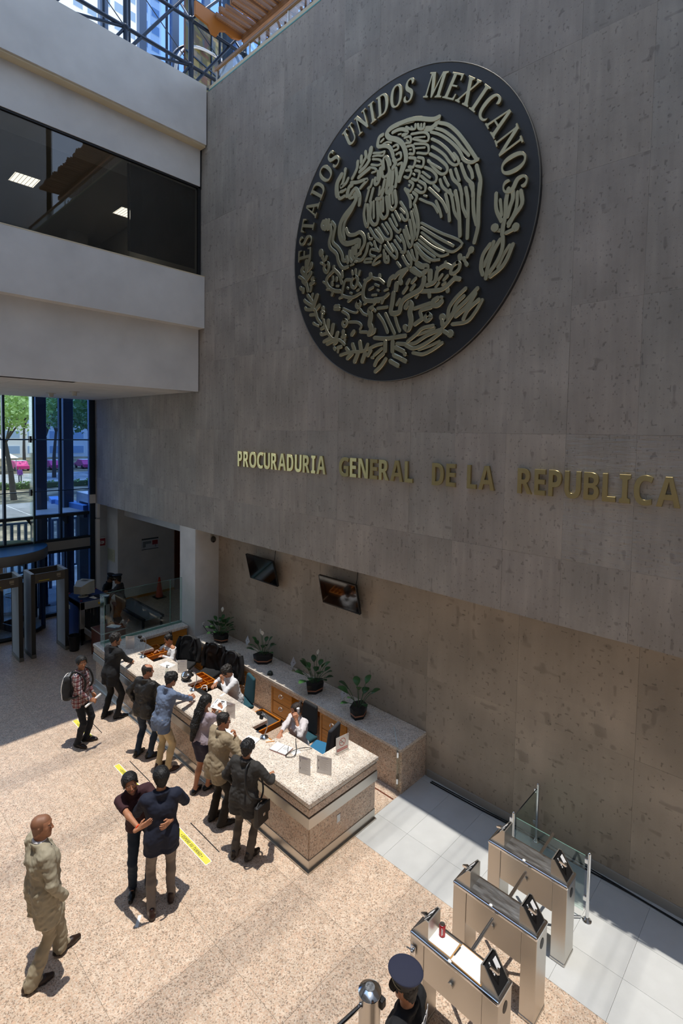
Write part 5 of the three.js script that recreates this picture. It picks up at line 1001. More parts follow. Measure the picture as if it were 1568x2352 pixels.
function joinGeos(list) {
  let n = 0; const idx = []; const P = [], N = [], C = [];
  for (const g of list) { const p = g.attributes.position, c = g.attributes.color; for (let i = 0; i < p.count; i++) { P.push(p.getX(i), p.getY(i), p.getZ(i)); N.push(g.attributes.normal.getX(i), g.attributes.normal.getY(i), g.attributes.normal.getZ(i)); C.push(c.getX(i), c.getY(i), c.getZ(i)); } for (const i of g.index.array) idx.push(i + n); n += p.count; }
  const g = new THREE.BufferGeometry(); g.setAttribute('position', new THREE.Float32BufferAttribute(P, 3)); g.setAttribute('normal', new THREE.Float32BufferAttribute(N, 3)); g.setAttribute('color', new THREE.Float32BufferAttribute(C, 3)); g.setIndex(idx); return g;
}
const bodyMat = std({ vertexColors: true, roughness: 0.55 });
const cloth = (o = {}) => std({ vertexColors: true, roughness: 0.85, ...o });
function ik(a, c, l1, l2, pole) {
  const d = c.clone().sub(a), L = Math.min(d.length(), (l1 + l2) * 0.999); d.normalize();
  const x = (l1 * l1 - l2 * l2 + L * L) / (2 * L), h = Math.sqrt(Math.max(0, l1 * l1 - x * x));
  const p = pole.clone().addScaledVector(d, -pole.dot(d)); if (p.lengthSq() < 1e-6) p.set(0, 0, -1); p.normalize();
  return [a.clone().addScaledVector(d, x).addScaledVector(p, h), a.clone().addScaledVector(d, L)];
}
/* One person. Lengths are for a height of 1.75 m and scaled to S.h; the person faces local +z, the left side is +x.
   S.L and S.R: { at: wrist, pole: where the elbow points, dir: the hand's direction, palm: where the palm faces, curl } */
function person(label, S) {
  const o = thing('person', label, 'person', S.pos, S.turn, S.group), k = S.h / 1.75; o.scale.setScalar(k);
  const G = S.girth || 1, seated = S.seated, fem = S.fem ? 1 : 0, skin = lin(S.skin || 0xb98565);
  const hip = V(S.hipx || 0, seated ? 0.61 : 0.93, S.hipz || 0), a = S.lean || 0, tl = S.tilt || 0;
  const U = V(Math.sin(tl), Math.cos(a) * Math.cos(tl), Math.sin(a)), side = V(Math.cos(tl) * Math.cos(S.twist || 0), -Math.sin(tl), -Math.sin(S.twist || 0)).normalize(), fwd = side.clone().cross(U).normalize();
  const on = (b, s, u, f) => b.clone().addScaledVector(side, s).addScaledVector(U, u).addScaledVector(fwd, f);
  const N = on(hip, 0, 0.545, -0.01), headDir = U.clone().addScaledVector(fwd, S.neck || 0.12).normalize();
  const HR = new THREE.Matrix4().makeRotationFromEuler(new THREE.Euler(S.headPitch || 0, (S.headYaw || 0) + (S.twist || 0), S.headTilt || 0, 'YXZ'));
  const HC = N.clone().addScaledVector(headDir, 0.165), toHead = (x, y, z) => V(x, y, z).applyMatrix4(HR).add(HC);
  const sw = (fem ? 0.165 : 0.185) * (0.6 + 0.4 * G), body = [], top = [], topArm = { L: [], R: [] }, arms = {};
  // ---- torso
  const col = (list, m, f) => {
    for (const s of [-1, 1]) {
      const pel = on(hip, s * 0.085 * G, 0.0, -0.01), wai = on(hip, s * (0.062 - 0.012 * fem) * G, 0.17, 0.005), che = on(hip, s * 0.078 * G, 0.37, 0.0), sh = on(hip, s * (sw - 0.035), 0.475, -0.015);
      list.push(bone(pel, 0.098 * G * f + m, wai, (0.092 - 0.014 * fem) * G * f + m), bone(wai, (0.092 - 0.014 * fem) * G * f + m, che, 0.104 * G * f + m), bone(che, 0.1 * G * f + m, sh, 0.058 * f + m), bone(sh, 0.055 * f + m, on(hip, s * 0.04, 0.53, -0.012), 0.05 * f + m * 0.5));
      if (fem) list.push(bone(on(hip, s * 0.07, 0.34, 0.075), 0.055, on(hip, s * 0.075, 0.36, 0.05), 0.06));
    }
    list.push(bone(on(hip, 0, 0.05, 0.02), 0.09 * G * f + m, on(hip, 0, 0.33, 0.0), 0.1 * G * f + m));
    if (S.belly) list.push(bone(on(hip, 0, 0.1, 0.06), 0.1 * S.belly, on(hip, 0, 0.22, 0.055), 0.09 * S.belly));
  };
  col(body, 0, 0.9);
  body.push(bone(on(hip, 0, 0.5, -0.015), 0.06, HC.clone().addScaledVector(headDir, -0.05), 0.053 - 0.008 * fem));
  // ---- arms and hands
  const handGeos = [], T = S.top || {}, sleeve = T.sleeve ?? 1;
  for (const [key, s] of [['L', 1], ['R', -1]]) {
    const A = S[key] || {}, sh = on(hip, s * sw, 0.49, -0.012), want = V(...(A.at || [s * 0.27, 0.86, 0.06])), [el, wr] = ik(sh, want, 0.285, 0.255, V(...(A.pole || [s * 0.6, -0.3, -1])));
    arms[key] = { sh, el, wr };
    body.push(bone(sh, 0.047 * (0.7 + 0.3 * G), el, 0.036), bone(el, 0.038, wr, 0.026));
    const tm = T.loose ?? 0.014;
    if (sleeve > 0.5) { const end = el.clone().lerp(wr, Math.min(1, (sleeve - 0.5) * 2)); topArm[key].push(bone(sh, 0.056 * (0.6 + 0.4 * G) + tm, el, 0.042 + tm), bone(el, 0.042 + tm, end, 0.03 + tm)); arms[key].end = end; arms[key].endDir = wr.clone().sub(el).normalize(); }
    else if (sleeve > 0) { const end = sh.clone().lerp(el, sleeve * 2); topArm[key].push(bone(sh, 0.056 * (0.6 + 0.4 * G) + tm, end, 0.052 + tm)); arms[key].end = end; arms[key].endDir = el.clone().sub(sh).normalize(); }
    if (A.hidden) continue;
    // hand: Z along the fingers, Y away from the palm
    const Zh = (A.dir ? V(...A.dir) : wr.clone().sub(el)).normalize(), Y0 = V(...(A.palm || [-s, 0, 0])).negate(), Xh = Y0.cross(Zh).normalize(), Yh = Zh.clone().cross(Xh), m = (x, y, z) => wr.clone().addScaledVector(Xh, x).addScaledVector(Yh, y).addScaledVector(Zh, z);
    const th = s * (A.thumb || 1), cu = A.curl ?? 0.35, hb = [bone(m(0, 0, -0.05), 0.026, m(0, 0, 0.01), 0.025)];
    for (const q of [-0.027, -0.009, 0.009, 0.026]) hb.push(bone(m(q * 0.6, 0, 0.012), 0.016, m(q, 0, 0.085), 0.0125));
    const fl = [0.068, 0.078, 0.074, 0.058];
    [-0.029, -0.01, 0.01, 0.028].forEach((q, i) => {
      const L = fl[(th < 0 ? 3 - i : i)] || 0.07, spread = (A.spread || 0.06) * q / 0.03; let p = m(q, 0, 0.088), an = 0;
      for (const [fr, r0, r1] of [[0.45, 0.0098, 0.0088], [0.31, 0.0088, 0.0082], [0.24, 0.0082, 0.007]]) { an += cu * 1.05; const n = p.clone().addScaledVector(Zh, Math.cos(an) * L * fr).addScaledVector(Yh, -Math.sin(an) * L * fr).addScaledVector(Xh, spread * L * fr); hb.push(bone(p, r0, n, r1)); p = n; }
    });
    const tb = m(-th * 0.022, -0.006, 0.02), t1 = m(-th * 0.05, -0.016, 0.056), t2 = m(-th * (0.058 - 0.02 * cu), -0.022 - 0.012 * cu, 0.088);
    hb.push(bone(tb, 0.016, t1, 0.0115), bone(t1, 0.0112, t2, 0.009));
    const [lo, hi] = bounds(hb, 0.008); handGeos.push(surface(field(hb, 0.007), lo, hi, 0.0042, () => skin));
    arms[key].hand = { m, Xh, Yh, Zh };
  }
  // ---- legs
  const feet = [];
  for (const [key, s] of [['footL', 1], ['footR', -1]]) {
    const f = S[key] || [s * 0.1, 0, s * 0.15], hj = V(hip.x + s * 0.09 * G, hip.y - 0.03, hip.z), an = V(f[0], 0.085 + (f[3] || 0), f[1]);
    const [kn, ak] = ik(hj, an, 0.43, 0.425, seated ? V(0, 1, 0.6) : V(Math.sin(f[2] || 0), 0, 1)), d = V(Math.sin(f[2] || 0), 0, Math.cos(f[2] || 0));
    body.push(bone(hj, 0.075 * G, kn, 0.049), bone(kn, 0.05, kn.clone().lerp(ak, 0.35).addScaledVector(d, -0.012), 0.052), bone(kn.clone().lerp(ak, 0.35).addScaledVector(d, -0.012), 0.052, ak, 0.032), bone(ak, 0.032, ak.clone().addScaledVector(d, 0.13).setY(0.035 + (f[3] || 0)), 0.026), bone(ak, 0.032, ak.clone().addScaledVector(d, -0.04).setY(0.04 + (f[3] || 0)), 0.028));
    feet.push({ hj, kn, ak, d, up: f[3] || 0 });
  }
  // ---- head
  const P = [], hp = (x, y, z, r, x2 = x, y2 = y, z2 = z, r2 = r) => P.push([x, y, z, r, x2, y2, z2, r2]);
  hp(0, 0.035, -0.03, 0.078, 0, 0.04, 0.012, 0.074); hp(0, 0.0, 0.022, 0.064, 0, -0.045, 0.03, 0.05); hp(-0.032, -0.06, 0.03, 0.026, 0, -0.098, 0.068, 0.021); hp(0.032, -0.06, 0.03, 0.026, 0, -0.098, 0.068, 0.021);
  hp(-0.045, -0.012, 0.052, 0.022); hp(0.045, -0.012, 0.052, 0.022); hp(0, -0.055, 0.072, 0.02); hp(0, -0.04, -0.03, 0.06, 0, -0.12, -0.02, 0.05);
  const headF = field(P, 0.03), noseF = field([[0, 0.018, 0.09, 0.006, 0, -0.022, 0.108, 0.0115], [-0.01, -0.026, 0.1, 0.008, 0.01, -0.026, 0.1, 0.008], [-0.02, -0.058, 0.088, 0.005, 0.02, -0.058, 0.088, 0.005], [-0.016, -0.066, 0.086, 0.006, 0.016, -0.066, 0.086, 0.006], [-0.042, 0.034, 0.08, 0.008, 0.042, 0.034, 0.08, 0.008], [-0.079, 0.018, -0.012, 0.01, -0.076, -0.028, 0.0, 0.007], [0.079, 0.018, -0.012, 0.01, 0.076, -0.028, 0.0, 0.007]], 0.006), eyeF = field([[-0.031, 0.012, 0.1, 0.012, -0.031, 0.012, 0.1, 0.012], [0.031, 0.012, 0.1, 0.012, 0.031, 0.012, 0.1, 0.012]], 0.003);
  const headAll = (x, y, z) => { const d = headF(x, y, z), q = noseF(x, y, z), h = clamp(0.5 + 0.5 * (d - q) / 0.012, 0, 1), r = d + (q - d) * h - 0.012 * h * (1 - h); const e = -eyeF(x, y, z); return Math.max(r, e + 0.003 > r ? r : r); };
  const hairC = lin(S.hair?.color ?? 0x17130f), lip = [skin[0] * 0.8, skin[1] * 0.5, skin[2] * 0.5], H = S.hair || {};
  const faceTint = (x, y, z) => {
    if (z > 0.07 && Math.abs(Math.abs(x) - 0.031) < 0.0135 && Math.abs(y - 0.013) < 0.0055) return Math.abs(Math.abs(x) - 0.031) < 0.006 ? [0.02, 0.015, 0.012] : [0.6, 0.56, 0.52];
    if (z > 0.055 && Math.abs(x) > 0.012 && Math.abs(x) < 0.052 && Math.abs(y - 0.036 + 0.12 * Math.abs(Math.abs(x) - 0.03)) < 0.0055) return hairC.map((c, i) => c * 0.8 + skin[i] * 0.2);
    if (z > 0.08 && Math.abs(x) < 0.024 && y < -0.053 && y > -0.072) return lip;
    if (S.beard && z > -0.005 && y < -0.03 - 0.3 * Math.max(0, z - 0.06) && !(Math.abs(x) < 0.022 && y > -0.076 && y < -0.05) && y > -0.125) return skin.map((c, i) => c * (1 - S.beard) + hairC[i] * S.beard);
    if (S.hair?.stubble && y > (z > 0.03 ? 0.072 : -0.03 + z * 0.9)) return skin.map((c, i) => c * (1 - S.hair.stubble) + hairC[i] * S.hair.stubble);
    return skin;
  };
  const hg = surface(headAll, [-0.1, -0.17, -0.125], [0.1, 0.13, 0.13], 0.005, faceTint); hg.applyMatrix4(HR).translate(HC.x, HC.y, HC.z);
  const [blo, bhi] = bounds(body, 0.02), bodyF = field(body, 0.03), bg = surface(bodyF, blo, bhi, 0.015, () => skin);
  part('body', joinGeos([bg, hg, ...handGeos]), bodyMat, o);
  // ---- clothes
  const fold = (amp, s) => (x, y, z) => amp * (noise(x * 8 + s, y * 6, z * 8) + 0.7 * (1 - 2 * Math.abs(noise(x * 10 + y * 7, y * 12 + s, z * 10))) + 0.45 * (1 - 2 * Math.abs(noise(x * 21 - y * 9, y * 26 + s, z * 21))));
  const sd = (S.pos[0] * 3.7 + S.pos[2] * 1.3) % 17;
  if (!T.none) {
    const bare = T.neckDrop ?? 0.0; col(top, (T.loose ?? 0.014) * 1.1, 1);
    const hem = T.hem ?? 0.14;   // how far below the hip joint the garment hangs
    for (const s of [-1, 1]) top.push(bone(on(hip, s * 0.085 * G, 0.05, -0.012), 0.112 * G + (T.flare ?? 0), V(hip.x + s * 0.095 * G, hip.y - hem - 0.05, hip.z - 0.012 + (T.swing || 0)), 0.108 * G + (T.flare ?? 0.01)));
    if (T.collar) for (let i = 0; i < 7; i++) { const p = (q) => { const an = Math.PI * (0.15 + q * 1.7 / 7) + Math.PI * 0.075; return on(N, Math.cos(an) * 0.068, 0.012 - 0.03 * Math.max(0, -Math.sin(an)), -0.012 - Math.sin(an) * 0.062); }; top.push(bone(p(i), 0.016, p(i + 1), 0.016)); }
    const Ft = field(top, 0.05), FL = topArm.L.length ? field(topArm.L, 0.02) : () => 9, FR = topArm.R.length ? field(topArm.R, 0.02) : () => 9, F = (x, y, z) => smin(Ft(x, y, z), Math.min(FL(x, y, z), FR(x, y, z)), 0.022), W = fold(T.fold ?? 0.01, sd), ends = ['L', 'R'].map((q) => arms[q]).filter((q) => q.end);
    const f = (x, y, z) => {
      const d0 = F(x, y, z); let d = d0 + W(x, y, z); d = Math.min(d, Math.max(bodyF(x, y, z) - 0.007, d0 - 0.022)); d = Math.max(d, seated ? -9 : hip.y - hem - y);
      for (const q of ends) { const g = (x - q.end.x) * q.endDir.x + (y - q.end.y) * q.endDir.y + (z - q.end.z) * q.endDir.z, r = Math.hypot(x - q.end.x, y - q.end.y, z - q.end.z); if (r < 0.09) d = Math.max(d, g); }
      const nu = (x - N.x) * U.x + (y - N.y) * U.y + (z - N.z) * U.z; d = Math.max(d, nu - (T.collar ? 0.034 : 0.004) + bare); return d;
    };
    const [lo, hi] = bounds([...top, ...topArm.L, ...topArm.R], 0.03), base = lin(T.color || 0x333333), tint = T.tint ? (x, y, z) => T.tint(x, y, z, base) : () => base;
    part(T.name || 'shirt', surface(f, lo, hi, 0.0115, tint), cloth({ roughness: T.rough ?? 0.85 }), o, T.label);
  }
  const D = S.low || {};
  if (!D.none) {
    const low2 = [];
    for (const s of [-1, 1]) low2.push(bone(V(hip.x + s * 0.085 * G, hip.y + 0.05, hip.z - 0.012), 0.103 * G, V(hip.x + s * 0.088 * G, hip.y - 0.05, hip.z - 0.015), 0.102 * G));
    if (D.skirt) { for (const s of [-1, 1]) low2.push(bone(V(hip.x + s * 0.085, hip.y, hip.z - 0.01), 0.11, feet[0].kn.clone().lerp(feet[1].kn, s > 0 ? 0.2 : 0.8).setY(D.skirt - 0.1), 0.1)); low2.push(bone(V(hip.x, hip.y, hip.z), 0.11, feet[0].kn.clone().lerp(feet[1].kn, 0.5).setY(D.skirt - 0.1), 0.1)); }
    const legs = D.skirt ? [] : feet.map((f) => [bone(f.hj, 0.086 * G + 0.006, f.kn, 0.066), bone(f.kn, 0.066, f.ak.clone().add(V(0, -0.03, 0)).addScaledVector(f.d, -0.008), D.hemw ?? 0.06)]), lf = legs.map((q) => field(q, 0.02));
    const Fp = field(low2, 0.03), F = (x, y, z) => lf.length ? smin(Fp(x, y, z), smin(lf[0](x, y, z), lf[1](x, y, z), 0.008), 0.03) : Fp(x, y, z), W = fold(D.fold ?? 0.008, sd + 5), base = lin(D.color || 0x222222), yb = D.skirt || 0;
    const f = (x, y, z) => { const d0 = F(x, y, z); let d = d0 + W(x, y, z); d = Math.max(Math.min(d, Math.max(bodyF(x, y, z) - 0.006, d0 - 0.022)), y - hip.y - 0.1); if (D.skirt) return Math.max(d, yb - y); for (const q of feet) if (Math.hypot(x - q.ak.x, z - q.ak.z) < 0.16) d = Math.max(d, q.ak.y - 0.055 - y); return d; };
    const [lo, hi] = bounds([...low2, ...legs.flat()], 0.025); part(D.name || 'trousers', surface(f, lo, hi, 0.0115, D.tint ? (x, y, z) => D.tint(x, y, z, base) : () => base), cloth(), o, D.label);
  }
  for (const q of feet) {
    const c = q.ak.clone().setY(q.up), w = (t, y, r, t2, y2, r2) => bone(c.clone().addScaledVector(q.d, t).setY(y + q.up), r, c.clone().addScaledVector(q.d, t2).setY(y2 + q.up), r2), fb = [w(-0.055, 0.036, 0.036, 0.03, 0.045, 0.04), w(0.03, 0.042, 0.041, 0.12, 0.03, 0.042), w(0.12, 0.028, 0.042, 0.19, 0.022, S.heels ? 0.018 : 0.03), w(-0.045, 0.05, 0.036, -0.03, S.heels ? 0.06 : 0.1, 0.036)];
    const F = field(fb, 0.02), base = lin(S.shoes || 0x1a1512), [lo, hi] = bounds(fb, 0.012); part('shoe', surface((x, y, z) => Math.max(F(x, y, z), q.up + 0.001 - y), lo, hi, 0.008, () => base), std({ vertexColors: true, roughness: 0.4 }), o);
  }
  // ---- hair
  if (!H.none) {
    const th = H.thick ?? 0.014, long = H.long ? field(H.long, 0.04) : null;
    const line = (x, z) => { const s = Math.abs(x); return z > 0.03 ? 0.03 + (z - 0.03) * 0.7 + (s > 0.05 ? -0.05 * (s - 0.05) / 0.03 : 0.015) : z > -0.03 ? -0.035 + (z + 0.03) * 1.08 : Math.max(-0.105, -0.035 + (z + 0.03) * 1.2); };
    const f = (x, y, z) => {
      const st = noise(x * 110, y * 45, z * 70) * 0.006 + noise(x * 30, y * 30, z * 30 + sd) * (H.mess ?? 0.004);
      let d = headF(x, y, z) - th * sm(-0.12, 0.06, y) - 0.003 + st; d = Math.max(d, line(x, z) - y + st); if (H.bald) d = Math.max(d, Math.min(0.062 - Math.hypot(x, (z - H.bald) * 0.8) , 9) - (y < 0.04 ? 9 : 0));
      if (long) d = Math.min(d, long(x, y, z) + st * 2); return d;
    };
    const lo = [-0.13, H.low ?? -0.14, H.back ?? -0.17], hi = [0.13, 0.17, 0.15];
    const g = surface(f, lo, hi, 0.0055, (x, y, z) => { const v = 0.8 + 0.5 * Math.abs(noise(x * 80, y * 25, z * 50)); return hairC.map((c) => c * v); }); g.applyMatrix4(HR).translate(HC.x, HC.y, HC.z); part('hair', g, std({ vertexColors: true, roughness: 0.62 }), o);
  }
  o.userData.rig = undefined; delete o.userData.rig;
  return { o, arms, HR, HC, toHead, on, hip, N, side, U, fwd, k, toWorld: (v) => v.clone().multiplyScalar(k).applyAxisAngle(V(0, 1, 0), S.turn).add(V(...S.pos)) };
}
// ---------------------------------------------------------------- the visitors
const onHead = (q, g) => g.applyMatrix4(q.HR).translate(q.HC.x, q.HC.y, q.HC.z);
function glasses(q) { part('spectacles', [0.033, -0.033].map((x) => onHead(q, torus(0.021, 0.0022, 6, 20).translate(x, 0.01, 0.108))).concat([onHead(q, bar([-0.012, 0.012, 0.11], [0.012, 0.012, 0.11], 0.002)), onHead(q, bar([0.053, 0.014, 0.104], [0.082, 0.014, 0.0], 0.002)), onHead(q, bar([-0.053, 0.014, 0.104], [-0.082, 0.014, 0.0], 0.002))]), M.black, q.o); }
function cuff(q, key, mat, r = 0.041, w = 0.03) { const A = q.arms[key], d = A.endDir; part('shirt_cuff', bar(A.end.clone().addScaledVector(d, -0.02).toArray(), A.end.clone().addScaledVector(d, w - 0.01).toArray(), r, 14), mat, q.o, 'white shirt cuff'); }
function ringCollar(q, mat, r = 0.062, u = 0.03) { const pts = []; for (let i = 0; i < 10; i++) { const a = i / 10 * Math.PI * 2; pts.push(q.on(q.N, Math.cos(a) * r, u - 0.012 * Math.sin(a), -0.006 + Math.sin(a) * r * 0.95).toArray()); } part('shirt_collar', tube(pts, 0.014, 8, 40, true), mat, q.o); }
const shirtWhite = std({ color: 0xe9e8ea, roughness: 0.8 });
// black suit at the far end of the counter
{
  const q = person('man in a black suit leaning on the counter, dark curly hair and beard', { pos: [-5.83, 0, 3.2], turn: Math.PI + 0.25, h: 1.78, lean: 0.16, hipz: 0.0, headYaw: -0.9, headPitch: 0.12, beard: 0.55, skin: 0xb98260, L: { at: [0.1, 1.055, 0.47], pole: [1, -0.6, -0.4], dir: [-1, 0, 0.3], palm: [0, -1, 0], curl: 0.5 }, R: { at: [-0.1, 1.065, 0.44], pole: [-1, -0.6, -0.4], dir: [1, 0, 0.2], palm: [0, -1, 0], curl: 0.5 }, footL: [0.12, -0.06, 0.15], footR: [-0.14, 0.05, -0.5], top: { name: 'suit_jacket', color: 0x17181b, hem: 0.2, collar: true, fold: 0.008, flare: 0.012 }, low: { color: 0x121316 }, shoes: 0x0d0c0c, hair: { color: 0x15100d, thick: 0.024, mess: 0.014 } });
}
// plaid shirt and backpack
{
  const plaid = (x, y, z, b) => { const u = (Math.atan2(x, z) * 0.14 + 0.5) * 1, w = (v, p, t) => ((v / p) % 1 + 1) % 1 < t; let c = [0.55, 0.50, 0.48]; if (w(y, 0.075, 0.42)) c = c.map((q, i) => q * [0.42, 0.2, 0.22][i]); if (w(u, 0.06, 0.42)) c = c.map((q, i) => q * [0.5, 0.24, 0.26][i]); if (w(y + 0.03, 0.075, 0.12)) c = [0.05, 0.05, 0.09]; if (w(u + 0.02, 0.06, 0.14)) c = [0.06, 0.05, 0.08]; return c; };
  const q = person('man in a red plaid shirt and dark jeans, standing on the sticker with a backpack', { pos: [-5.3, 0, 3.98], turn: 2.3, h: 1.72, headYaw: -0.7, headPitch: 0.1, skin: 0xb07a58, L: { at: [0.24, 0.92, 0.1] }, R: { at: [-0.15, 0.98, 0.26], pole: [-1, -0.5, -0.8], dir: [0.5, -0.35, 0.8], palm: [0.6, -0.6, 0.2], curl: 0.75 }, footL: [0.09, 0.04, 0.25], footR: [-0.1, -0.03, -0.25], top: { name: 'plaid_shirt', tint: plaid, hem: 0.12, collar: true, loose: 0.01, fold: 0.009 }, low: { name: 'jeans', color: 0x10141d }, shoes: 0x2a1c15, hair: { color: 0x0f0d0c, thick: 0.016 } });
  const w = q.toWorld(q.arms.R.hand.m(0, -0.03, 0.06));
  const p = thing('rolled_paper', 'rolled white paper in the hand of the man in plaid', 'paper roll', [w.x, w.y, w.z], 2.3 - 0.6); part('paper_roll', [bar([-0.16, -0.05, 0.02], [0.16, 0.06, -0.02], 0.021, 16)], M.paper, p); part('roll_end', [torus(0.014, 0.006, 6, 16).rotateY(Math.PI / 2).rotateZ(0.34).translate(0.16, 0.06, -0.02)], M.grey, p);
  const b = q.toWorld(V(0, 1.17, -0.23)), bp = thing('backpack', 'grey and black backpack on the back of the man in plaid', 'backpack', [b.x, b.y, b.z], 2.3);
  const gc = lin(0x6d6f72), kc = lin(0x26272a), F = field([[-0.08, -0.16, 0, 0.095, -0.07, 0.15, 0.01, 0.085], [0.08, -0.16, 0, 0.095, 0.07, 0.15, 0.01, 0.085]], 0.06), F2 = field([[-0.07, -0.14, -0.07, 0.06, -0.06, 0.02, -0.065, 0.055], [0.07, -0.14, -0.07, 0.06, 0.06, 0.02, -0.065, 0.055]], 0.05);
  part('pack_body', surface((x, y, z) => F(x, y, z) + 0.006 * noise(x * 18, y * 18, z * 18), [-0.22, -0.3, -0.16], [0.22, 0.28, 0.14], 0.011, (x, y) => (Math.abs(x) > 0.1 ? kc : gc)), cloth(), bp); part('front_pocket', surface((x, y, z) => F2(x, y, z) + 0.005 * noise(x * 18, y * 18, z * 18), [-0.18, -0.24, -0.16], [0.18, 0.12, 0.04], 0.011, () => kc), cloth(), bp);
  part('piping', [tube([[-0.16, -0.2, -0.06], [-0.15, 0.0, -0.08], [-0.1, 0.18, -0.06], [0, 0.23, -0.05], [0.1, 0.18, -0.06], [0.15, 0, -0.08], [0.16, -0.2, -0.06]], 0.007, 6), tube([[-0.14, -0.24, -0.08], [0, -0.26, -0.1], [0.14, -0.24, -0.08]], 0.007, 6)], M.paper, bp); part('grab_loop', tube([[-0.03, 0.23, 0.04], [0, 0.28, 0.05], [0.03, 0.23, 0.04]], 0.008, 6), M.black, bp);
  for (const s of [-1, 1]) part('shoulder_strap', tube([[s * 0.09, 0.2, 0.05], [s * 0.12, 0.32, 0.15], [s * 0.13, 0.31, 0.28], [s * 0.13, 0.16, 0.375], [s * 0.15, -0.02, 0.36], [s * 0.18, -0.14, 0.2], [s * 0.14, -0.18, 0.05]], 0.018, 8, 40), M.black, bp);
}
// balding man in a black jacket
person('balding man in a loose black jacket and blue jeans at the counter', { pos: [-4.08, 0, 3.3], turn: Math.PI + 0.28, h: 1.72, girth: 1.14, lean: 0.1, headYaw: -0.8, headPitch: 0.1, skin: 0xb5795a, L: { at: [0.26, 0.98, 0.02], pole: [1, 0.1, -0.5], hidden: true }, R: { at: [-0.16, 1.06, 0.46], pole: [-1, -0.6, -0.5], dir: [0.6, 0, 1], palm: [0, -1, 0], curl: 0.5 }, footL: [0.13, -0.06, 0.2], footR: [-0.12, 0.02, -0.5], top: { name: 'black_jacket', color: 0x1b1a19, hem: 0.12, collar: true, loose: 0.024, fold: 0.013, rough: 0.6 }, low: { name: 'jeans', color: 0x27364a, tint: (x, y, z, b) => b.map((c) => c * (0.8 + 0.5 * sm(0, 0.4, noise(x * 7, y * 5, z * 7)))) }, shoes: 0x111112, hair: { color: 0x2a231f, thick: 0.006, bald: 0.01 } });
// blue shirt
person('man in a blue shirt and beige trousers resting both forearms on the counter', { pos: [-3.46, 0, 3.22], turn: Math.PI + 0.15, h: 1.76, lean: 0.3, hipz: -0.08, headYaw: -0.3, headPitch: 0.25, skin: 0xb87f5e, L: { at: [0.06, 1.075, 0.52], pole: [1, -0.7, -0.2], dir: [-0.5, 0.1, 1], palm: [-1, -0.4, 0], curl: 0.8 }, R: { at: [-0.1, 1.08, 0.56], pole: [-1, -0.7, -0.2], dir: [0.3, 0.3, 1], palm: [1, -0.4, 0], curl: 0.8 }, footL: [0.1, -0.06, 0.2], footR: [-0.1, -0.02, -0.3], top: { name: 'blue_shirt', color: 0x66758f, hem: 0.16, collar: true, loose: 0.016, fold: 0.014 }, low: { color: 0xc2ae88, fold: 0.01 }, shoes: 0x3a1d12, hair: { color: 0x12100e, thick: 0.022, mess: 0.01 } });
// long-haired woman
{
  const q = person('woman with very long black hair in a lilac blouse and navy skirt at the counter', { pos: [-2.5, 0, 3.05], turn: Math.PI + 0.3, h: 1.62, fem: true, girth: 0.95, lean: 0.14, headYaw: -0.35, headPitch: 0.05, skin: 0xb98160, heels: true, L: { at: [0.12, 1.22, 0.44], pole: [0.6, -1, 0], dir: [0.3, 0.35, 1], palm: [-0.6, 0.8, 0.2], curl: 0.25 }, R: { at: [-0.02, 1.27, 0.48], pole: [-0.7, -1, 0], dir: [0.5, 0.5, 0.6], palm: [0.3, 0.9, -0.2], curl: 0.3 }, footL: [0.07, -0.1, 0.1], footR: [-0.06, 0.08, -0.4], top: { name: 'blouse', color: 0xa79aa4, sleeve: 0.3, hem: -0.02, loose: 0.012, fold: 0.01 }, low: { name: 'skirt', color: 0x1c1830, skirt: 0.55, fold: 0.004 }, shoes: 0x0c0b0d, hair: { color: 0x0c0908, thick: 0.018, low: -0.7, back: -0.34, long: [[-0.05, 0.03, -0.06, 0.05, -0.055, -0.16, -0.14, 0.045], [0.05, 0.03, -0.06, 0.05, 0.055, -0.16, -0.14, 0.045], [-0.055, -0.16, -0.14, 0.045, -0.045, -0.4, -0.215, 0.05], [0.055, -0.16, -0.14, 0.045, 0.045, -0.4, -0.215, 0.05], [-0.04, -0.4, -0.215, 0.05, -0.015, -0.62, -0.25, 0.025], [0.04, -0.4, -0.215, 0.05, 0.015, -0.62, -0.25, 0.025], [0, 0.0, -0.1, 0.05, 0, -0.55, -0.235, 0.03]] } });
  const w = q.toWorld(V(0.07, 1.33, 0.58)), d = thing('document_sheet', 'white printed form held up by the long-haired woman', 'document', [w.x, w.y, w.z], 0.35);
  const form = canvasTex(128, 168, (g, W, Hh) => { g.fillStyle = '#f3f2f0'; g.fillRect(0, 0, W, Hh); g.fillStyle = '#77757b'; g.fillRect(64, 14, 50, 8); g.fillRect(46, 66, 44, 44); g.fillStyle = '#f3f2f0'; for (let k = 0; k < 4; k++) g.fillRect(50, 72 + k * 9, 36, 3); g.fillStyle = '#9b999f'; g.fillRect(14, 20, 14, 14); g.fillRect(20, 124, 80, 4); g.fillRect(20, 134, 60, 4); });
  part('sheet', box(-0.14, 0.14, -0.002, 0.004, -0.11, 0.11).rotateX(0.25), M.paper, d); part('printed_face', new THREE.PlaneGeometry(0.22, 0.27).rotateX(-Math.PI / 2).rotateY(Math.PI / 2).translate(0, 0.0048, 0).rotateX(0.25), std({ map: form, roughness: 0.8 }), d);
  part('watch', [torus(0.031, 0.008, 8, 20).applyQuaternion(new THREE.Quaternion().setFromUnitVectors(V(0, 0, 1), q.arms.L.wr.clone().sub(q.arms.L.el).normalize())).translate(q.arms.L.wr.x, q.arms.L.wr.y, q.arms.L.wr.z)], M.black, q.o);
}
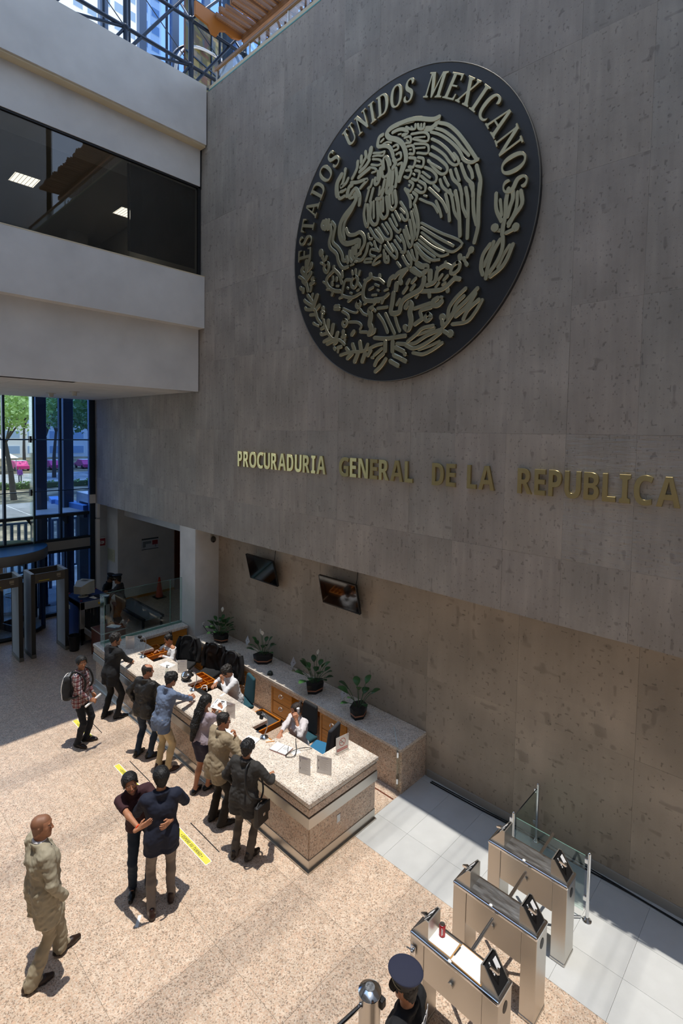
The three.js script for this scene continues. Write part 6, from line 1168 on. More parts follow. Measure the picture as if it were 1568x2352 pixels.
// tan jacket
{
  const q = person('man in a tan jacket and dark trousers with glasses, chin on his hand', { pos: [-1.7, 0, 3.28], turn: Math.PI - 0.02, h: 1.72, girth: 1.12, belly: 1.1, lean: 0.16, headYaw: -0.75, headPitch: 0.12, skin: 0xb87f5f, L: { at: [0.04, 1.07, 0.5], pole: [1, -0.8, -0.2], dir: [-0.6, 0, 0.7], palm: [0, -1, 0], curl: 0.6 }, R: { at: [-0.15, 1.37, 0.25], pole: [-0.5, -1, 0.6], dir: [0.2, 0.85, -0.05], palm: [0.4, 0.1, -1], curl: 0.75 }, footL: [0.11, 0.0, 0.1], footR: [-0.12, 0.03, -0.3], top: { name: 'tan_jacket', color: 0x9a8a70, hem: 0.18, collar: true, loose: 0.02, fold: 0.012, flare: 0.012 }, low: { color: 0x221c18, hemw: 0.075 }, shoes: 0x14100e, hair: { color: 0x1a1411, thick: 0.008 } });
  glasses(q);
}
// dark grey suit with shoulder bag
{
  const q = person('man in a dark grey suit seen from behind with a shoulder bag', { pos: [-0.87, 0, 3.36], turn: Math.PI + 0.35, h: 1.68, girth: 1.12, lean: 0.1, headYaw: 0.1, headPitch: 0.15, skin: 0xae7a5a, L: { at: [0.24, 0.98, 0.12], pole: [1, 0, -0.6], hidden: true }, R: { at: [-0.3, 1.13, 0.32], pole: [-1.0, -0.6, -0.2], dir: [0.5, 0.1, 0.5], palm: [0, -0.8, 0.4], curl: 0.9 }, footL: [0.13, -0.05, 0.25], footR: [-0.1, 0.0, -0.2], top: { name: 'suit_jacket', color: 0x33312f, hem: 0.22, collar: true, loose: 0.02, fold: 0.012, flare: 0.018 }, low: { color: 0x57504a, fold: 0.012, hemw: 0.068 }, shoes: 0x1b120e, hair: { color: 0x141214, thick: 0.02, mess: 0.012 } });
  cuff(q, 'R', shirtWhite);
  const b = q.toWorld(V(-0.29, 0.8, 0.02)), t = thing('shoulder_bag', 'black shoulder bag on a strap at the hip of the man in dark grey', 'bag', [b.x, b.y, b.z], Math.PI + 0.2);
  part('bag_body', rbox(-0.035, 0.045, -0.2, 0.1, -0.13, 0.13, 0.03, 4), std({ color: 0x1c1a1b, roughness: 0.5 }), t); part('flap', rbox(-0.05, -0.03, -0.06, 0.11, -0.135, 0.135, 0.01), M.black, t); part('buckle', [rbox(-0.058, -0.048, -0.05, -0.01, -0.02, 0.02, 0.004)], M.chrome, t);
  const inv = (v) => q.toWorld(v).sub(b).applyAxisAngle(V(0, 1, 0), -(Math.PI + 0.2)).toArray();
  part('strap', tube([[0, 0.08, 0.12], inv(V(-0.19, 1.1, -0.155)), inv(V(-0.13, 1.3, -0.165)), inv(V(-0.09, 1.46, -0.07)), inv(V(-0.1, 1.47, 0.05)), inv(V(-0.16, 1.25, 0.17)), inv(V(-0.24, 1.0, 0.14)), [0, 0.08, -0.12]].map((p) => p), 0.014, 6, 60), M.black, t);
}
// the embrace
{
  const q = person('man in a maroon polo shirt and jeans embracing, face over a shoulder', { pos: [-1.38, 0, 4.62], turn: 1.2, h: 1.72, lean: 0.2, hipz: -0.04, tilt: -0.22, headYaw: 0.1, headPitch: 0.02, headTilt: 0.22, beard: 0.6, skin: 0xb47d5d, L: { at: [0.3, 1.2, 0.5], pole: [1, -0.5, 0], dir: [-0.6, 0.15, 0.7], palm: [-0.8, 0, -0.6], curl: 0.3 }, R: { at: [-0.06, 1.27, 0.57], pole: [-1, -0.9, 0.5], dir: [0.9, 0.36, 0.05], palm: [0, 0.1, -1], curl: 0.08 }, footL: [0.08, -0.02, 0.2], footR: [-0.12, -0.04, -0.2], top: { name: 'polo_shirt', color: 0x3a1c22, sleeve: 0.34, hem: 0.06, collar: true, loose: 0.012, fold: 0.008 }, low: { name: 'jeans', color: 0x1d2c3d }, shoes: 0x16130f, hair: { color: 0x0e0b0a, thick: 0.02 } });
  const A = q.arms.R, d = A.wr.clone().sub(A.el).normalize(), c = A.wr.clone().addScaledVector(d, -0.02);
  part('wristband', torus(0.031, 0.009, 8, 24).applyQuaternion(new THREE.Quaternion().setFromUnitVectors(V(0, 0, 1), d)).translate(c.x, c.y, c.z), std({ color: 0xf2501c, roughness: 0.5 }), q.o, 'orange wristband');
  person('man in a navy blazer and grey trousers seen from behind in an embrace', { pos: [-0.98, 0, 4.56], turn: -2.0, h: 1.79, lean: 0.1, hipz: -0.02, headYaw: 0.1, headPitch: 0.15, skin: 0xb57f5d, L: { at: [0.16, 1.12, 0.36], pole: [1, -0.8, -0.2], hidden: true }, R: { at: [-0.16, 1.16, 0.36], pole: [-1, -0.8, -0.2], hidden: true }, footL: [0.12, -0.1, 0.15], footR: [-0.12, 0.06, -0.15], top: { name: 'navy_blazer', color: 0x161d31, hem: 0.16, collar: true, loose: 0.018, fold: 0.008, flare: 0.012 }, low: { color: 0x7d736b, fold: 0.01 }, shoes: 0x2e1710, hair: { color: 0x0e0c0c, thick: 0.02 } });
}
// tan suit in the sun
{
  const q = person('shaven-headed man in a pale tan suit strolling alone, hand in pocket', { pos: [-1.16, 0, 5.86], turn: Math.PI + 0.02, h: 1.82, girth: 1.12, lean: -0.03, headYaw: -0.55, headPitch: 0.05, skin: 0xb07a5a, L: { at: [0.28, 0.92, 0.08], pole: [1, 0, -1] }, R: { at: [-0.26, 0.93, 0.12], pole: [-0.8, 0, -1], hidden: true }, footL: [0.1, 0.2, 0.1], footR: [-0.1, -0.16, -0.1], top: { name: 'suit_jacket', color: 0xa39a84, hem: 0.3, collar: true, loose: 0.024, fold: 0.014, flare: 0.02, swing: 0.03 }, low: { color: 0x9c917a, fold: 0.013, hemw: 0.085 }, shoes: 0x2a1a12, hair: { color: 0x2c2019, none: true, stubble: 0.45 } });
  ringCollar(q, shirtWhite);
}
// ---------------------------------------------------------------- the staff, seated
{
  const q = person('seated woman with a hair bun and white off-shoulder blouse behind the counter', { pos: [-6.15, 0, 1.64], turn: 0.05, h: 1.6, seated: true, fem: true, girth: 0.95, lean: 0.12, headYaw: -0.25, headPitch: 0.35, skin: 0xb9825f, L: { at: [0.1, 0.95, 0.32], pole: [1, -0.8, -0.2], dir: [-0.6, 0.1, 0.8], palm: [-0.5, -0.6, 0], curl: 0.5 }, R: { at: [-0.12, 1.02, 0.34], pole: [-1, -0.8, -0.2], dir: [0.4, 0.4, 0.8], palm: [0.8, -0.5, 0], curl: 0.5 }, footL: [0.1, 0.22, 0.1], footR: [-0.1, 0.22, -0.1], top: { name: 'blouse', color: 0xdcdbdc, sleeve: 1, hem: 0.1, neckDrop: 0.06, loose: 0.014, fold: 0.01 }, low: { color: 0x202024 }, hair: { color: 0x120d0b, thick: 0.008, long: [[0, 0.1, -0.09, 0.04, 0, 0.13, -0.1, 0.03]] } });
  person('seated man in a white shirt bending over with a hand on his face', { pos: [-3.72, 0, 1.5], turn: -0.1, h: 1.68, seated: true, lean: 0.32, headYaw: -0.2, headPitch: 0.55, skin: 0xae7858, L: { at: [0.05, 1.13, 0.36], pole: [1, -0.8, 0], dir: [-0.3, 0.7, 0.1], palm: [-0.6, 0.3, -0.7], curl: 0.6 }, R: { at: [-0.14, 1.0, 0.42], pole: [-1, -0.6, 0], dir: [0.5, 0, 0.8], palm: [0, -1, 0], curl: 0.4 }, footL: [0.1, 0.22, 0.1], footR: [-0.1, 0.22, -0.1], top: { name: 'white_shirt', color: 0xdedddf, hem: 0.1, collar: true, loose: 0.016, fold: 0.012 }, low: { color: 0x26262a }, hair: { color: 0x2b2622, thick: 0.022, mess: 0.014 } });
  const r = person('seated woman in a white blouse talking on a white telephone handset', { pos: [-1.6, 0, 1.66], turn: 0.1, h: 1.68, seated: true, fem: true, girth: 1.05, lean: 0.1, headYaw: -0.25, headPitch: 0.15, skin: 0xb98060, L: { at: [0.13, 1.23, 0.22], pole: [0.8, -1, 0.3], dir: [-0.25, 0.9, 0.1], palm: [-0.7, 0.1, -0.7], curl: 0.75 }, R: { at: [0.1, 1.1, 0.66], pole: [-1, -0.5, 0], dir: [0.5, -0.15, 1], palm: [0, -1, 0], curl: 0.3 }, footL: [0.1, 0.22, 0.1], footR: [-0.1, 0.22, -0.1], top: { name: 'white_blouse', color: 0xd9d3d3, sleeve: 0.86, hem: 0.1, collar: true, loose: 0.018, fold: 0.014 }, low: { color: 0x24242a }, hair: { color: 0x2a1c14, thick: 0.01, long: [[0, 0.08, -0.09, 0.035, 0, 0.1, -0.11, 0.03]] } });
  const hs = r.toWorld(r.toHead(0.088, -0.02, 0.02)), t = thing('telephone_handset', 'white telephone handset at the ear of the woman on the phone', 'telephone', [hs.x, hs.y, hs.z], 0.0);
  part('handset', [rbox(-0.012, 0.018, -0.1, 0.09, -0.022, 0.022, 0.01, 3), rbox(-0.025, 0.015, 0.05, 0.1, -0.028, 0.028, 0.012, 3), rbox(-0.025, 0.015, -0.11, -0.06, -0.028, 0.028, 0.012, 3)], shirtWhite, t); part('keypad', box(0.018, 0.02, -0.03, 0.03, -0.015, 0.015), M.grey, t);
  solo('phone_cord', tube([[hs.x, hs.y - 0.11, hs.z + 0.01], [hs.x + 0.08, hs.y - 0.28, hs.z + 0.1], [-1.12, TOP + 0.05, 2.16], [-0.95, TOP + 0.03, 2.3], [-0.88, TOP + 0.02, 2.42], [-0.98, TOP + 0.012, 2.5], [-1.0, TOP + 0.02, 2.36], [-0.9, TOP + 0.04, 2.16], [-0.84, TOP + 0.012, 2.06]], 0.006, 6, 60), M.black, 'black looping phone cord across the notebook', 'cord');
}
// ---------------------------------------------------------------- officers
function peakedCap(q, label, body, dark) {
  const t = q.o; const crown = new THREE.CylinderGeometry(0.135, 0.105, 0.05, 36, 2).scale(1, 1, 1.12).rotateX(-0.1).translate(0, 0.118, -0.012), topd = new THREE.SphereGeometry(0.135, 32, 8, 0, Math.PI * 2, 0, Math.PI / 2).scale(1, 0.14, 1.12).rotateX(-0.1).translate(0, 0.142, -0.012);
  const c = part('peaked_cap', [crown, topd].map((g) => onHead(q, g)), body, t, label); part('cap_band', onHead(q, new THREE.CylinderGeometry(0.1, 0.096, 0.055, 32).scale(1, 1, 1.1).translate(0, 0.075, -0.01)), dark, c);
  const vis = new THREE.CylinderGeometry(0.118, 0.118, 0.006, 28, 1, false, -1.15, 2.3).scale(1, 1, 1.35).rotateX(0.42).translate(0, 0.045, 0.0); part('visor', onHead(q, vis), phy({ color: 0x0b0b0d, roughness: 0.15, clearcoat: 1 }), c); part('cap_cord', onHead(q, torus(0.101, 0.004, 6, 24, Math.PI).scale(1, 1.1, 1).rotateX(Math.PI / 2 - 0.12).translate(0, 0.058, -0.005)), M.brass, c);
}
const capNavy = std({ color: 0x23263a, roughness: 0.85 });
{
  const q = person('police officer in black uniform and navy peaked cap beside the steel bollard', { pos: [2.66, 0, 4.3], turn: -1.45, h: 1.69, girth: 1.1, headYaw: 0.1, headPitch: 0.1, skin: 0xae7a5a, L: { at: [0.27, 0.88, 0.03], pole: [1, 0, -1] }, R: { at: [-0.27, 0.88, 0.05], pole: [-1, 0, -0.8] }, top: { name: 'uniform_jacket', color: 0x0f1014, hem: 0.14, collar: true, loose: 0.02, fold: 0.01 }, low: { color: 0x101116 }, shoes: 0x0b0b0b, hair: { color: 0x14100e, thick: 0.008 } });
  peakedCap(q, 'navy peaked cap with a black visor', capNavy, M.black);
  const shapes = font.generateShapes('POLICIA', 0.074), g = new THREE.ExtrudeGeometry(shapes, { depth: 0.004, bevelEnabled: false, curveSegments: 4 }); g.computeBoundingBox(); const w = g.boundingBox.max.x; g.translate(-w / 2, 0, 0);
  const p = g.attributes.position; for (let i = 0; i < p.count; i++) { const x = p.getX(i); p.setZ(i, p.getZ(i) - 1.0 * x * x); } g.rotateY(Math.PI).translate(0, 1.33, -0.148); part('back_lettering', g, std({ color: 0xd9dbe0, roughness: 0.7 }), q.o, 'white POLICIA lettering');
  part('shoulder_badge', [rbox(0.2, 0.215, 1.3, 1.39, -0.05, 0.03, 0.01), ball(0.205, 1.345, -0.01, 0.024)], std({ color: 0xc98a2a, roughness: 0.4, metalness: 0.4 }), q.o, 'orange and gold badge'); part('red_pen', bar([0.19, 1.24, 0.02], [0.215, 1.17, 0.0], 0.01), std({ color: 0xd01a1e, roughness: 0.4 }), q.o); part('rank_tab', rbox(0.12, 0.16, 1.465, 1.475, -0.03, 0.03, 0.004), std({ color: 0xd59a2e, roughness: 0.5 }), q.o);
  const r = person('security guard in a brown uniform and dark peaked cap behind the scanner', { pos: [-10.35, 0, 1.04], turn: -0.75, h: 1.72, lean: 0.12, headPitch: 0.15, skin: 0x8c5d42, L: { at: [0.2, 1.18, 0.42], pole: [1, -0.8, 0] }, R: { at: [-0.16, 1.2, 0.45], pole: [-1, -0.8, 0] }, top: { name: 'uniform_jacket', color: 0x2b2422, hem: 0.2, collar: true }, low: { color: 0x4a2a1a }, shoes: 0x0c0b0b, hair: { color: 0x120f0d, thick: 0.006 } });
  peakedCap(r, 'black peaked cap', M.black, M.black);
  const s = person('second guard in black with a round cap, half hidden behind the scanner', { pos: [-11.3, 0, 1.15], turn: 2.3, h: 1.6, lean: 0.3, headPitch: 0.4, skin: 0x7d543c, top: { name: 'uniform_jacket', color: 0x101012, hem: 0.15, collar: true }, low: { color: 0x121214 }, hair: { color: 0x0d0b0b, thick: 0.006 } });
  peakedCap(s, 'black round cap', M.black, M.black);
  person('visitor in black walking through the revolving door', { pos: [-12.5, 0, 2.98], turn: -1.2, h: 1.7, headPitch: 0.1, skin: 0x8a5e45, footL: [0.09, 0.14, 0], footR: [-0.09, -0.14, 0], top: { name: 'black_coat', color: 0x0e0e10, hem: 0.2, collar: true }, low: { color: 0x0f0f12 }, hair: { color: 0x0e0c0b } });
  person('cyclist in a purple top on the avenue', { pos: [-62, -0.04, -9.7], turn: 1.2, h: 1.7, lean: 0.35, skin: 0x9a6a4e, top: { name: 'purple_top', color: 0x7a3d92, hem: 0.1 }, low: { color: 0x2a2c38 }, hair: { color: 0x1a1512 } });
}
// relief of the coat of arms, each piece: width in mm, then its centre line in cm from the middle of the disc
const EMBLEM = [
  [75, 39, 162, 17, 166, 1, 167, -11, 165, -15, 160, -9, 152, 2, 146, 12, 139, 20, 129, 24, 119, 26, 107, 24, 99, 20, 91, 15, 83, 13, 77], [60, -23, 162, -30, 161, -33, 155, -33, 147, -20, 143, -10, 138, -4, 130, 0, 119], [40, -26, 152, -21, 154], [34, -22, 147, -14, 147, -5, 143],
  [38, 0, 135, 7, 135, 10, 128, 2, 128], [39, 7, 120, 14, 120, 16, 111, 8, 110], [44, 10, 103, 17, 103, 17, 96, 14, 89], [55, -2, 158, 9, 158, 19, 155, 28, 147, 23, 145, 19, 146],
  [28, 10, 150, 15, 149], [81, -49, 149, -50, 143, -53, 137], [57, -61, 148, -60, 139, -67, 131, -72, 126], [60, -70, 143, -70, 134],
  [60, -78, 137, -79, 127, -86, 117, -90, 113], [64, -52, 131, -60, 124, -73, 119], [66, -51, 117, -62, 114, -75, 110], [37, -42, 139, -26, 134, -18, 133, -21, 128, -33, 132, -43, 134],
  [38, -44, 130, -28, 123, -25, 117, -32, 116, -47, 122], [37, -47, 117, -38, 112, -36, 108, -45, 108], [41, -19, 105, -20, 123, -14, 124, -7, 114, -5, 107], [47, -23, 116, -22, 95, -17, 92, -9, 97, -11, 112, -15, 122],
  [56, -27, 109, -27, 95, -33, 86, -38, 87, -38, 96], [43, -32, 106, -32, 92], [63, -1, 96, -2, 78, -8, 66, -13, 66, -10, 90], [46, -6, 98, -7, 75],
  [52, 6, 98, 8, 84, 6, 69], [54, -17, 86, -21, 73, -28, 67], [50, -44, 95, -48, 86, -53, 85], [67, 1, 114, 5, 107, 0, 101],
  [90, -117, 127, -127, 116, -128, 100, -126, 94], [59, -108, 132, -111, 122, -114, 113, -119, 107, -106, 110, -101, 116], [66, -108, 134, -108, 133], [43, -119, 98, -113, 97, -106, 99],
  [57, -93, 107, -80, 103, -64, 102, -56, 100, -66, 94, -71, 91], [73, -103, 87, -98, 100, -91, 102], [62, -95, 85, -88, 91, -82, 93, -73, 78], [65, 13, 166, 29, 165, 48, 160, 70, 150, 79, 147, 87, 147],
  [78, 85, 144, 80, 138, 72, 136, 63, 139], [40, 25, 156, 33, 150, 43, 147, 43, 153], [42, 48, 151, 50, 144, 59, 141, 60, 147], [29, 35, 153, 37, 150],
  [37, 54, 149, 54, 145], [39, 23, 140, 33, 138, 35, 129, 26, 131], [24, 26, 136, 30, 133], [42, 28, 125, 39, 122, 41, 109, 33, 112],
  [29, 33, 118, 36, 117], [47, 33, 106, 44, 100, 40, 89, 32, 92], [41, 27, 88, 37, 84, 32, 75, 24, 79], [40, 36, 141, 63, 133, 69, 124, 67, 119, 40, 132],
  [28, 42, 133, 62, 127], [38, 42, 124, 67, 113, 68, 101, 48, 108], [31, 45, 116, 62, 111], [41, 50, 100, 60, 94, 59, 83, 47, 88],
  [33, 48, 96, 53, 93], [43, 45, 82, 53, 77, 49, 66, 39, 71], [32, 41, 78, 44, 75], [45, 34, 69, 41, 62, 35, 53, 29, 57],
  [37, 33, 63, 34, 62], [50, 88, 138, 102, 130, 117, 115, 131, 96, 142, 79, 152, 63], [49, 155, 61, 146, 60, 137, 64, 130, 71], [45, 81, 133, 95, 124, 116, 103, 129, 85, 140, 72],
  [43, 73, 130, 88, 121, 106, 105, 123, 85, 130, 72], [41, 75, 119, 89, 108, 105, 91, 117, 73], [43, 75, 108, 87, 98, 98, 87, 108, 73, 117, 66, 123, 67, 121, 74, 114, 84], [44, 72, 98, 89, 84, 104, 66, 102, 60, 95, 60, 87, 66, 69, 89],
  [33, 69, 87, 81, 78, 93, 68], [43, 63, 81, 78, 70, 85, 59, 83, 53, 76, 53, 67, 59, 56, 70], [35, 59, 75, 73, 62], [43, 53, 63, 65, 52, 64, 44, 57, 44, 46, 52],
  [33, 50, 58, 57, 51], [51, 127, 64, 131, 53, 137, 40, 147, 28, 148, 12], [47, 140, 57, 145, 47, 147, 38], [53, 153, 53, 156, 43, 160, 30, 159, 9],
  [48, 109, 61, 114, 47, 125, 34, 130, 18], [43, 118, 60, 122, 49, 125, 41], [40, 99, 54, 103, 46, 107, 39], [46, 91, 53, 96, 41, 108, 29, 114, 22],
  [41, 80, 48, 90, 37], [57, 159, 27, 158, 11, 158, -13, 158, -35, 153, -55], [53, 143, 32, 148, 18, 149, -1, 151, -16, 155, -30], [53, 136, 27, 140, 8, 141, -14, 141, -46],
  [45, 125, 35, 129, 22, 132, 1, 139, -15], [54, 119, 27, 124, 7, 127, -13, 129, -40], [45, 109, 32, 114, 16, 118, -2, 125, -14], [48, 102, 28, 107, 9, 110, -13],
  [44, 72, 46, 88, 29, 98, 17, 106, 1], [43, 85, 23, 92, 7, 95, -3], [38, 55, 35, 67, 27, 80, 19, 89, 5], [32, 63, 38, 68, 35],
  [40, 80, 48, 90, 37], [50, 42, 49, 49, 41, 44, 31], [37, 37, 46, 41, 40], [47, 25, 60, 35, 42, 37, 28],
  [46, 17, 41, 29, 22, 32, 11, 26, 10, 18, 21], [34, 17, 31, 26, 21], [47, 39, 19, 46, -5, 49, -27, 54, -12, 52, 8, 46, 27], [28, 42, 23, 49, 5, 50, -8],
  [50, 36, 7, 40, -11, 42, -30, 38, -35, 31, -20, 25, -6], [41, 29, -1, 37, -22], [49, 19, -12, 27, -30, 27, -41, 21, -39], [45, 41, -41, 47, -57, 52, -58, 52, -50, 47, -34],
  [47, 34, -42, 41, -57, 40, -66, 34, -62, 24, -47], [30, 31, -46, 37, -56], [39, 59, -3, 93, -26, 133, -52, 121, -60, 112, -59, 85, -40, 60, -18], [41, 59, -10, 90, -33, 118, -52],
  [33, 58, -24, 81, -44, 102, -57], [40, 55, -28, 76, -47, 95, -62, 109, -62], [34, 51, -32, 69, -48, 86, -62], [40, 50, -36, 66, -54, 81, -65, 94, -67],
  [35, 55, -47, 66, -60, 77, -67], [90, 148, -65, 148, -65], [49, 145, -68, 142, -73], [69, 129, -69, 130, -73],
  [52, 136, -74, 138, -78], [52, 140, -82, 142, -85], [83, -86, 87, -81, 75, -89, 66, -108, 54, -118, 42, -120, 27, -115, 13, -104, 4, -88, 2, -73, 2, -73, -8], [64, -78, 89, -72, 76, -73, 63],
  [58, -82, 70, -91, 58, -105, 45, -110, 29, -107, 12], [59, -103, 29, -97, 18, -83, 14, -70, 15, -60, 5, -59, -7, -67, -17], [69, -163, 58, -166, 52, -162, 45], [69, -156, 58, -157, 43],
  [68, -148, 56, -149, 41], [60, -140, 51, -132, 41, -134, 30, -137, 15, -123, 1, -113, -13, -110, -24, -105, -26], [61, -144, 46, -141, 32, -146, 17, -143, 6, -126, -10, -121, -25, -110, -38, -98, -38], [76, -79, -7, -80, -18],
  [64, -87, -8, -88, -20, -85, -27], [57, -94, -12, -94, -24, -89, -31], [53, -101, -20, -98, -31], [37, -81, -33, -76, -34],
  [37, -91, -37, -84, -36], [60, -68, -21, -76, -23, -78, -29, -66, -33, -55, -23, -51, -10], [41, -51, 7, -48, -1, -42, -3], [38, -47, -8, -42, -14],
  [39, -33, -24, -44, -20, -46, -28, -35, -34], [43, -22, -35, -33, -39, -39, -47, -24, -45], [46, -16, -28, -13, -47, -6, -49, -7, -40], [31, -12, -34, -10, -43],
  [46, -37, -9, -31, -23, -25, -27, -23, -20], [38, -42, -36, -57, -34, -59, -38, -44, -41], [52, -59, 59, -62, 43, -56, 22, -53, 21, -52, 37, -54, 57], [58, -46, 58, -47, 31, -39, 20, -31, 21, -32, 55],
  [43, -40, 58, -39, 31], [56, -25, 54, -24, 32, -18, 25, -10, 29, -13, 58], [42, -20, 59, -19, 37], [54, -7, 58, -4, 39, 1, 34, 8, 38, 5, 62],
  [40, -1, 62, 1, 44], [50, -48, 16, -34, -3, -21, -14], [43, -35, 10, -23, -5, -18, -13], [48, -30, 12, -13, -10, -2, -12, -1, -3, -13, 16],
  [33, -21, 16, -7, -4], [46, -5, 20, 7, 1, 15, -6, 18, -3], [42, 7, 29, 17, 12], [37, 0, 26, 11, 5],
  [47, -14, -21, 0, -38, 11, -47, 12, -39, 0, -22], [33, -8, -17, 4, -35], [41, 6, -17, 19, -35], [38, 10, -11, 19, -22],
  [42, 13, -54, 20, -63], [48, -58, 65, -52, 81], [56, -48, 62, -42, 80], [59, -34, 61, -25, 60, -19, 71],
  [39, -28, 79, -29, 68], [54, -11, 64, -3, 63, 0, 70], [56, -129, 106, -125, 93, -120, 87, -109, 88], [39, -118, 99, -107, 98],
  [48, -101, 88, -96, 81, -89, 80], [66, -202, -62, -206, -49, -209, -35, -204, -14, -199, -3], [58, -209, -43, -223, -33, -227, -31], [76, -210, -33, -221, -20, -218, -16],
  [88, -207, -24, -207, -6], [85, -207, -41, -196, -32, -195, -30], [80, -204, -23, -194, -17, -194, -13], [69, -209, -48, -217, -41],
  [74, -190, -42, -188, -41], [73, -194, -51, -186, -49], [62, -195, -63, -193, -56], [69, -223, -53, -221, -55],
  [71, -215, -57, -215, -62], [58, -164, -130, -175, -118, -179, -106, -188, -94, -191, -79, -189, -71], [61, -188, -94, -209, -81, -211, -79], [60, -185, -100, -205, -97, -208, -94],
  [60, -181, -110, -194, -109], [66, -190, -84, -202, -71], [87, -185, -94, -176, -76], [77, -181, -102, -170, -95],
  [75, -160, -101, -159, -104], [65, -162, -108, -157, -110], [53, -161, -119, -161, -114], [55, -185, -126, -182, -128],
  [47, -178, -130, -171, -133], [107, -167, 3, -166, 0], [65, -164, -5, -163, -8], [63, -153, -9, -155, -13, -160, -14],
  [45, -167, -17, -162, -20], [61, -153, -19, -159, -26, -157, -33, -151, -37, -146, -30, -148, -22, -153, -19], [65, -133, -31, -133, -37, -147, -45, -152, -53, -146, -65, -132, -74, -117, -78], [60, -132, -36, -118, -49, -112, -64],
  [52, -111, -45, -110, -54], [41, -160, -53, -153, -58], [40, -150, -69, -144, -70], [56, -136, -81, -134, -77],
  [52, -135, -49, -134, -55], [58, -137, -59, -136, -63], [56, -125, -53, -124, -57], [44, -125, -67, -120, -68],
  [53, -92, -62, -103, -61, -108, -72, -111, -85, -105, -89, -86, -94, -66, -90], [48, -71, -72, -65, -80], [49, -117, -90, -111, -89], [54, -95, -99, -88, -96],
  [56, -81, -58, -88, -65, -87, -74, -81, -78, -75, -73, -74, -63, -81, -58], [43, -87, -48, -85, -54], [49, -79, -47, -78, -55], [48, -69, -52, -71, -57],
  [36, -98, -75, -95, -77], [40, -91, -85, -87, -87], [44, -74, -84, -70, -83], [67, -44, -62, -43, -67, -53, -71, -58, -81, -60, -94, -56, -103, -24, -110],
  [44, -46, -66, -25, -74], [42, -58, -69, -55, -71], [45, -57, -110, -52, -108], [51, -34, -114, -30, -110],
  [48, -46, -87, -38, -85], [39, -39, -98, -30, -99], [37, -33, -81, -25, -85], [34, -28, -91, -25, -93],
  [78, -127, -104, -119, -105], [63, -128, -108, -117, -109], [38, -107, -110, -90, -118, -76, -122, -72, -120], [50, -109, -115, -95, -124, -93, -130],
  [56, -104, -131, -108, -137, -103, -143, -97, -138, -99, -133, -104, -131], [48, -92, -136, -71, -140, -63, -147, -66, -152], [58, -71, -103, -76, -109, -72, -114, -66, -109, -71, -103], [46, -66, -118, -59, -126, -51, -130],
  [89, -39, -120, -45, -123, -41, -133, -43, -146, -39, -155, -44, -163], [48, -38, -120, -32, -126], [55, -41, -164, -33, -161, -32, -157], [76, -80, -155, -84, -159],
  [50, -65, -157, -51, -159], [71, 9, -77, 15, -72, 33, -69], [72, 30, -71, 20, -82, 22, -89], [79, 42, -71, 57, -81, 66, -81, 72, -73, 61, -70, 52, -64],
  [74, 45, -71, 59, -83], [83, 78, -82, 78, -94], [65, 73, -102, 87, -99, 92, -83, 106, -78, 114, -82], [45, 105, -73, 103, -78],
  [39, 90, -78, 93, -84], [53, 126, -78, 118, -82, 115, -91, 120, -93, 129, -88, 130, -81, 126, -78], [56, 106, -80, 110, -82], [65, 62, -109, 83, -112, 99, -113, 111, -108, 122, -101, 130, -103],
  [57, 78, -120, 77, -114], [64, 110, -117, 109, -112], [53, 122, -97, 123, -102], [46, 94, -97, 100, -91],
  [50, 103, -99, 109, -94], [46, 89, -107, 94, -102], [40, 101, -106, 106, -104], [79, 67, -90, 66, -98, 60, -106, 45, -111, 30, -116, 23, -124, 20, -135, 3, -134, 5, -118, 7, -103],
  [58, 52, -116, 55, -112], [52, 14, -122, 20, -115], [85, 13, -89, 12, -97], [72, -4, -87, -1, -78, 5, -75],
  [55, 34, -92, 38, -87], [56, 44, -92, 51, -87], [58, 42, -103, 48, -97], [59, 27, -105, 34, -98],
  [39, -12, -95, -5, -94], [47, -35, -71, -24, -74, -14, -82], [55, -24, -67, -23, -72], [57, -34, -106, -14, -107, -4, -102],
  [55, -17, -114, -14, -109], [49, -27, -122, -6, -123], [54, -25, -133, -14, -146, -4, -165], [54, -9, -134, -1, -148, 11, -169],
  [51, 10, -139, 16, -156, 21, -166], [63, -32, -171, -8, -175, 16, -175, 33, -175], [85, 33, -129, 39, -123, 44, -128, 41, -139, 44, -151, 42, -161, 38, -166, 32, -161], [55, 49, -134, 79, -130],
  [57, 81, -137, 61, -140, 63, -148], [58, 76, -146, 70, -152, 74, -157, 82, -152, 76, -146], [67, 52, -159, 65, -153], [76, 92, -125, 84, -129, 85, -134, 94, -135, 100, -131],
  [40, 101, -125, 98, -124], [53, -102, -175, -114, -166, -133, -161, -145, -149, -153, -136, -157, -124], [66, -153, -136, -163, -139], [60, -146, -149, -162, -150, -164, -148],
  [64, -137, -159, -155, -164], [66, -128, -164, -147, -169], [77, -145, -140, -145, -127], [82, -135, -152, -132, -137],
  [80, -123, -161, -120, -153], [66, -128, -171, -122, -168], [72, -106, -151, -106, -155], [64, -108, -161, -101, -160],
  [53, -103, -170, -102, -166], [62, -128, -179, -126, -181], [62, -119, -179, -110, -178], [55, -119, -186, -118, -182],
  [53, -16, -183, -29, -184, -44, -188, -62, -191, -83, -190, -99, -191, -112, -193], [75, -62, -189, -65, -175], [73, -78, -188, -83, -177], [63, -92, -188, -98, -182],
  [73, -94, -200, -83, -193], [82, -76, -207, -69, -194], [81, -59, -208, -53, -195], [68, -46, -199, -40, -192],
  [62, -51, -188, -47, -181], [57, -32, -200, -16, -191], [49, -37, -204, -34, -204], [68, -30, -217, -24, -208, -12, -200],
  [67, -29, -228, -17, -220, -7, -209], [64, 3, -213, 19, -222], [57, 12, -206, 25, -211], [75, -8, -181, -8, -195],
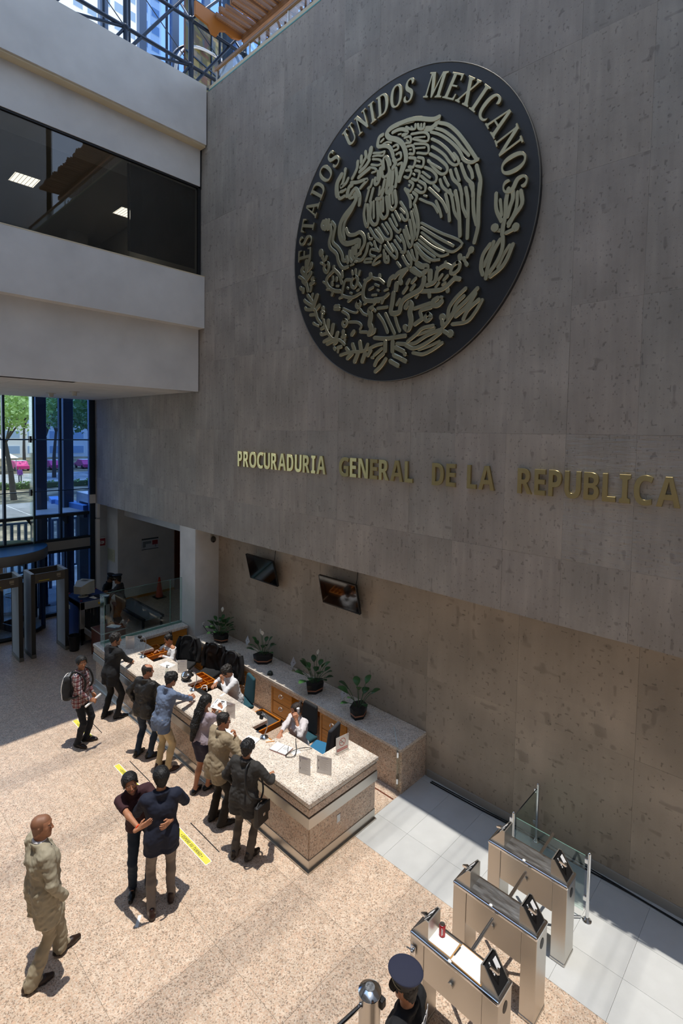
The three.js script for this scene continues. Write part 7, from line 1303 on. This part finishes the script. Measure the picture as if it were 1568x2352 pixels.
  [74, 7, -182, 7, -197], [47, 15, -194, 24, -198], [51, 185, 4, 186, -18, 194, -36], [42, 191, -6, 193, -20, 194, -28],
  [58, 203, 5, 200, -10, 200, -29, 197, -42, 196, -54], [55, 209, 4, 210, -10, 206, -21, 203, -32], [45, 204, -41, 210, -34, 215, -23, 216, -3], [52, 221, -3, 223, -21, 212, -34, 205, -45],
  [102, 184, -42, 185, -43], [49, 187, -46, 192, -48], [101, 215, -49, 215, -50], [51, 202, -54, 211, -52],
  [55, 178, -64, 168, -76, 165, -94, 168, -104], [56, 183, -62, 179, -73, 169, -92], [55, 193, -61, 184, -74, 176, -93, 173, -110], [54, 197, -58, 197, -73, 191, -88, 178, -104],
  [47, 207, -72, 198, -84, 191, -98], [54, 212, -72, 204, -90, 196, -100, 180, -109], [56, 141, -119, 125, -130, 114, -143, 112, -157], [56, 138, -129, 126, -138, 120, -151, 112, -159],
  [59, 160, -122, 142, -137, 124, -150, 112, -163, 101, -173], [62, 157, -129, 146, -144, 126, -157], [58, 163, -139, 146, -151, 139, -163], [51, 168, -140, 158, -155, 145, -167, 120, -168],
  [103, 102, -155, 103, -156], [64, 102, -161, 103, -166], [105, 116, -181, 117, -182], [57, 106, -177, 112, -181],
  [55, 86, -166, 65, -168, 54, -176, 38, -185], [48, 88, -170, 70, -174, 56, -176], [56, 97, -174, 73, -180, 52, -189, 38, -189, 16, -186], [57, 100, -178, 84, -187, 66, -194, 48, -197, 35, -191],
  [44, 98, -191, 80, -196, 60, -200], [52, 103, -194, 85, -203, 67, -208, 49, -204], [67, 14, -192, 30, -200], [58, 33, -205, 34, -205],
  [67, 10, -204, 34, -216], [68, 4, -214, 19, -222]
];
// ================================================================ the emblem and the lettering on the stone wall
// a raised strip with rounded ends and bevelled edges along a smooth line in the x-y plane
function strip(pts, w, h, b = 0.008) {
  const c = new THREE.CatmullRomCurve3(pts.map(([x, y]) => V(x, y, 0)), false, 'centripetal'), n = pts.length > 2 ? pts.length * 3 : 2, sec = [], hw = w / 2;
  for (let i = 0; i <= n; i++) { const p = c.getPoint(i / n), t = c.getTangent(i / n); sec.push([p.x, p.y, t.x, t.y, hw]); }
  const f = sec[0], l = sec[n], cap = (s, d) => [1.45, 1.1, 0.6].map((a) => [s[0] + d * s[2] * hw * Math.sin(a), s[1] + d * s[3] * hw * Math.sin(a), s[2], s[3], hw * Math.cos(a)]);
  const all = [...cap(f, -1), ...sec, ...cap(l, 1).reverse()], pos = [], idx = [], m = 6;
  for (const [x, y, tx, ty, q] of all) { const e = Math.max(q - b, q * 0.5); for (const [o, z] of [[-q, 0], [-q, h - b], [-e, h], [e, h], [q, h - b], [q, 0]]) pos.push(x + ty * o, y - tx * o, z); }
  for (let i = 0; i + 1 < all.length; i++) for (let k = 0; k + 1 < m; k++) { const a = i * m + k, d = a + m; idx.push(a, a + 1, d, d, a + 1, d + 1); }
  const g = new THREE.BufferGeometry(); g.setAttribute('position', new THREE.Float32BufferAttribute(pos, 3)); g.setIndex(idx); const q = g.toNonIndexed(); q.computeVertexNormals(); return q;
}
function glyph(f, ch, h, depth, bevel, grow = 0) {
  const g = new THREE.ExtrudeGeometry(f.generateShapes(ch, h / 0.72), { depth: depth - bevel, bevelEnabled: true, bevelThickness: bevel, bevelSize: bevel * 0.7, bevelOffset: -bevel * 0.7 + grow, bevelSegments: 1, curveSegments: 5 });
  g.computeBoundingBox(); const b = g.boundingBox; g.translate(-b.min.x, -Math.max(-0.02, Math.min(0, b.min.y)) * 0, 0); return [g, b.max.x - b.min.x];
}
{
  const t = thing('state_emblem', 'huge round dark emblem with a brass eagle and snake relief high on the wall', 'emblem', [-0.45, 9.46, 0.702]);
  part('disc', new THREE.CylinderGeometry(2.46, 2.46, 0.06, 128).rotateX(Math.PI / 2).translate(0, 0, 0.03), M.disc, t, 'dark charcoal disc');
  part('disc_edge', torus(2.455, 0.008, 6, 128).translate(0, 0, 0.06), std({ color: 0x6e6a62, roughness: 0.4, metalness: 0.6 }), t);
  let lift = 0; for (const e of EMBLEM) { lift = (lift + 7) % 23; const pts = []; for (let i = 1; i < e.length; i += 2) pts.push([e[i] / 100, e[i + 1] / 100]); if (Math.hypot(pts[0][0] - pts[1][0], pts[0][1] - pts[1][1]) < 0.005) pts[1][1] += 0.006; part('relief_piece', strip(pts, e[0] / 1000 * 1.14, 0.042 + lift * 0.0005, 0.005).translate(0, 0, 0.06), M.brass, t); }
  const serif = await new FontLoader().loadAsync('fonts/droid/droid_serif_bold.typeface.json');
  for (const [word, a0, a1] of [['ESTADOS', 181, 127.5], ['UNIDOS', 121, 79.5], ['MEXICANOS', 73, -0.5]]) {
    const gl = [...word].map((c) => glyph(serif, c, 0.255, 0.055, 0.006)), gap = 0.05, tot = gl.reduce((s, g) => s + g[1] + gap, -gap), R = 1.95, arc = (a0 - a1) * Math.PI / 180 * (R + 0.13), k = arc / tot;
    let x = 0; for (const [g, w] of gl) { const a = a0 * Math.PI / 180 - (x + w / 2) * k / (R + 0.13); g.translate(-w / 2, 0, 0).scale(k, 1, 1).rotateZ(a - Math.PI / 2).translate(Math.cos(a) * R, Math.sin(a) * R, 0.06); part('letter', g, M.brass, t); x += w + gap; }
  }
}
for (const [word, x0, x1, label] of [['PROCURADURIA', -4.81, -1.97, 'brass letters PROCURADURIA on the stone wall'], ['GENERAL', -1.61, 0.05, 'brass letters GENERAL on the stone wall'], ['DE', 0.42, 0.84, 'brass letters DE on the stone wall'], ['LA', 1.04, 1.48, 'brass letters LA on the stone wall'], ['REPUBLICA', 1.83, 3.76, 'brass letters REPUBLICA on the stone wall']]) {
  const t = thing('wall_lettering', label, 'lettering', [x0, 5.325, 0.703], 0, 'words of the brass inscription'), gl = [...word].map((c) => glyph(font, c, 0.25, 0.035, 0.004, 0.003)), gap = 0.05, tot = gl.reduce((s, g) => s + g[1] + gap, -gap), k = (x1 - x0) / tot; let x = 0;
  for (const [g, w] of gl) { const m = part('letter', g.translate(-w / 2, 0, 0).rotateX(rr(-0.012, 0.012)).rotateY(rr(-0.05, 0.05)).translate(x + w / 2, 0, 0.008).scale(k, 1, 1), M.brassLetter, t); x += w + gap; }
}
shade(scene);
renderer.render(scene, camera);
